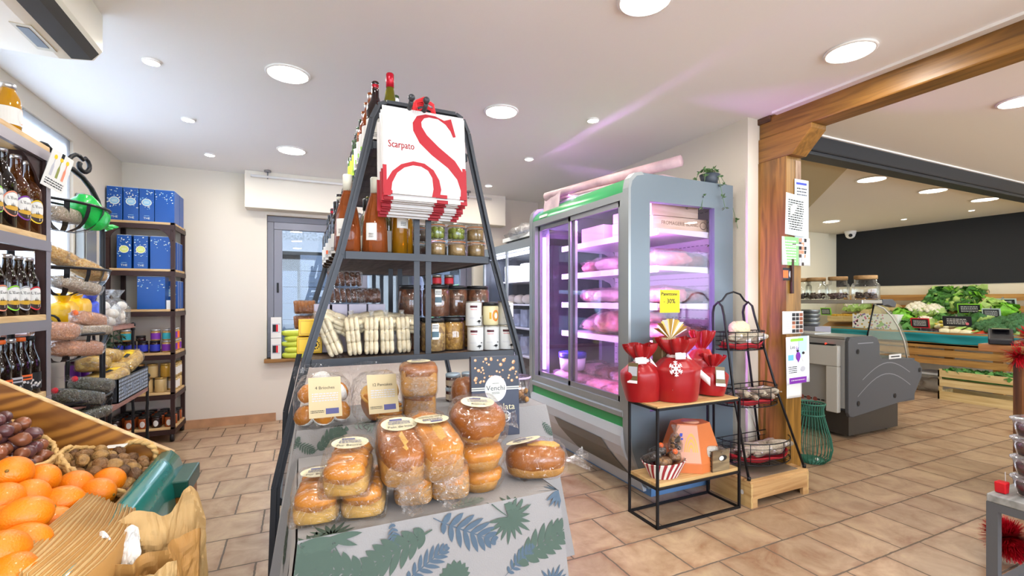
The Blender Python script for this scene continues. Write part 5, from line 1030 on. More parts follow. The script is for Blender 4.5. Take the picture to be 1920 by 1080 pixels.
def tray_brioche(label, px, py, z, rz, seed, lab=True, rx=0):
    p = atZ(px, py, z); t = thing('brioche_tray', label, 'bread', (p.x, p.y + .075, z), rz, 'brioche slices in clear trays', rx)
    m = MB(); m.ball((0, 0, .022), (.05, .082, .024), PALEC, 16, 8, p=.45)
    for k in range(4): m.ball((0, -.06 + .04 * k, .05), (.045, .024, .026), CR1, 14, 8, nz=.1, seed=k + seed, p=.8)
    m.build('brioche_rolls', t); m = MB(); m.bx(-.055, .055, -.087, .087, 0, .048, FILMS); m.build('clear_tray', t, bev=.01)
    m = MB().ball((0, 0, .055), (.057, .09, .035), FILM, 18, 10, nz=.1, seed=seed, p=.55); m.build('film_wrapper', t)
    if lab: m = MB(); bread_label(m, TR(0, .015, .088, 4), .042, .03, 'Pur Beurre', seed); m.build('paper_label', t)
G = 'tin loaves in clear film'
tray_brioche('brioche tray with oval label at the front left corner of the table', 600, 985, TZ + .003, -8, 1)
tray_brioche('brioche tray without label next to the front left one', 692, 972, TZ + .003, -12, 2, False)
tray_brioche('brioche tray with oval label lying on two other trays', 662, 925, TZ + .075, -14, 3, True, 6)
wrapped_loaf('milk_loaf', 'unlabelled tin loaf in film at the bottom, third from the left', 775, 955, TZ + .003, (.17, .095, .085), -14, CR1, None, 0, 4, 0, G)
wrapped_loaf('milk_loaf', 'unlabelled tin loaf in film at the bottom, right of the middle', 846, 944, TZ + .003, (.17, .1, .09), -12, CR1, None, 0, 5, 0, G)
wrapped_loaf('milk_loaf', 'dark topped tin loaf with oval label leaning on the bottom loaves, left one', 762, 905, TZ + .085, (.2, .105, .1), -2, CR2, 'Pain de mie', 12, 6, .0, G)
wrapped_loaf('milk_loaf', 'golden tin loaf with oval label leaning on the bottom loaves, right one', 838, 893, TZ + .09, (.21, .105, .1), 4, CR1, 'Pain brioche', 12, 7, .0, G)
def round_bread(label, px, py, z, r, h, crust, words=None, rx=0, seed=0, tail=None):
    p = atZ(px, py, z); t = thing('round_brioche', label, 'bread', (p.x, p.y + r, z), 0, 'round breads in clear film', rx); MB().lathe([(r * .8, 0), (r * .92, h * .3), (r * .97, h * .5)], CRS, 24).build('loaf_side', t)
    MB().ball((0, 0, h * .6), (r, r, h * .42), crust, 24, 12, nz=.08, ns=2.5, seed=seed, p=.8).build('crust', t)
    m = MB().ball((0, 0, h * .52), (r * 1.08, r * 1.08, h * .6), FILM, 24, 12, nz=.12, ns=4, seed=seed + .5, p=.7)
    if tail: m.sheet(lambda u, v: (r * (1.0 + .5 * v), (u - .5) * r * (.5 + .7 * v), h * .35 + .02 * math.sin(9 * u + 4 * v) * v + .02 * v), 14, 8, FILM)
    m.build('film_wrapper', t)
    if words: m = MB(); bread_label(m, TR(-r * .1, -r * .1, h * 1.09, 4, 0, -15), r * .62, r * .38, words, seed); m.build('paper_label', t)
round_bread('round brioche at the bottom of the stack of three', 913, 926, TZ + .003, .058, .062, CR1, None, 0, 1); round_bread('round brioche in the middle of the stack of three', 913, 888, TZ + .062, .062, .066, CR1, None, 0, 2); round_bread('large domed round brioche with oval label on top of the stack of three', 910, 838, TZ + .122, .072, .105, CR2, 'Brioche', 14, 3, True)
t = thing('oval_loaf', 'glossy oval loaf with oval label at the right end of the front table', 'bread', (*atZ(1008, 903, TZ + .003).xy, TZ + .003), -20)
MB().ball((0, .05, .03), (.082, .058, .03), CRS, 20, 10, p=.7).build('loaf_side', t); m = MB().ball((0, .05, .05), (.086, .062, .042), CR2, 22, 12, nz=.06, p=.8); m.ball((.02, .04, .086), (.05, .018, .012), PALEC, 12, 8, nz=.3); m.build('crust', t)
m = MB().ball((0, .05, .048), (.092, .068, .052), FILM, 22, 12, nz=.1, ns=5, seed=4, p=.65); m.sheet(lambda u, v: (.08 + .07 * v, .05 + (u - .5) * (.03 + .09 * v), .04 + .02 * math.sin(11 * u + 3 * v) * v), 16, 8, FILM); m.build('film_wrapper', t)
m = MB(); bread_label(m, TR(-.035, .045, .1, -4, -12, 0), .05, .028, 'Brioche', 3); m.build('paper_label', t)
# back tier
z = UZ + .003
def bag_of(label, px, py, kind, words, seed):
    p = atZ(px, py, z); t = thing('pastry_bag', label, 'bag', (p.x, p.y + .03, z), 0, 'clear bags with beige labels', rx=-14); m = MB()
    CUP = pm('white_paper_cup', 'efece6', .7, bump=.3, bs=90)
    if kind == 'cup':
        for k, (x, y, zz, a) in enumerate(((-.05, .03, .04, -35), (.0, .0, .035, 5), (.05, .02, .045, 30), (.045, .03, .11, 120), (-.04, .035, .11, -20), (0, .05, .15, 200))):
            M_ = TR(x, y, zz, 65, 0, a); m.lathe([(.024, -.02), (.036, .012)], CUP, 20, M_); m.ball((0, 0, .012), (.034, .034, .024), CR1, 14, 8, M_, nz=.12, seed=k)
        m.build('brioches', t)
    else:
        for k in range(4): m.lathe([(0, -.006), (.045, -.006), (.05, 0), (.045, .006), (0, .006)], PALEC if k % 2 else CR1, 20, TR(-.03 + .013 * k, .02, .055, 0, 70, 20))
        for k in range(4): m.lathe([(0, -.006), (.045, -.006), (.05, 0), (.045, .006), (0, .006)], CR1 if k % 2 else PALEC, 20, TR(.03, .02, .02 + .014 * k, 8, 6, 0))
        for k in range(3): m.lathe([(0, -.006), (.045, -.006), (.05, 0), (.045, .006), (0, .006)], PALEC, 20, TR(-.01 + .02 * k, .03, .1 + .01 * k, 50, 20 * k, 0))
        m.build('pancakes', t)
    m = MB(); m.ball((0, .02, .085), (.088, .055, .092), FILM, 24, 16, nz=.13, ns=4, seed=seed, p=.6); m.sheet(lambda u, v: ((u - .5) * .17 * (1 + .1 * v), .02 + .012 * math.sin(12 * u) * (1 - v * .5), .15 + .055 * v + .008 * math.sin(5 * u)), 22, 5, FILM); m.build('film_wrapper', t)
    m = MB(TR(.005, -.046, .09, 82, 0, 8)); m.rect(-.05, .05, -.06, .07, BEIGE, n=1); m.text(words, .014, INK, TR(0, .035, .0006)); m.line_text(.08, .03, 4, GREY, TR(0, .005, .0006), seed); m.rect(.0, .04, -.05, -.032, BARC, z=.0006); m.line_text(.04, .01, 2, INK, TR(-.025, -.04, .0006)); m.build('paper_label', t)
bag_of('clear bag of brioches in white paper cups with beige label', 607, 806, 'cup', '4 Brioches', 1); bag_of('clear bag of round pancakes with beige label', 716, 797, 'pan', '12 Pancakes', 2)
def square_loaf(label, px, py, zz, w, h, lab, seed, rz=-10):
    p = atZ(px, py, zz); t = thing('square_loaf', label, 'bread', (p.x, p.y + .06, zz), rz, 'square milk loaves'); MB().ball((0, 0, h * .48), (w / 2, .065, h * .48), CRS, 18, 12, p=.35).build('loaf_side', t); MB().ball((0, 0, h * .8), (w / 2 * 1.04, .067, h * .22), CR2, 18, 8, p=.45, nz=.1, seed=seed).build('crust', t)
    m = MB().ball((0, 0, h * .5), (w / 2 * 1.07, .072, h * .57), FILM, 20, 12, nz=.06, ns=5, seed=seed, p=.42); burst(m, TR(0, -.073, h * .45), w * .44, 10, seed); m.build('film_wrapper', t)
    if lab: m = MB(); bread_label(m, TR(0, .0, h * 1.08, 4), .04, .026, 'Pain de mie', seed); m.build('paper_label', t)
square_loaf('square milk loaf in film at the bottom of the pair on the back table', 793, 784, z, .115, .09, False, 1); square_loaf('square milk loaf with oval label on top of the pair on the back table', 793, 745, z + .095, .12, .105, True, 2)
p = atZ(878, 772, z); t = thing('round_brioche', 'round brioche with label half hidden behind the chocolate box', 'bread', (p.x + .01, p.y + .06, z), 0); MB().ball((0, 0, .06), (.055, .055, .06), CR2, 18, 12, nz=.08, p=.8).build('crust', t); MB().ball((0, 0, .06), (.062, .062, .068), FILM, 18, 12, nz=.12, seed=8, p=.7).build('film_wrapper', t)
for k, (px, py, zz) in enumerate(((838, 762, 0), (852, 752, .0), (845, 740, .05), (838, 725, .05))):
    p = atZ(px, 764, z); t = thing('spread_jar', ('small dark spread jar with pale lid, front left', 'small dark spread jar with pale lid, front right', 'small dark spread jar stacked at the right', 'small dark spread jar stacked at the left')[k], 'jar', (.575 + .07 * (k % 2), 1.84 - .0 * k, z + .057 * (k // 2)), 0, 'small spread jars behind the square loaves'); MB().lathe([(.026, 0), (.03, .003), (.03, .042)], pm('dark_spread', '3a1a1a', .2), 16).build('glass', t); MB().lathe([(.0305, .008), (.0305, .03)], color('pale_label_band', 'b8a890'), 16, caps=False).build('label_band', t); MB().lathe([(.031, .042), (.031, .054), (.028, .056)], pm('pale_blue_lid', 'a9bccb', .35, .3), 16).build('lid', t)
# chocolate box leaning on the rack
p = atZ(945, 838, TZ + .2); t = thing('chocolate_box', 'tall dark blue chocolate box with round silver badge', 'box', (.650, 1.555, .702), -8, rx=-4)
NAVY = pm('navy_card', '20263c', .35); GOLDL = pm('silver_gold_badge', 'b0ada0', .35, .3); NUT = pm('hazelnut_print', 'c08a5a', .5); NIGHT = pm('black_blue_print', '14182a', .35)
w, h = .18, .29; m = MB(); m.bx(-w / 2, w / 2, 0, .035, 0, h, NAVY); m.build('carton', t, bev=.002); m = MB(TR(0, -.0012, 0, 90)); m.rect(-w / 2, w / 2, h * .62, h, NIGHT); q = random.Random(4)
for k in range(46):
    x, y = q.uniform(-w * .46, w * .46), q.uniform(h * .66, h * .98); r_ = q.uniform(.003, .007); m.oval(x, y, r_, r_, NUT, 7, .0004); m.oval(x - r_ * .2, y + r_ * .2, r_ * .5, r_ * .5, CREAM, 6, .0007)
m.rect(-w / 2, w / 2, h * .60, h * .615, GOLDL, z=.0008); m.rect(-w / 2, w / 2, h * .575, h * .59, GOLDL, z=.0008)
m.oval(0, h * .595, .041, .048, GREY, 20, .001); m.oval(0, h * .595, .038, .045, GOLDL, 20, .0014); m.text('Venchi', .026, NAVY, TR(0, h * .6, .002)); m.line_text(.03, .008, 2, NAVY, TR(0, h * .54, .002)); m.line_text(.025, .004, 1, NAVY, TR(0, h * .66, .002))
m.text('Nocciolata', .033, CREAM, TR(.0, h * .36, .001)); m.oval(.035, h * .24, .02, .021, GREY, 12, .0008); m.oval(.035, h * .24, .016, .017, NAVY, 12, .001); m.oval(.035, h * .24, .01, .01, CREAM, 10, .0013); m.build('print', t)
p = atZ(983, 752, z); t = thing('clear_tub', 'round clear plastic tub of nuts behind the chocolate box', 'tub', (.81, 1.72, z)); TUB = film('tub_plastic', 'f2eef4', .1, .7, .08, 0)
m = MB(); 
for k in range(26): m.ball((RND.uniform(-.035, .035), RND.uniform(-.035, .035), .012 + .012 * (k // 7)), .012, pm('tan_nut', '9c7038', .6, var=.3, vs=40), 8, 6)
m.build('nuts', t); MB().lathe([(.045, 0), (.055, .1)], TUB, 20).build('tub_wall', t); MB().lathe([(.056, .096), (.06, .1), (.056, .104)], pm('mauve_rim', 'b9a6c4', .3), 20, caps=False).build('rim', t)
# things hanging low at the window sill behind the rack
m = MB(); m.bx(-.05, .05, -.03, .03, 0, .1, PAPER)
for k in range(2):
    t = thing('boxed_jar_set', ('white carton with a jar picture on the window sill, lower one', 'white carton with a jar picture on the window sill, upper one')[k], 'box', (-.215, 5.1, .622 + .205 * k), 0, 'white cartons on the sill'); MB().bx(-.045, .045, -.03, .03, 0, .2, PAPER).build('carton', t)
    m = MB(TR(0, -.031, .1, 90)); m.rect(-.036, .036, -.05, .04, GREY); m.rect(-.03, .0, -.04, .03, INK, z=.001); m.rect(.0, .018, -.04, .03, RED, z=.001); m.rect(.018, .03, -.04, .03, PAPER, z=.0015); m.build('print', t)
for k in range(5): tag(MB().ball((0, 0, 0), (.13, .05, .03), pm('lime_packet', 'c8d24a', .4, bump=.4, bs=20), 12, 8, nz=.15, seed=k, p=.6).build('lime_packet', None, (-.04 + .03 * (k % 2), 5.09, .65 + .055 * k), RND.uniform(-15, 15)), f'lime green packet on the window sill, {ORD[k]} from the bottom', 'packet', 'lime packets on the sill')
m = MB(); m.tube([(-.42, 4.93, 2.36), (2.0, 4.93, 2.36)], .012, WHITE, 8); r = thing('curtain_rail', 'white curtain rail on ceiling brackets along the shutter housing', 'rail', (0, 0, 0)); m.build('rod', r)
for x in (-.28, 1.72): MB().lathe([(.03, 2.405), (.03, H1), ], GREYM, 14, TR(x, 4.93, 0)).build('ceiling_rose', r); MB().tube([(x, 4.93, 2.405), (x, 4.93, 2.34)], .006, GREYM).build('bracket', r)

# ================================================================ meat fridge, second fridge, gift table, sausage rack
FG = pm('fridge_grey_blue_panel', '66727a', .35, .1); FGL = pm('fridge_light_grey_trim', '8d9191', .3, .3); GRNP = pm('fridge_green_band', '1f8f4e', .3); FWH = pm('fridge_white_inner', 'd9d6dc', .4); FSH = pm('fridge_shelf_white', 'dfe2e6', .35); GRL = pm('fridge_grille', '6a675f', .5, .3); BLB = pm('fridge_blue_base', '5f86b4', .35)
FX0, FX1, FY0, FY1, FZ = 1.77, 2.64, 2.2, 3.49, 1.965
PGL = film('fridge_glass', 'f6f2f8', .02, .16, .02, 0); DOTS = pm('dark_slot', '54506a', .6)
def fridge():
    t = thing('meat_fridge', 'tall grey display fridge with green bands, sliding glass doors and pink light', 'fridge', (FX0, FY0, 0)); W_, L_ = FX1 - FX0, FY1 - FY0
    prof = [(.10, FZ), (.045, FZ - .012), (.012, FZ - .045), (0, FZ - .1), (0, .62), (.0, .40), (.012, .3), (.05, .2), (.10, .12), (.15, .05), (W_, .05), (W_, FZ)]
    wx0, wx1, wz0, wz1 = .16, .70, .52, 1.80
    for y, nm in ((0, 'side_panel'), (L_ - .045, 'side_panel')):
        m = MB()
        # panel built round its window
        m.prism([p for p in prof if p[0] <= .101 and p[1] > .6] + [(.0, wz0), (wx0, wz0), (wx0, FZ)], y, y + .045, FG)
        m.bx(wx0, W_, y, y + .045, wz1, FZ, FG); m.bx(wx1, W_, y, y + .045, wz0, wz1, FG); m.prism([(0, wz0), (.0, .40), (.012, .3), (.05, .2), (.10, .12), (.15, .05), (W_, .05), (W_, wz0)], y, y + .045, FG); m.build(nm, t)
        m = MB(); m.bx(wx0, wx1, y + .02, y + .026, wz0, wz1, PGL); m.build('side_window', t)
        m = MB(); m.prism([(p[0] - .006, p[1] + (.004 if p[1] > 1.9 else 0)) for p in prof[:9]] + [(p[0] + .012, p[1] - (.012 if p[1] > 1.9 else 0)) for p in prof[8::-1]], y - .004, y + .05, FGL); m.build('edge_trim', t)
    m = MB(); m.bx(.15, W_, .045, L_ - .045, FZ - .04, FZ, FG); m.build('roof', t)
    m = MB(); m.bx(W_ - .03, W_, .045, L_ - .045, .05, FZ - .04, FWH)
    for k in range(22): 
        z = .6 + k * .058
        for j in range(30): m.bx(W_ - .0315, W_ - .03, .06 + j * .041, .085 + j * .041, z, z + .004, DOTS)
    m.build('back_panel', t)
    m = MB(); m.bx(.06, W_ - .03, .045, L_ - .045, .46, .50, FWH); m.build('floor_deck', t)
    m = MB(); m.bx(.17, W_, .0, L_, 0, .07, BLB); m.build('base', t)
    m = MB(); m.sheet(lambda u, v: Vector((.10 - .1 * math.sin(1.57 * (1 - v)), .045 + (L_ - .09) * u, FZ - .115 + .112 * v)), 2, 8, GRNP); m.build('green_top_band', t)
    m = MB(); m.bx(.0, .03, L_ - .29, L_ - .17, FZ - .105, FZ - .085, PAPER, TR(-.004, 0, 0)); m.build('badge', t)
    m = MB(); m.bx(0, .06, .045, L_ - .045, FZ - .16, FZ - .115, FGL); m.bx(0, .06, .045, L_ - .045, .53, .575, FGL); m.bx(.0, .05, .045, .085, .575, FZ - .16, FGL); m.bx(.0, .05, L_ - .085, L_ - .045, .575, FZ - .16, FGL); m.build('door_frame', t)
    yc = .67
    for a, b, x, nm in ((.08, yc + .03, .012, 'sliding_door'), (yc - .03, L_ - .08, .034, 'sliding_door')):
        m = MB(); z0, z1 = .575, FZ - .16
        m.bx(x, x + .02, a, a + .035, z0, z1, GREYM); m.bx(x, x + .02, b - .03, b, z0, z1, GREYM); m.bx(x, x + .02, a, b, z1 - .035, z1, GREYM); m.bx(x, x + .02, a, b, z0, z0 + .035, GREYM); d = m.build(nm, t)
        MB().bx(x + .007, x + .012, a + .03, b - .03, z0 + .03, z1 - .03, PGL).build('door_glass', d)
    m = MB(); m.bx(-.012, .06, .045, L_ - .045, .49, .53, FGL); m.build('bumper_rail', t, bev=.008)
    m = MB(); m.bx(.004, .06, .045, L_ - .045, .43, .49, GRNP); m.build('green_lower_band', t)
    m = MB(); m.prism([(-.01, .43), (-.025, .38), (-.02, .32), (.01, .25), (.06, .18), (.12, .1), (.15, .02), (.2, .02), (.2, .43)], .045, L_ - .045, pm('fridge_lower_white', 'b2b4b8', .4)); m.build('lower_front', t)
    m = MB(); gp = [(-.026, .32, .24, .84), (.004, .25, .2, .82), (.054, .18, .17, .78), (.112, .105, .14, .72)]; m.add([q_ for x, z, a, b in gp for q_ in ((x, a, z), (x, b, z))], [(2 * k, 2 * k + 1, 2 * k + 3, 2 * k + 2) for k in range(3)], GRL); m.build('grille', t)
    for z in (1.63, 1.395, 1.155, .915):
        m = MB(); m.bx(.28, W_ - .03, .06, L_ - .06, z, z + .012, FSH); m.bx(.272, .284, .06, L_ - .06, z - .02, z + .022, FSH); m.build('glass_shelf', t)
        for y in (.056, L_ - .062): m = MB(); m.prism([(.28, z + .02), (W_ - .1, z + .02), (W_ - .05, z - .01), (W_ - .04, z - .10), (W_ - .06, z - .10), (W_ - .09, z - .05), (W_ - .16, z - .02), (.28, z - .005)], y, y + .006, FSH); m.build('shelf_bracket', t)
    PINK = pm('pink_led_tube', 'f49fff', .3, emit=7)
    for y in (L_ - .085, .075):
        m = MB(); m.bx(.08, .10, y - .012, y + .012, .62, 1.72, PINK); m.build('led_tube', t)
    for nm, loc, sx, sy, e, rot in (('led_light', (.115, L_ - .09, 1.2), .03, 1.1, 13, (90, 0, 60)), ('led_light', (.115, .08, 1.2), .03, 1.1, 13, (90, 0, 120)), ('led_light', (.16, L_ / 2, FZ - .06), 1.1, .06, 12, (0, -25, 90))):
        li = bpy.data.lights.new(nm, 'AREA'); li.shape = 'RECTANGLE'; li.size, li.size_y = sx, sy; li.energy = e; li.color = (.72, .30, 1)
        lo = bpy.data.objects.new(nm, li); COL.objects.link(lo); lo.parent = t; lo.location = loc; lo.rotation_euler = tuple(math.radians(q) for q in rot)
        if sx < .1: lo.rotation_euler = (math.radians(90), 0, math.radians(-104 if loc[1] > .6 else -76))
    # contents
    MEAT = pm('pink_meat', 'd98a8a', .35, var=.35, vs=22, coat=.3, bump=.3, bs=30); HAM = pm('dark_cured_meat', '7a4038', .4, var=.4, vs=25, bump=.4, bs=40); PK = film('meat_film', 'ffffff', .05, .6, .1, 1, 28, .5); PWR = pm('pink_butcher_paper', 'e6c2c2', .55, bump=.3, bs=20)
    G = 'packs of meat in the fridge'; fx, fy = FX0, FY0
    def pack(x, y, z, s, mt, lb, rz=0, seed=0):
        o = thing('meat_pack', lb, 'food pack', (fx + x, fy + y, z), rz, G); MB().ball((0, 0, s[2] * .5), (s[0] / 2, s[1] / 2, s[2] * .5), mt, 14, 8, nz=.22, ns=2.5, seed=seed, p=.7).build('meat', o)
        m = MB().ball((0, 0, s[2] * .55), (s[0] / 2 * 1.12, s[1] / 2 * 1.12, s[2] * .6), PK, 16, 10, nz=.35, ns=4, seed=seed, p=.8); m.sheet(lambda u, v: (s[0] * (.4 + .25 * v), (u - .5) * s[1] * (.3 + .6 * v), s[2] * (.4 + .6 * v) + .02 * math.sin(9 * u)), 10, 5, PK); m.build('film_wrapper', o)
    names = {1.655: 'top', 1.42: 'second', 1.18: 'third', .94: 'fourth'}
    for z, nm in ((1.42, 'second'), (1.18, 'third'), (.94, 'lowest')):
        for k in range(4):
            y = .2 + k * .27; big = .17 if z < 1 and k in (1, 2) else .1
            pack(.47 + .06 * (k % 2), y, z, (.32, .24, big), (MEAT, MEAT, PWR, MEAT)[k] if z > 1 else MEAT, f'film wrapped {("dark", "pink", "pale", "pink")[k] if z > 1 else "large pink"} meat pack on the {nm} fridge shelf, {ORD[k]} from the near side', RND.uniform(-15, 15), k + z)
            if k == 0: pack(.66, y - .02, z, (.22, .18, .08), HAM, f'film wrapped dark cured meat behind the near side glass, {nm} fridge shelf', 10, z)
    for k in range(10):
        r_, c_ = k // 5, k % 5
        pack(.26 + .26 * r_, .16 + c_ * .235, .505, (.25, .22, .10 + .05 * r_), (MEAT, HAM, MEAT, PWR, MEAT)[(k * 2) % 5], f'meat pack on the fridge floor, {("front", "back")[r_]} row, {ORD[c_]} from the near side', RND.uniform(-20, 20), k)
    BOXW = wood('pale_cheese_box', 'c9b48c', 'e6d6b0', 0, 6, .6)
    for lb, x0, x1, y0, y1, z0, h in (('long pale wooden box stamped with brown lettering at the side window, lower one', .27, .74, .10, .33, 1.655, .085), ('pale wooden box stacked on the stamped one at the side window', .26, .66, .10, .33, 1.743, .12)):
        o = thing('wooden_box', lb, 'box', (fx, fy, z0), 0, 'wooden boxes on the top fridge shelf'); MB().bx(x0, x1, y0, y1, 0, h, BOXW).build('box_body', o, bev=.002)
        if h < .1: m = MB(TR(.52, y0 - .001, h * .5, 90)); m.text('FROMAGERIE BLANC', .034, pm('brown_stamp', '6a5236', .7), TR(-.02, 0, 0)); m.oval(.185, 0, .03, .026, pm('brown_stamp', '6a5236', .7), 14); m.oval(.185, 0, .025, .021, BOXW, 14, .0005); m.build('stamped_print', o)
    for k, (y, h, s) in enumerate(((.5, .1, .2), (.52, .17, .14), (.86, .12, .3))):
        o = tag(MB().bx(-.12, .12, -s / 2, s / 2, 0, h if k != 1 else .07, pm('pale_pink_card', 'e2cdc8', .5)).build('card_box', None, (fx + .45, fy + y, 1.656 + (.101 if k == 1 else 0)), bev=.003), ('pale card box behind the right sliding door', 'small pale card box stacked behind the right sliding door', 'long pale card box behind the door overlap')[k], 'box', 'card boxes on the top fridge shelf')
    o = thing('lidded_tub', 'large white tub with blue lid on the fridge floor behind the left door', 'tub', (fx + .3, fy + 1.1, .62), 0); MB().lathe([(.1, 0), (.11, .1)], FWH, 20).build('tub_body', o); MB().lathe([(.115, .1), (.115, .14), (.11, .145)], pm('royal_blue_lid', '2a2f9a', .35), 20).build('lid', o)
    # yellow sign
    o = thing('discount_sign', 'yellow paper sign with handwritten discount taped to the side glass', 'sign', (*atY(1256, 565, FY0 - .006).xy, atY(1256, 565, FY0 - .006).z)); YP = pm('bright_yellow_paper', 'f7e21a', .6)
    m = MB(); m.bx(-.079, .079, -.001, .001, -.07, .07, YP); m.build('sheet', o); m = MB(TR(0, -.0018, 0, 90)); [(m.text('Panettone', .032, INK, TR(-.005 + q_, .045, q_ * .1)), m.text('- 30%', .042, INK, TR(-.005 + q_, .0, q_ * .1))) for q_ in (-.0012, 0, .0012)]; m.build('handwriting', o)
    # on the roof
    BW = pm('pink_white_wrapping', 'bd9ea2', .5, var=.25, vs=9, bump=.2, bs=12); WP = pm('white_grey_paper', 'b4b8b8', .5)
    o = thing('paper_roll', 'long roll of pink printed wrapping paper on top of the meat fridge', 'paper roll', (fx + .30, fy + .12, FZ + .075), 0); m = MB(); m.tube([(-.24, 1.0, .0), (-.05, .5, .03), (.17, -.06, .06)], .036, BW, 14); m.build('rolled_paper', o)
    m = MB(); m.sheet(lambda u, v: Vector((-.24 - .02 * v, 1.02 - .25 * u, .01 - .16 * v - .03 * math.sin(3 * u))), 6, 6, BW); m.build('loose_flap', o)
    for k, (z, a, lb, w_) in enumerate(((.002, 12, 'flat stack of white paper sheets on the meat fridge, lowest', .2), (.03, 17, 'white folded carton sheet under the paper roll', .17))):
        m = MB(); m.sheet(lambda u, v: ((u - .5) * w_ * 2, (v - .5) * .9, z + .012 * math.sin(3 * v + u * 2) + .012), 8, 10, WP if k == 0 else BW); tag(m.build('paper_sheets', None, (fx + .40, fy + .6, FZ), a, thick=.018), lb, 'paper')
    o = thing('control_display', 'small black temperature display on the meat fridge roof', 'display', (fx + .18, fy + 1.2, FZ)); MB().bx(-.05, .05, -.08, .05, 0, .05, BLACKM).build('housing', o, bev=.006); MB().bx(-.052, -.05, -.07, .04, .008, .042, pm('dark_screen', '22242a', .1)).build('screen', o)
    o = thing('potted_plant', 'small trailing plant in a dark pot on the fridge roof', 'plant', (fx + .72, fy + .06, FZ)); MB().lathe([(.045, 0), (.065, .07), (.06, .07), (.05, .06), (0, .06)], pm('slate_pot', '3c444e', .5), 18).build('pot', o); PLF = pm('plant_leaf', '4a6a3c', .5, var=.35, vs=30)
    for q_ in range(6):
        m = MB(); a = q_ * 1.05 - .4; pts = [(.05 * k * math.cos(a) * .5 + (.02 * k if q_ < 3 else 0), .03 * k * math.sin(a) * .5, .075 + .05 * math.sin(k * .6) - (.012 * k * k if q_ < 3 else .004 * k * k)) for k in range(8)]; m.tube(pts, .002, PLF, 4)
        for p in pts:
            for k in range(5): m.flat([(0, 0), (.012, .007), (.028, 0), (.012, -.007)], PLF, TR(p[0], p[1], p[2], RND.uniform(0, 360), RND.uniform(-50, 50), RND.uniform(0, 360)))
        m.build('trailing_stem', o)
fridge()
def fridge2():
    x0, y0, y1, z1 = 1.88, 3.56, 4.88, 1.74
    t = thing('dairy_fridge', 'second display fridge with white lit shelves behind the meat fridge', 'fridge', (x0, y0, 0)); L_ = y1 - y0; Wd = .78
    m = MB(); m.bx(Wd - .03, Wd, 0, L_, .05, z1, FWH); m.build('back_panel', t)
    for y in (0, L_ - .04): m = MB(); m.bx(0, Wd, y, y + .04, .0, z1, pm('black_fridge_frame', '1e2228', .35)); m.build('side_panel', t)
    m = MB(); m.prism([(0, z1 - .06), (0, z1 + .02), (.18, z1 + .07), (Wd, z1 + .07), (Wd, z1 - .06)], 0, L_, FGL); m.build('roof', t)
    m = MB(); m.bx(0, Wd, .04, L_ - .04, 0, .42, FGL); m.build('lower_front', t)
    for z in (.62, .9, 1.14, 1.38): m = MB(); m.bx(.16, Wd - .03, .04, L_ - .04, z, z + .015, FSH); m.build('shelf', t)
    m = MB(); m.bx(.06, .09, .06, L_ - .06, z1 - .1, z1 - .075, pm('cool_led_tube', 'e6f2ff', .3, emit=6)); m.build('led_tube', t)
    li = bpy.data.lights.new('led_light', 'AREA'); li.shape = 'RECTANGLE'; li.size, li.size_y = .05, 1.2; li.energy = 14; li.color = (.85, .93, 1); lo = bpy.data.objects.new('led_light', li); COL.objects.link(lo); lo.parent = t; lo.location = (.12, L_ / 2, z1 - .11); lo.rotation_euler = (0, math.radians(-25), 0)
    d = MB(); d.bx(-.01, .01, .02, .06, .42, z1 - .06, FGL); d.bx(-.01, .01, L_ / 2 - .015, L_ / 2 + .015, .42, z1 - .06, FGL); d.bx(-.01, .01, L_ - .06, L_ - .02, .42, z1 - .06, FGL); d = d.build('door_frame', t); MB().bx(-.004, .002, .05, L_ - .05, .43, z1 - .07, PGL).build('door_glass', d)
    CH = pm('white_cheese', 'ece6d6', .5); LB_ = pm('pale_blue_packet', 'b4c4d6', .4, var=.3, vs=12); PKW = pm('white_packet', 'dfe2e6', .4, bump=.3, bs=18)
    base = None
    for z, nm, kind in ((1.396, 'top', 0), (1.156, 'second', 1), (.916, 'third', 2), (.636, 'lowest', 2)):
        for k in range(6):
            y = .14 + k * .2
            lb = f'{("bulky white packet", "round white cheese", "pale blue packet")[kind]} on the {nm} shelf of the second fridge, {ORD[k]} from the near end'
            if kind == 1: o = MB().ball((0, 0, .05), (.07, .07, .05), CH, 14, 8).build('cheese', None, (x0 + .28, y0 + y, z))
            else:
                m = MB(); m.bx(-.08, .08, -.08, .08, 0, .13 + .05 * (k % 2), PKW if kind == 0 else LB_); o = m.build('food_packet', None, (x0 + .3, y0 + y, z), bev=.012)
            tag(o, lb, 'cheese' if kind == 1 else 'packet', 'food in the second fridge')
    o = thing('plastic_bags', 'heap of clear plastic bags on top of the second fridge', 'bag', (x0 + .3, y0 + .6, z1 + .07)); MB().ball((0, 0, .06), (.24, .5, .10), film('milky_plastic', 'f4f4f6', .35, .8, .15, 1, 14), 18, 10, nz=.4, ns=3).build('crumpled_film', o); MB().bx(-.2, .2, -.4, .4, 0, .04, PAPER).build('folded_stack', o)
fridge2()

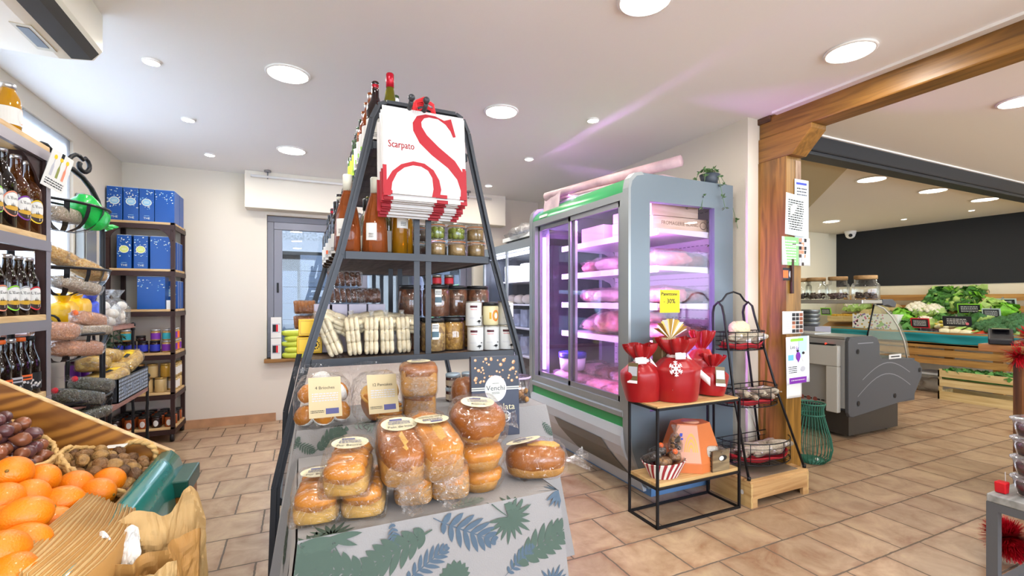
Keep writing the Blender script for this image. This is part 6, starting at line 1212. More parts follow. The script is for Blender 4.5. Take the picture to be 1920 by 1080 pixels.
# ---------------- gift table
def gift_table():
    x0, x1, y0, y1 = 1.695, 2.30, 1.875, 2.10; zt, zm = .63, .225
    t = thing('gift_table', 'black wire frame side table with two wooden shelves in front of the fridge', 'table', ((x0 + x1) / 2, (y0 + y1) / 2, 0)); a, b = (x1 - x0) / 2, (y1 - y0) / 2; BAM = wood('bamboo_board', 'b98f58', 'd9b67c', 0, 8, .45)
    for sx in (-1, 1):
        for sy in (-1, 1): MB().bx(sx * a - .006, sx * a + .006, sy * b - .006, sy * b + .006, 0, zt, BLACKM).build('leg', t)
    for z in (.006, zt - .006, zm - .016):
        m = MB()
        for s in (-1, 1): m.bx(-a, a, s * b - .006, s * b + .006, z - .006, z + .006, BLACKM); m.bx(s * a - .006, s * a + .006, -b, b, z - .006, z + .006, BLACKM)
        m.build('frame_ring', t)
    MB().bx(-a + .004, a - .004, -b + .004, b - .004, zt - .006, zt + .008, BAM).build('top_board', t); MB().bx(-a + .004, a - .004, -b + .004, b - .004, zm - .01, zm + .008, BAM).build('middle_board', t)
    SAT = pm('red_satin', '96070f', .32, sheen=.1, bump=.2, bs=10); STR = pm('beige_striped_paper', 'cdb890', .5); GOLD = pm('gold_foil', 'b9964a', .3, .6); RIB = pm('white_ribbon', 'efe9ea', .4); BRN = pm('brown_tag', '6a5a3a', .5)
    def sack(label, px, pyb, r, h, mat, Y, rz=0, rib=True, lean=0, zb=zt + .01, tuft=.3, seed=0):
        p = atY(px, pyb, Y); o = thing('gift_sack', label, 'gift bag', (p.x, Y, zb), rz, 'red satin gift sacks', ry=lean); hb = h * (1 - tuft)
        def prof(v):
            if v < .7: q_ = v / .7; return r * (.86 + .2 * math.sin(q_ * 2.2)) * (1 if q_ < .75 else 1 - .95 * (q_ - .75) ** 1.0 * 2.2), hb * q_
            q_ = (v - .7) / .3; return r * (.26 + .52 * math.sin(min(1, q_ * 1.1) * 1.4)), hb + h * tuft * q_
        m = MB(); m.sheet(lambda u, v: ((lambda rr, zz, w: (rr * (1 + w) * math.cos(6.2832 * u), rr * .82 * (1 + w) * math.sin(6.2832 * u), zz + .006 * math.sin(u * 31) * (v > .95)))(prof(v)[0], prof(v)[1], (.05 + .25 * max(0, v - .45)) * math.sin(6.2832 * u * 9 + seed + v * 2) * (v ** 1.5) + .05 * noise.noise(Vector((4 * u, 4 * v, seed))))), 72, 30, mat, wrap=True)
        m.oval(0, 0, r * .86, r * .7, mat, 12); m.build('sack_body', o)
        if rib:
            m = MB(); m.lathe([(r * .34, hb - .012), (r * .38, hb), (r * .34, hb + .012)], RIB, 18, caps=False)
            m.sheet(lambda u, v: (.03 + .07 * u, -r * .36 - .10 * u + .02 * math.sin(3 * u), hb - .13 * u + (v - .5) * .045), 8, 2, RIB); m.sheet(lambda u, v: (-.01 - .06 * math.sin(3.14 * u), -r * .36 - .03 * u, hb + .01 + (v - .5) * .035), 8, 2, RIB); m.build('ribbon', o, thick=.0015)
        return o
    def tagcard(o, x, y, z, a):
        m = MB(TR(x, y, z, 80, 0, a)); m.rect(-.03, .03, -.06, .05, BRN); m.rect(-.026, .026, -.02, .03, GREY, z=.001); m.rect(-.03, .03, -.06, -.045, RIB, z=.001); m.build('hang_tag', o, thick=.001)
    o = sack('red satin gift sack at the left end of the table', 1206, 752, .115, .31, SAT, 2.06, -10, True, -3, seed=1); tagcard(o, -.09, -.06, .17, -60)
    o = sack('large red satin gift sack in the middle with white ribbon and snowflake', 1268, 762, .14, .345, SAT, 1.985, 0, True, 0, seed=2)
    m = MB(TR(-.10, -.10, .19, 80, 0, -10))
    for k in range(6):
        a_ = k * 60; m.rect(-.003, .003, 0, .042, RIB, TR(0, 0, 0, 0, 0, a_))
        for h_ in (.018, .03): m.rect(-.002, .002, 0, .014, RIB, TR(0, 0, 0, 0, 0, a_) @ TR(0, h_, 0, 0, 0, 50)); m.rect(-.002, .002, 0, .014, RIB, TR(0, 0, 0, 0, 0, a_) @ TR(0, h_, 0, 0, 0, -50))
        m.oval(0, 0, .012, .012, RIB, 8)
    m.build('snowflake', o, thick=.002)
    o = sack('red satin gift sack at the back, tuft leaning over its right neighbour', 1312, 752, .10, .37, SAT, 2.085, 15, False, 4, seed=3)
    o = sack('small red satin gift sack at the right with a hang tag', 1332, 758, .10, .235, SAT, 2.0, 10, False, 6, seed=4); tagcard(o, -.05, -.085, .12, -25)
    # striped pouch
    p = atY(1250, 740, 2.085); o = thing('striped_pouch', 'beige striped paper pouch with gold fan top behind the red sacks', 'gift bag', (p.x, 2.085, zt + .01)); m = MB()
    for k in range(24): 
        x = -.075 + .15 * k / 24; m.bx(x, x + .15 / 24, -.035, .035, 0, .34, STR if k % 2 else pm('brown_stripe', '7c6440', .5))
    m.build('pouch_body', o); m = MB()
    for k in range(14): a_ = math.radians(25 + k * 9.5); m.add([(0, -.03, .33), (.13 * math.cos(a_) - .008, -.03 + .01 * (k % 2), .34 + .11 * math.sin(a_)), (.13 * math.cos(a_) + .012, -.03 - .012 * (k % 2), .34 + .11 * math.sin(a_))], [(0, 1, 2)], GOLD if k % 3 else PAPER)
    m.build('fan_top', o, thick=.002)
    p = atY(1352, 740, 2.06); o = thing('tagged_carton', 'upright coral triangular packet with photo card at the right end', 'packet', (2.245, 2.06, zt + .01)); MB().prism([(-.06, 0), (.06, .0), (.0, .2)], -.03, .03, pm('coral_card', 'd2503e', .5), TR(0, 0, .06)).build('packet_body', o); MB().bx(-.055, .05, -.028, .028, 0, .06, pm('coral_card', 'd2503e', .5)).build('foot', o)
    m = MB(TR(-.03, -.034, .14, 85, 0, -15)); m.rect(-.035, .035, -.06, .08, RIB); m.rect(-.028, .028, 0, .07, BRN, z=.001); m.build('photo_card', o)
    # lower shelf
    zz = zm + .009
    PEACH = pm('orange_carton', 'c9713c', .45, var=.12, vs=4); PEACH2 = pm('peach_panel', 'd79a7e', .45); YP = pm('ochre_motif', 'e0a848', .45)
    p = atY(1285, 850, 2.04); o = thing('panettone_box', 'orange hexagonal tapered panettone box on the lower shelf', 'box', (p.x, 2.005, zz), -14); m = MB()
    hexa = lambda r, z, sy=.62: [(r * math.cos(math.radians(60 * k + 30)), r * sy * math.sin(math.radians(60 * k + 30)), z) for k in range(6)]
    vs = hexa(.195, 0) + hexa(.195, .05) + hexa(.118, .26); m.add(vs, [tuple(range(5, -1, -1)), tuple(range(12, 18))] + [(i, (i + 1) % 6, (i + 1) % 6 + 6, i + 6) for i in range(6)], PEACH); m.add(vs, [(i + 6, (i + 1) % 6 + 6, (i + 1) % 6 + 12, i + 12) for i in range(6)], PEACH); m.build('carton', o)
    # artwork on the facet towards the viewer
    A_, B_, C_, D_ = (Vector(vs[i]) for i in (9, 10, 16, 15)); nn = (B_ - A_).cross(D_ - A_).normalized() * -.0018
    if nn.y > 0: nn = -nn
    bl = lambda u, v: (A_ * (1 - u) + B_ * u) * (1 - v) + (D_ * (1 - u) + C_ * u) * v + nn
    m = MB(); m.sheet(lambda u, v: bl(.02 + .96 * u, .03 + .94 * v), 2, 2, PEACH2); nn = nn * 1.5
    for ring in range(3):
        for k in range(8): a0, a1 = math.pi * k / 8, math.pi * (k + 1) / 8; r0, r1 = .30 - .09 * ring, .25 - .09 * ring; q_ = lambda r_, a_: bl(.68 - r_ * math.cos(a_) * .8, .3 + r_ * 1.6 * math.sin(a_)); m.add([q_(r0, a0), q_(r0, a1), q_(r1, a1), q_(r1, a0)], [(0, 1, 2, 3)], YP)
    m.sheet(lambda u, v: bl(.16 + .2 * u, .6 + .05 * v), 1, 1, BLUE); m.sheet(lambda u, v: bl(.2 + .12 * u, .68 + .09 * v), 1, 1, BLUE); m.build('printed_panel', o); MB().lathe([(.05, .2605), (.05, .262)], PEACH2, 20).build('lid_print', o)
    p = atY(1245, 880, 1.96); o = thing('striped_basket', 'red and white striped oval basket holding bags of nuts', 'basket', (p.x + .005, 1.965, zz)); RS = pm('red_stripe', '9a2c34', .55)
    m = MB()
    for k in range(40):
        a0, a1 = 6.2832 * k / 40, 6.2832 * (k + 1) / 40; f_ = lambda a_, v: ((.085 + .05 * v) * math.cos(a_ + .25 * v), (.06 + .028 * v) * math.sin(a_ + .25 * v), .085 * v); m.add([f_(a0, 0), f_(a1, 0), f_(a1, .5), f_(a0, .5), f_(a1, 1), f_(a0, 1)], [(0, 1, 2, 3), (3, 2, 4, 5)], RS if k % 2 else PAPER)
    m.oval(0, 0, .085, .06, RS, 12); m.build('basket_body', o, thick=.004)
    HZ = grain('hazelnuts_in_bag', '5a3418', 'b4824a', 60); DK = grain('dark_prunes', '14100e', '4a3a30', 50); PK = film('nut_bag_film', 'f6f4f2', .05, .6, .1, 1, 40, .5)
    for k, (dx, dy, dz, rz, ry, mt, lb) in enumerate(((-.02, -.02, .085, 20, 10, HZ, 'bag of hazelnuts at the front of the striped basket'), (.055, -.01, .095, 60, 25, HZ, 'bag of hazelnuts tilted up at the right of the striped basket'), (-.075, .02, .10, 100, 30, DK, 'black bag at the left of the striped basket'), (-.015, .04, .12, 80, 30, DK, 'black bag with orange seal at the back of the striped basket'))):
        food_bag('nut_bag', lb, 'bag', (o.location.x + dx, o.location.y + dy, zz + dz), rz, (.11, .07, .05), mt, 'bags in the striped basket', ry=ry, seed=40 + k, filmm=PK, tie=ORA if k in (1, 3) else None)
    o = thing('praline_bag', 'clear tied bag of dark pralines standing before the orange box', 'bag', (1.885, 1.945, zz + .13), s=.8); m = MB()
    for k in range(12): m.ball((RND.uniform(-.03, .03), RND.uniform(-.015, .015), .02 + .007 * k), .016, HZ if k % 2 else DK, 10, 6)
    m.build('pralines', o); MB().lathe([(.045, 0), (.05, .05), (.03, .11), (.008, .13), (.022, .16), (.03, .175)], PK, 18, caps=False).build('film_wrapper', o)
    o = thing('drawer_crate', 'small grey wooden crate with hand hole and wire sides on the lower shelf', 'crate', (2.125, 1.955, zz), 0); GW = wood('grey_brown_wood', '5c4a34', '94805e', 0, 7, .6)
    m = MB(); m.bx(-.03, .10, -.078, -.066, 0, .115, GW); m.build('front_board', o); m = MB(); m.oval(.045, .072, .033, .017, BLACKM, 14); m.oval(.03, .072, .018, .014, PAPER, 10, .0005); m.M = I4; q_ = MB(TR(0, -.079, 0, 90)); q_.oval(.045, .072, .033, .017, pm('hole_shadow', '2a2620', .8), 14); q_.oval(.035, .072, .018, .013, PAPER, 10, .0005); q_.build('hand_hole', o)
    m = MB(); m.bx(-.03, .1, .066, .078, 0, .115, GW); m.build('rear_board', o); m = MB(); m.bx(-.03, .1, -.066, .066, 0, .006, GW); m.build('bottom_board', o); m = MB()
    for x in (-.03, .1):
        for z in (.03, .06, .09, .113): m.tube([(x, -.07, z), (x, .07, z)], .0018, BLACKM, 4)
        for y in (-.07, -.035, 0, .035, .07): m.tube([(x, y, 0), (x, y, .113)], .0018, BLACKM, 4)
    m.build('wire_side', o)
    for k, (dx, dy, dz, mt, lb) in enumerate(((.0, -.02, .12, pm('white_dragees', 'e2dcd2', .4, bump=.8, bs=55), 'clear bag of white dragees in the drawer crate'), (.03, .03, .13, COOK, 'clear bag of brown biscuits in the drawer crate'), (.06, -.02, .11, PK, 'crumpled clear bag at the right of the drawer crate'), (.02, 0, .045, YEL, 'yellow packet low in the drawer crate'))):
        food_bag('sweets_bag', lb, 'bag', (2.125 + dx, 1.955 + dy, zz + dz - .02), 30 * k, (.10, .075, .07), mt, 'bags in the drawer crate', seed=60 + k, filmm=PK, ry=8)
    o = thing('doily_packet', 'lace edged white packet leaning on the orange box', 'packet', (2.13, 2.035, zz + .01)); m = MB(TR(0, 0, .1, 80)); m.disc(.1, .1, pm('lilac_lace', 'cfc4d4', .6)); 
    for k in range(26): m.oval(.09 * math.cos(k * .2417), .09 * math.sin(k * .2417), .009, .009, pm('mauve_lace', '8a7896', .6), 6, .001)
    m.oval(0, -.01, .06, .06, pm('pale_lilac', 'e4dce4', .6), 14, .001); m.build('lace_paper', o, thick=.003)
gift_table()

# ---------------- sausage rack on its crate
def sausage_rack():
    CRT = wood('pale_crate_wood', 'a4794a', 'cfa771', 0, 6, .6); CRTY = wood('pale_crate_wood_side', 'b08a52', 'd4b47c', 1, 6, .6); x0, x1, y0, y1 = 2.353, 2.868, 1.838, 2.13
    c = thing('wooden_crate', 'low upturned pine crate under the sausage rack', 'crate', (x0, y0, 0)); W_, D_ = x1 - x0, y1 - y0
    MB().bx(0, .014, 0, D_, 0, .138, CRTY).build('side_board', c); MB().bx(W_ - .014, W_, 0, D_, .0, .138, CRTY).build('side_board', c); MB().bx(.014, W_ - .014, 0, .014, .045, .138, CRT).build('front_board', c); MB().bx(.014, W_ - .014, D_ - .014, D_, .045, .138, CRT).build('rear_board', c)
    for x in (.014, W_ - .054): MB().bx(x, x + .04, .0, .02, 0, .045, CRT).build('foot_block', c)
    for k in range(5): y = .004 + k * .058; MB().bx(0, W_, y, y + .05, .138, .15, CRT).build('top_slat', c)
    m = MB(); m.oval(0, 0, .012, .012, PAPER, 10); 
    q_ = MB(TR(-.001, .06, .075, 90, 0, -90)); q_.oval(0, 0, .012, .014, PAPER, 10); q_.build('white_sticker', c)
    m = MB(); m.bx(.03, W_ - .06, .03, D_ - .03, .1505, .154, pm('grey_card_sheet', '7a6a58', .7)); tag(m.build('card_sheet', None, (x0, y0, 0)), 'flat brown card sheet on the crate under the bottom basket', 'card')
    t = thing('sausage_rack', 'black wire stand with three half round baskets of sausages', 'stand', (x0, y0, .15)); zb = .15; R3 = lambda X, Y, Z: (X - x0, Y - y0, Z - zb)
    yb = 2.115
    for xt, xf, nm in ((2.36, 2.365, 'left'), (2.63, 2.862, 'right')):
        xr = 2.37 if nm == 'left' else 2.80
        pts = [R3(xr, yb, zb + .002), R3(xt + (xr - xt) * .45, yb, .7), R3(xt, yb, 1.12), R3(xt, yb - .01, 1.16), R3(xt + .005, yb - .035, 1.185), R3(xt + .01, yb - .06, 1.16), R3(xt + .012, yb - .075, 1.1), R3(xf - (xf - xt) * .5, 1.96, .62), R3(xf, 1.862, zb + .002)]
        m = MB(); m.tube(pts, .0075, BLACKM, 8); m.build('side_frame', t)
        for p in (pts[0], pts[-1]): MB().lathe([(.011, 0), (.011, .02)], BLACKM, 10, TR(*p)).build('foot_cap', t)
    m = MB(); m.tube([R3(2.36, yb - .035, 1.18), R3(2.40, yb - .035, 1.195), R3(2.44, yb - .035, 1.235), R3(2.50, yb - .035, 1.25), R3(2.56, yb - .035, 1.235), R3(2.60, yb - .035, 1.195), R3(2.635, yb - .035, 1.18)], .006, BLACKM, 8); m.build('top_handle', t)
    CLTH = pm('red_cotton_napkin', 'a41c26', .8, bump=.3, bs=25); SAU = [pm('floured_sausage', '8a7a6a', .75, var=.35, vs=35, bump=.4, bs=40), pm('white_netted_sausage', 'aca08c', .7, var=.25, vs=50, bump=.8, bs=90)]; BANDW = pm('sausage_band', 'd8d4dc', .5)
    for k, (xa, xb, yf, zr, dp, nsau) in enumerate(((2.365, 2.735, 1.965, 1.0, .11, 10), (2.365, 2.80, 1.905, .66, .11, 10), (2.37, 2.88, 1.855, .335, .125, 16))):
        xc, rx, ry = (xa + xb) / 2, (xb - xa) / 2, yb - .02 - yf; nm = ('top', 'middle', 'bottom')[k]; m = MB()
        hoop = lambda z, s=1.0: [R3(xc + rx * s * math.cos(a), yb - .02 - ry * (1 - s) * .3 - ry * s * math.sin(a) ** .8, z) for a in [math.pi * i / 20 for i in range(21)]]
        for z in (zr, zr - dp * .25, zr - dp * .5, zr - dp * .75, zr - dp): m.tube(hoop(z), .0035 if z in (zr, zr - dp) else .0018, BLACKM, 5); m.tube([R3(xa, yb - .02, z), R3(xb, yb - .02, z)], .0035 if z in (zr, zr - dp) else .0018, BLACKM, 5)
        for i in range(0, 21, 3): a = hoop(zr)[i]; b = hoop(zr - dp)[i]; m.tube([a, b], .0025, BLACKM, 5)
        for i in range(5): x = xa + (xb - xa) * (i + .5) / 5; m.tube([R3(x, yb - .02, zr), R3(x, yb - .02, zr - dp)], .002, BLACKM, 4)
        for i in range(1, 20, 1): p = hoop(zr - dp)[i]; m.tube([p, (p[0], yb - .02 - y0, p[2])], .0014, BLACKM, 4)
        m.build('wire_basket', t)
        m = MB(); m.sheet(lambda u, v: (xc + rx * .95 * (2 * u - 1), yb - .03 - (ry - .018) * v * math.sqrt(max(.04, 1 - (2 * u - 1) ** 2 * .97)), zr - dp + .008 + .012 * abs(2 * u - 1) ** 3 + (.03 * max(0, v - .85) / .15) + .006 * math.sin(14 * u + 9 * v)), 26, 12, CLTH); tag(m.build('red_napkin', thick=.004), f'red cotton napkin lining the {nm} sausage basket', 'napkin', 'red napkins in the sausage baskets')
        for i in range(nsau):
            n2 = (nsau + 1) // 2; row, j = i // n2, i % n2
            x = xc + rx * .68 * ((j + .5) / n2 * 2 - 1); y = yb - .03 - ry * (.25 + .38 * row) * (1 if abs(2 * (j + .5) / n2 - 1) < .75 else .8); z = zr - dp + .045 + .012 * row + .02 * (i % 2)
            ang = (-12, 8, 25, -30, 15, -5)[i % 6] if k != 1 else (60, 70, 85, 95, 40, 75)[i % 6]
            o = thing('dry_sausage', f'{("dusty grey", "white netted")[i % 2]} dry sausage in the {nm} basket, {("back", "front")[row]} row, {ORD[j]} from the left', 'sausage', (x, y, z), ang, 'dry sausages in the wire stand'); L_ = min(.17, rx * .66)
            m = MB().ball((0, 0, 0), (L_ / 2, .023, .023), SAU[i % 2], 14, 8, nz=.12, ns=3, seed=i + k * 9, p=.85); m.tube([(-L_ / 2, 0, 0), (-L_ / 2 - .015, 0, .004)], .004, SAU[1], 5); m.build('casing', o)
            if i % 3 != 1: MB().lathe([(.0222, -.018), (.0225, .018)], BANDW, 14, TR(.015, 0, 0, 0, 90), caps=False).build('paper_band', o)
        if k == 0: tag(MB().ball((0, 0, 0), (.075, .045, .05), pm('cream_netting', 'd6c9a4', .8, bump=1, bs=70), 16, 10, nz=.35, ns=3, p=.9).build('netting_heap', None, (2.50, 2.04, 1.015)), 'heap of cream netting on top of the sausages in the top basket', 'netting')
    tag(MB().tube([(2.62, 2.20, .62), (2.66, 2.17, .52), (2.72, 2.15, .46), (2.76, 2.149, .42), (2.79, 2.14, .34), (2.85, 2.135, .25), (2.875, 2.13, .16), (2.90, 2.12, .06), (2.93, 2.0, .008)], .004, PAPER, 6).build('white_cable'), 'white electric cable running down behind the sausage rack', 'cable')
sausage_rack()

# ================================================================ opening and vegetable room
def papers():
    P = 1.947
    def sheet(name, label, px0, py0, px1, py1, mat, dy, art=None, rz=0, bow=0, group='papers pinned to the oak post', cat='paper'):
        a, b = atY(px0, py0, P - dy), atY(px1, py1, P - dy); w, h = abs(b.x - a.x), abs(a.z - b.z)
        t = thing(name, label, cat, ((a.x + b.x) / 2, P - dy, (a.z + b.z) / 2), 0, group, ry=rz)
        m = MB(); m.sheet(lambda u, v: ((u - .5) * w, -bow * (4 * (u - .5) ** 2 + (1 - v) * .3), (v - .5) * h), 8, 8, mat); m.build('sheet', t, thick=.0012)
        if art: m = MB(TR(0, -.0012 - bow * .6, 0, 90)); art(m, w, h); m.build('print', t)
        return t
    GRY = GREY; LBL = color('pale_blue_sheet', 'dfe8f4'); PGR = color('leaf_green_print', '7fc074'); MINT = color('mint_sheet', 'e6f0ec')
    def a1(m, w, h):
        m.rect(-w * .4, w * .35, h * .43, h * .46, BLUE); m.line_text(w * .7, h * .2, 5, INK, TR(.0, h * .3, 0), 2); m.rect(-.02, .03, .02, .05, BLUE); m.line_text(w * .7, h * .3, 7, GRY, TR(0, -h * .2, 0), 3)
    sheet('pinned_notice', 'tall pale notice sheet at the right edge of the post, topmost paper', 1490, 335, 1516, 480, LBL, .002, a1)
    def a2(m, w, h): m.line_text(w * .75, h * .75, 13, INK, None, 5)
    sheet('pinned_notice', 'white typed letter with a folded corner on the post', 1471, 362, 1510, 444, MINT, .012, a2, 3, .006)
    m = MB(); p = atY(1488, 395, P - .022); m.add([(-.03, 0, .03), (.035, -.004, .045), (-.005, -.006, -.02), (-.032, 0, -.03)], [(0, 1, 2, 3)], PAPER); tag(m.build('folded_corner', None, p, thick=.001), 'loose white folded sheet corner over the typed letter', 'paper')
    def a3(m, w, h):
        m.rect(-w / 2, w * .1, -h / 2, h / 2, PGR); m.line_text(w * .45, h * .8, 8, PAPER, TR(-w * .22, 0, .001), 6); q_ = random.Random(3)
        for i in range(4):
            for j in range(7): m.rect(w * .12 + w * .095 * i, w * .20 + w * .095 * i, -h / 2 + h * j / 7, -h / 2 + h * (j + .85) / 7, (INK, GREY, DKB, SAL)[q_.randrange(4)], z=.0004)
        m.rect(-w * .12, w * .25, h * .2, h * .27, PAPER, z=.001)
    sheet('pinned_flyer', 'green and photo collage flyer on the post', 1464, 443, 1516, 499, PAPER, .006, a3, 0, .008, cat='flyer')
    def a4(m, w, h): m.rect(-w / 2, w / 2, h * .35, h / 2, INK); m.rect(-w / 2, w * .0, -h * .3, h * .3, ORA); m.oval(w * .25, 0, w * .18, h * .28, GREY, 8); m.rect(-w * .4, w * .4, -h * .5, -h * .38, INK)
    sheet('pinned_flyer', 'small dark and orange flyer under the green one', 1468, 502, 1487, 526, color('dark_flyer', '2c2f3a'), .003, a4, cat='flyer')
    def a5(m, w, h):
        m.line_text(w * .3, h * .6, 6, GRY, TR(-w * .3, 0, 0), 8); q_ = random.Random(8)
        for i in range(3):
            for j in range(5): m.rect(-w * .05 + w * .18 * i, w * .11 + w * .18 * i, -h * .45 + h * .18 * j, -h * .3 + h * .18 * j, (DKB, INK, SAL, color('rust', '8a4a2c'))[q_.randrange(4)])
    sheet('pinned_flyer', 'white card with a grid of small photos on the post', 1467, 584, 1506, 625, PAPER, .004, a5, cat='flyer')
    def a6(m, w, h):
        SKYB = color('sky_wash', 'b4d0ec'); m.rect(w * .05, w / 2, h * .05, h / 2, SKYB); m.rect(-w * .3, w * .25, h * .40, h * .46, GRN, z=.0004); m.rect(-w / 2, w / 2, -h / 2, -h * .37, PURP, z=.0004); m.line_text(w * .6, h * .03, 1, PAPER, TR(.0, -h * .43, .001)); m.rect(-w * .44, -w * .18, h * .0, h * .12, color('cyan_block', '6ab4dc'), z=.0004)
        m.text('Les', .035, INK, TR(-w * .22, h * .28, .0006)); m.text('St', .04, PURP, TR(-w * .02, h * .24, .0006)); m.oval(w * .02, h * .08, w * .1, h * .09, PURP, 8, .0008); m.oval(0, h * .19, w * .05, h * .025, INK, 8, .001); m.oval(w * .3, h * .06, w * .13, h * .12, PAPER, 10, .0008); m.oval(w * .24, h * .14, w * .06, h * .03, INK, 8, .001); m.flat([(-w * .04, h * .04), (w * .1, h * .02), (w * .02, -h * .06)], PURP, TR(0, 0, .001)); m.oval(w * .22, -h * .2, w * .11, h * .06, GREY, 10, .0006); m.line_text(w * .4, h * .16, 4, INK, TR(-w * .24, -h * .2, .0006), 2)
    sheet('pinned_poster', 'festival poster with purple and white figures and purple foot band', 1473, 632, 1516, 716, color('poster_white', 'eef2f8'), .012, a6, -1, .004, cat='poster')
    sheet('pinned_notice', 'blank white sheet hanging below the festival poster', 1475, 700, 1503, 744, PAPER, .003)
papers()
# ---------------- deli counter
def deli():
    y0, y1 = 2.42, 4.3; t = thing('deli_counter', 'low grey deli display counter with curved glass front in the vegetable room', 'counter', (4.26, y0, 0)); D = y1 - y0; PN = pm('deli_dark_panel', '4a4c50', .45); LGp = pm('deli_light_grey_back', '9c9c9a', .4, .3); BG = pm('deli_beige_box', 'b9b6ad', .5); DGL = film('deli_glass', 'f2f8f5', .03, .18, .02, 0); STL = pm('brushed_steel', 'b4b4b2', .3, .8)
    pr = [(0, .23), (.0, .84), (.03, .878), (.36, .878), (.43, .86), (.465, .80), (.468, .70), (.50, .672), (.97, .65), (1.12, .6), (1.17, .54), (1.16, .46), (1.01, .27), (.06, .185), (.02, .195)]
    for y in (-.03, D): m = MB(); m.prism(pr, y, y + .03, PN); m.build('side_panel', t, bev=.006)
    m = MB(TR(0, -.032, 0, 90))
    def arc(x0, z0, x1, z1, h, w=.008):
        P = [(x0 + (x1 - x0) * k / 12, z0 + (z1 - z0) * k / 12 + h * math.sin(math.pi * k / 12)) for k in range(13)]
        for a, b in zip(P, P[1:]): m.flat([(a[0], a[1] - w / 2), (b[0], b[1] - w / 2), (b[0], b[1] + w / 2), (a[0], a[1] + w / 2)], pm('deli_line_print', '86888c', .5))
    arc(.2, .50, .95, .52, .12); arc(.13, .36, .96, .40, .15); arc(.13, .82, .36, .82, 0)
    for x, z in ((.13, .75), (1.12, .53), (.7, .32), (.14, .3)): m.oval(x, z, .02, .022, BLACKM, 10, .002)
    m.build('panel_lines', t)
    MB().bx(0, .02, 0, D, .26, .86, LGp).build('back_panel', t); MB().bx(.0, .4, 0, D, .855, .88, STL).build('work_top', t); MB().bx(.02, 1.1, 0, D, .24, .64, PN).build('lower_body', t); MB().bx(.02, .77, -.02, D, .03, .24, pm('deli_plinth', '3a3632', .4, .3)).build('plinth', t)
    for x in (.18, .7): MB().lathe([(.03, 0), (.03, .012), (.012, .014), (.012, .05)], BLACKM, 12, TR(x, .06, 0)).build('foot', t)
    m = MB(); m.bx(-.05, 0, .03, .30, .62, .80, BG); m.bx(-.05, 0, .03, .13, .22, .62, BG); b_ = m.build('control_box', t, bev=.008); m = MB(); m.bx(-.051, -.02, .06, .27, .80, .812, BLACKM); m.build('control_strip', b_); MB().ball((-.045, .13, .812), .008, pm('red_pilot_light', 'ff2010', .3, emit=5), 8, 6).build('pilot_light', b_)
    m = MB(TR(-.001, .25, .30, 90, 0, -90)); m.line_text(.3, .03, 1, INK); [m.oval(-.12 + .06 * k, 0, .02, .02, color('warning_print', '8a4a40'), 8, .001) for k in range(3)]; m.build('warning_print', t)
    cv = [(.46, 1.18), (.62, 1.14), (.76, 1.06), (.88, .95), (.97, .82), (1.02, .66)]
    m = MB(); m.sheet(lambda u, v: (lambda k, f_: (cv[k][0] + (cv[k + 1][0] - cv[k][0]) * f_, D * u, cv[k][1] + (cv[k + 1][1] - cv[k][1]) * f_))(min(4, int(v * 5)), v * 5 - min(4, int(v * 5))), 2, 15, DGL); m.build('curved_glass', t)
    for y in (0, D - .006): m = MB(); m.prism([(.33, .88)] + cv[::1] + [(.47, .67), (.46, .86)], y, y + .006, DGL); m.build('end_glass', t)
    m = MB(); m.tube([(.33, .0, .88), (.44, .0, 1.18)], .007, BLACKM, 6); m.tube([(x * .97 - .02, .0, z * .985) for x, z in cv], .007, pm('pale_strut', 'c9c4b4', .4), 6); m.build('strut', t)
    MB().bx(.14, .5, -.06, D, 1.165, 1.2, STL).build('top_shelf', t, bev=.006); m = MB(); m.prism([(.44, 1.205), (.60, 1.205), (.66, 1.17), (.64, 1.13), (.58, 1.14), (.52, 1.155), (.45, 1.15)], -.065, -.01, PN); m.build('end_cap', t, bev=.004)
    m = MB(TR(0, -.033, 0, 90)); m.rect(.60, .80, .66, .70, PAPER, z=.001); m.rect(.63, .77, .674, .685, INK, z=.002); m.build('maker_plate', t)
    JG = film('big_jar_glass', 'f4f6f2', .07, .7, .02, 0); CORK = pm('cork_lid', 'b08a5a', .7, var=.2, vs=40); DRF = [pm('dried_fruit_dark', '4a3430', .6, var=.4, vs=30), pm('dried_fruit_mauve', '6a4a4a', .6, var=.4, vs=30), pm('dried_fruit_brown', '5a4030', .6, var=.4, vs=30)]
    for k, (px, lb) in enumerate(((1623, 'glass jar with cork lid and dried fruit at the right end of the counter top'), (1571, 'glass jar with cork lid and dried fruit, second from the right'), (1531, 'glass jar with cork lid and dried fruit, third from the right'), (1502, 'glass jar with cork lid half hidden by the oak post'))):
        p = atX(px, 557, 4.6); o = thing('storage_jar', lb, 'jar', (4.6, p.y, 1.201), 0, 'glass jars on the deli counter'); s = 1.12 if k == 0 else 1; q_ = random.Random(k)
        m = MB()
        for i in range(60): a, r_ = q_.uniform(0, 6.28), .075 * math.sqrt(q_.random()); m.ball((r_ * math.cos(a), r_ * math.sin(a), .012 + .05 * q_.random()), (.014, .012, .009), DRF[k % 3], 6, 4)
        f_ = m.build('dried_fruit', o); f_['kind'] = 'stuff'
        MB().lathe([(.088 * s, 0), (.092 * s, .006), (.092 * s, .13), (.085 * s, .145), (.074 * s, .15), (.074 * s, .19)], JG, 24).build('glass', o); MB().lathe([(.07 * s, .18), (.078 * s, .185), (.078 * s, .212), (.076 * s, .215)], CORK, 20).build('cork_lid', o)
    for k, (y, z, s) in enumerate(((.9, .70, (.12, .25, .06)), (1.3, .70, (.14, .2, .1)))): tag(MB().bx(-s[0], s[0], -s[1] / 2, s[1] / 2, 0, s[2], (LAV, PAPER)[k]).build('deli_tray', None, (4.85, y0 + y, .655), bev=.004), ('shallow pale tray inside the deli counter, near one', 'white tray inside the deli counter, far one')[k], 'tray')
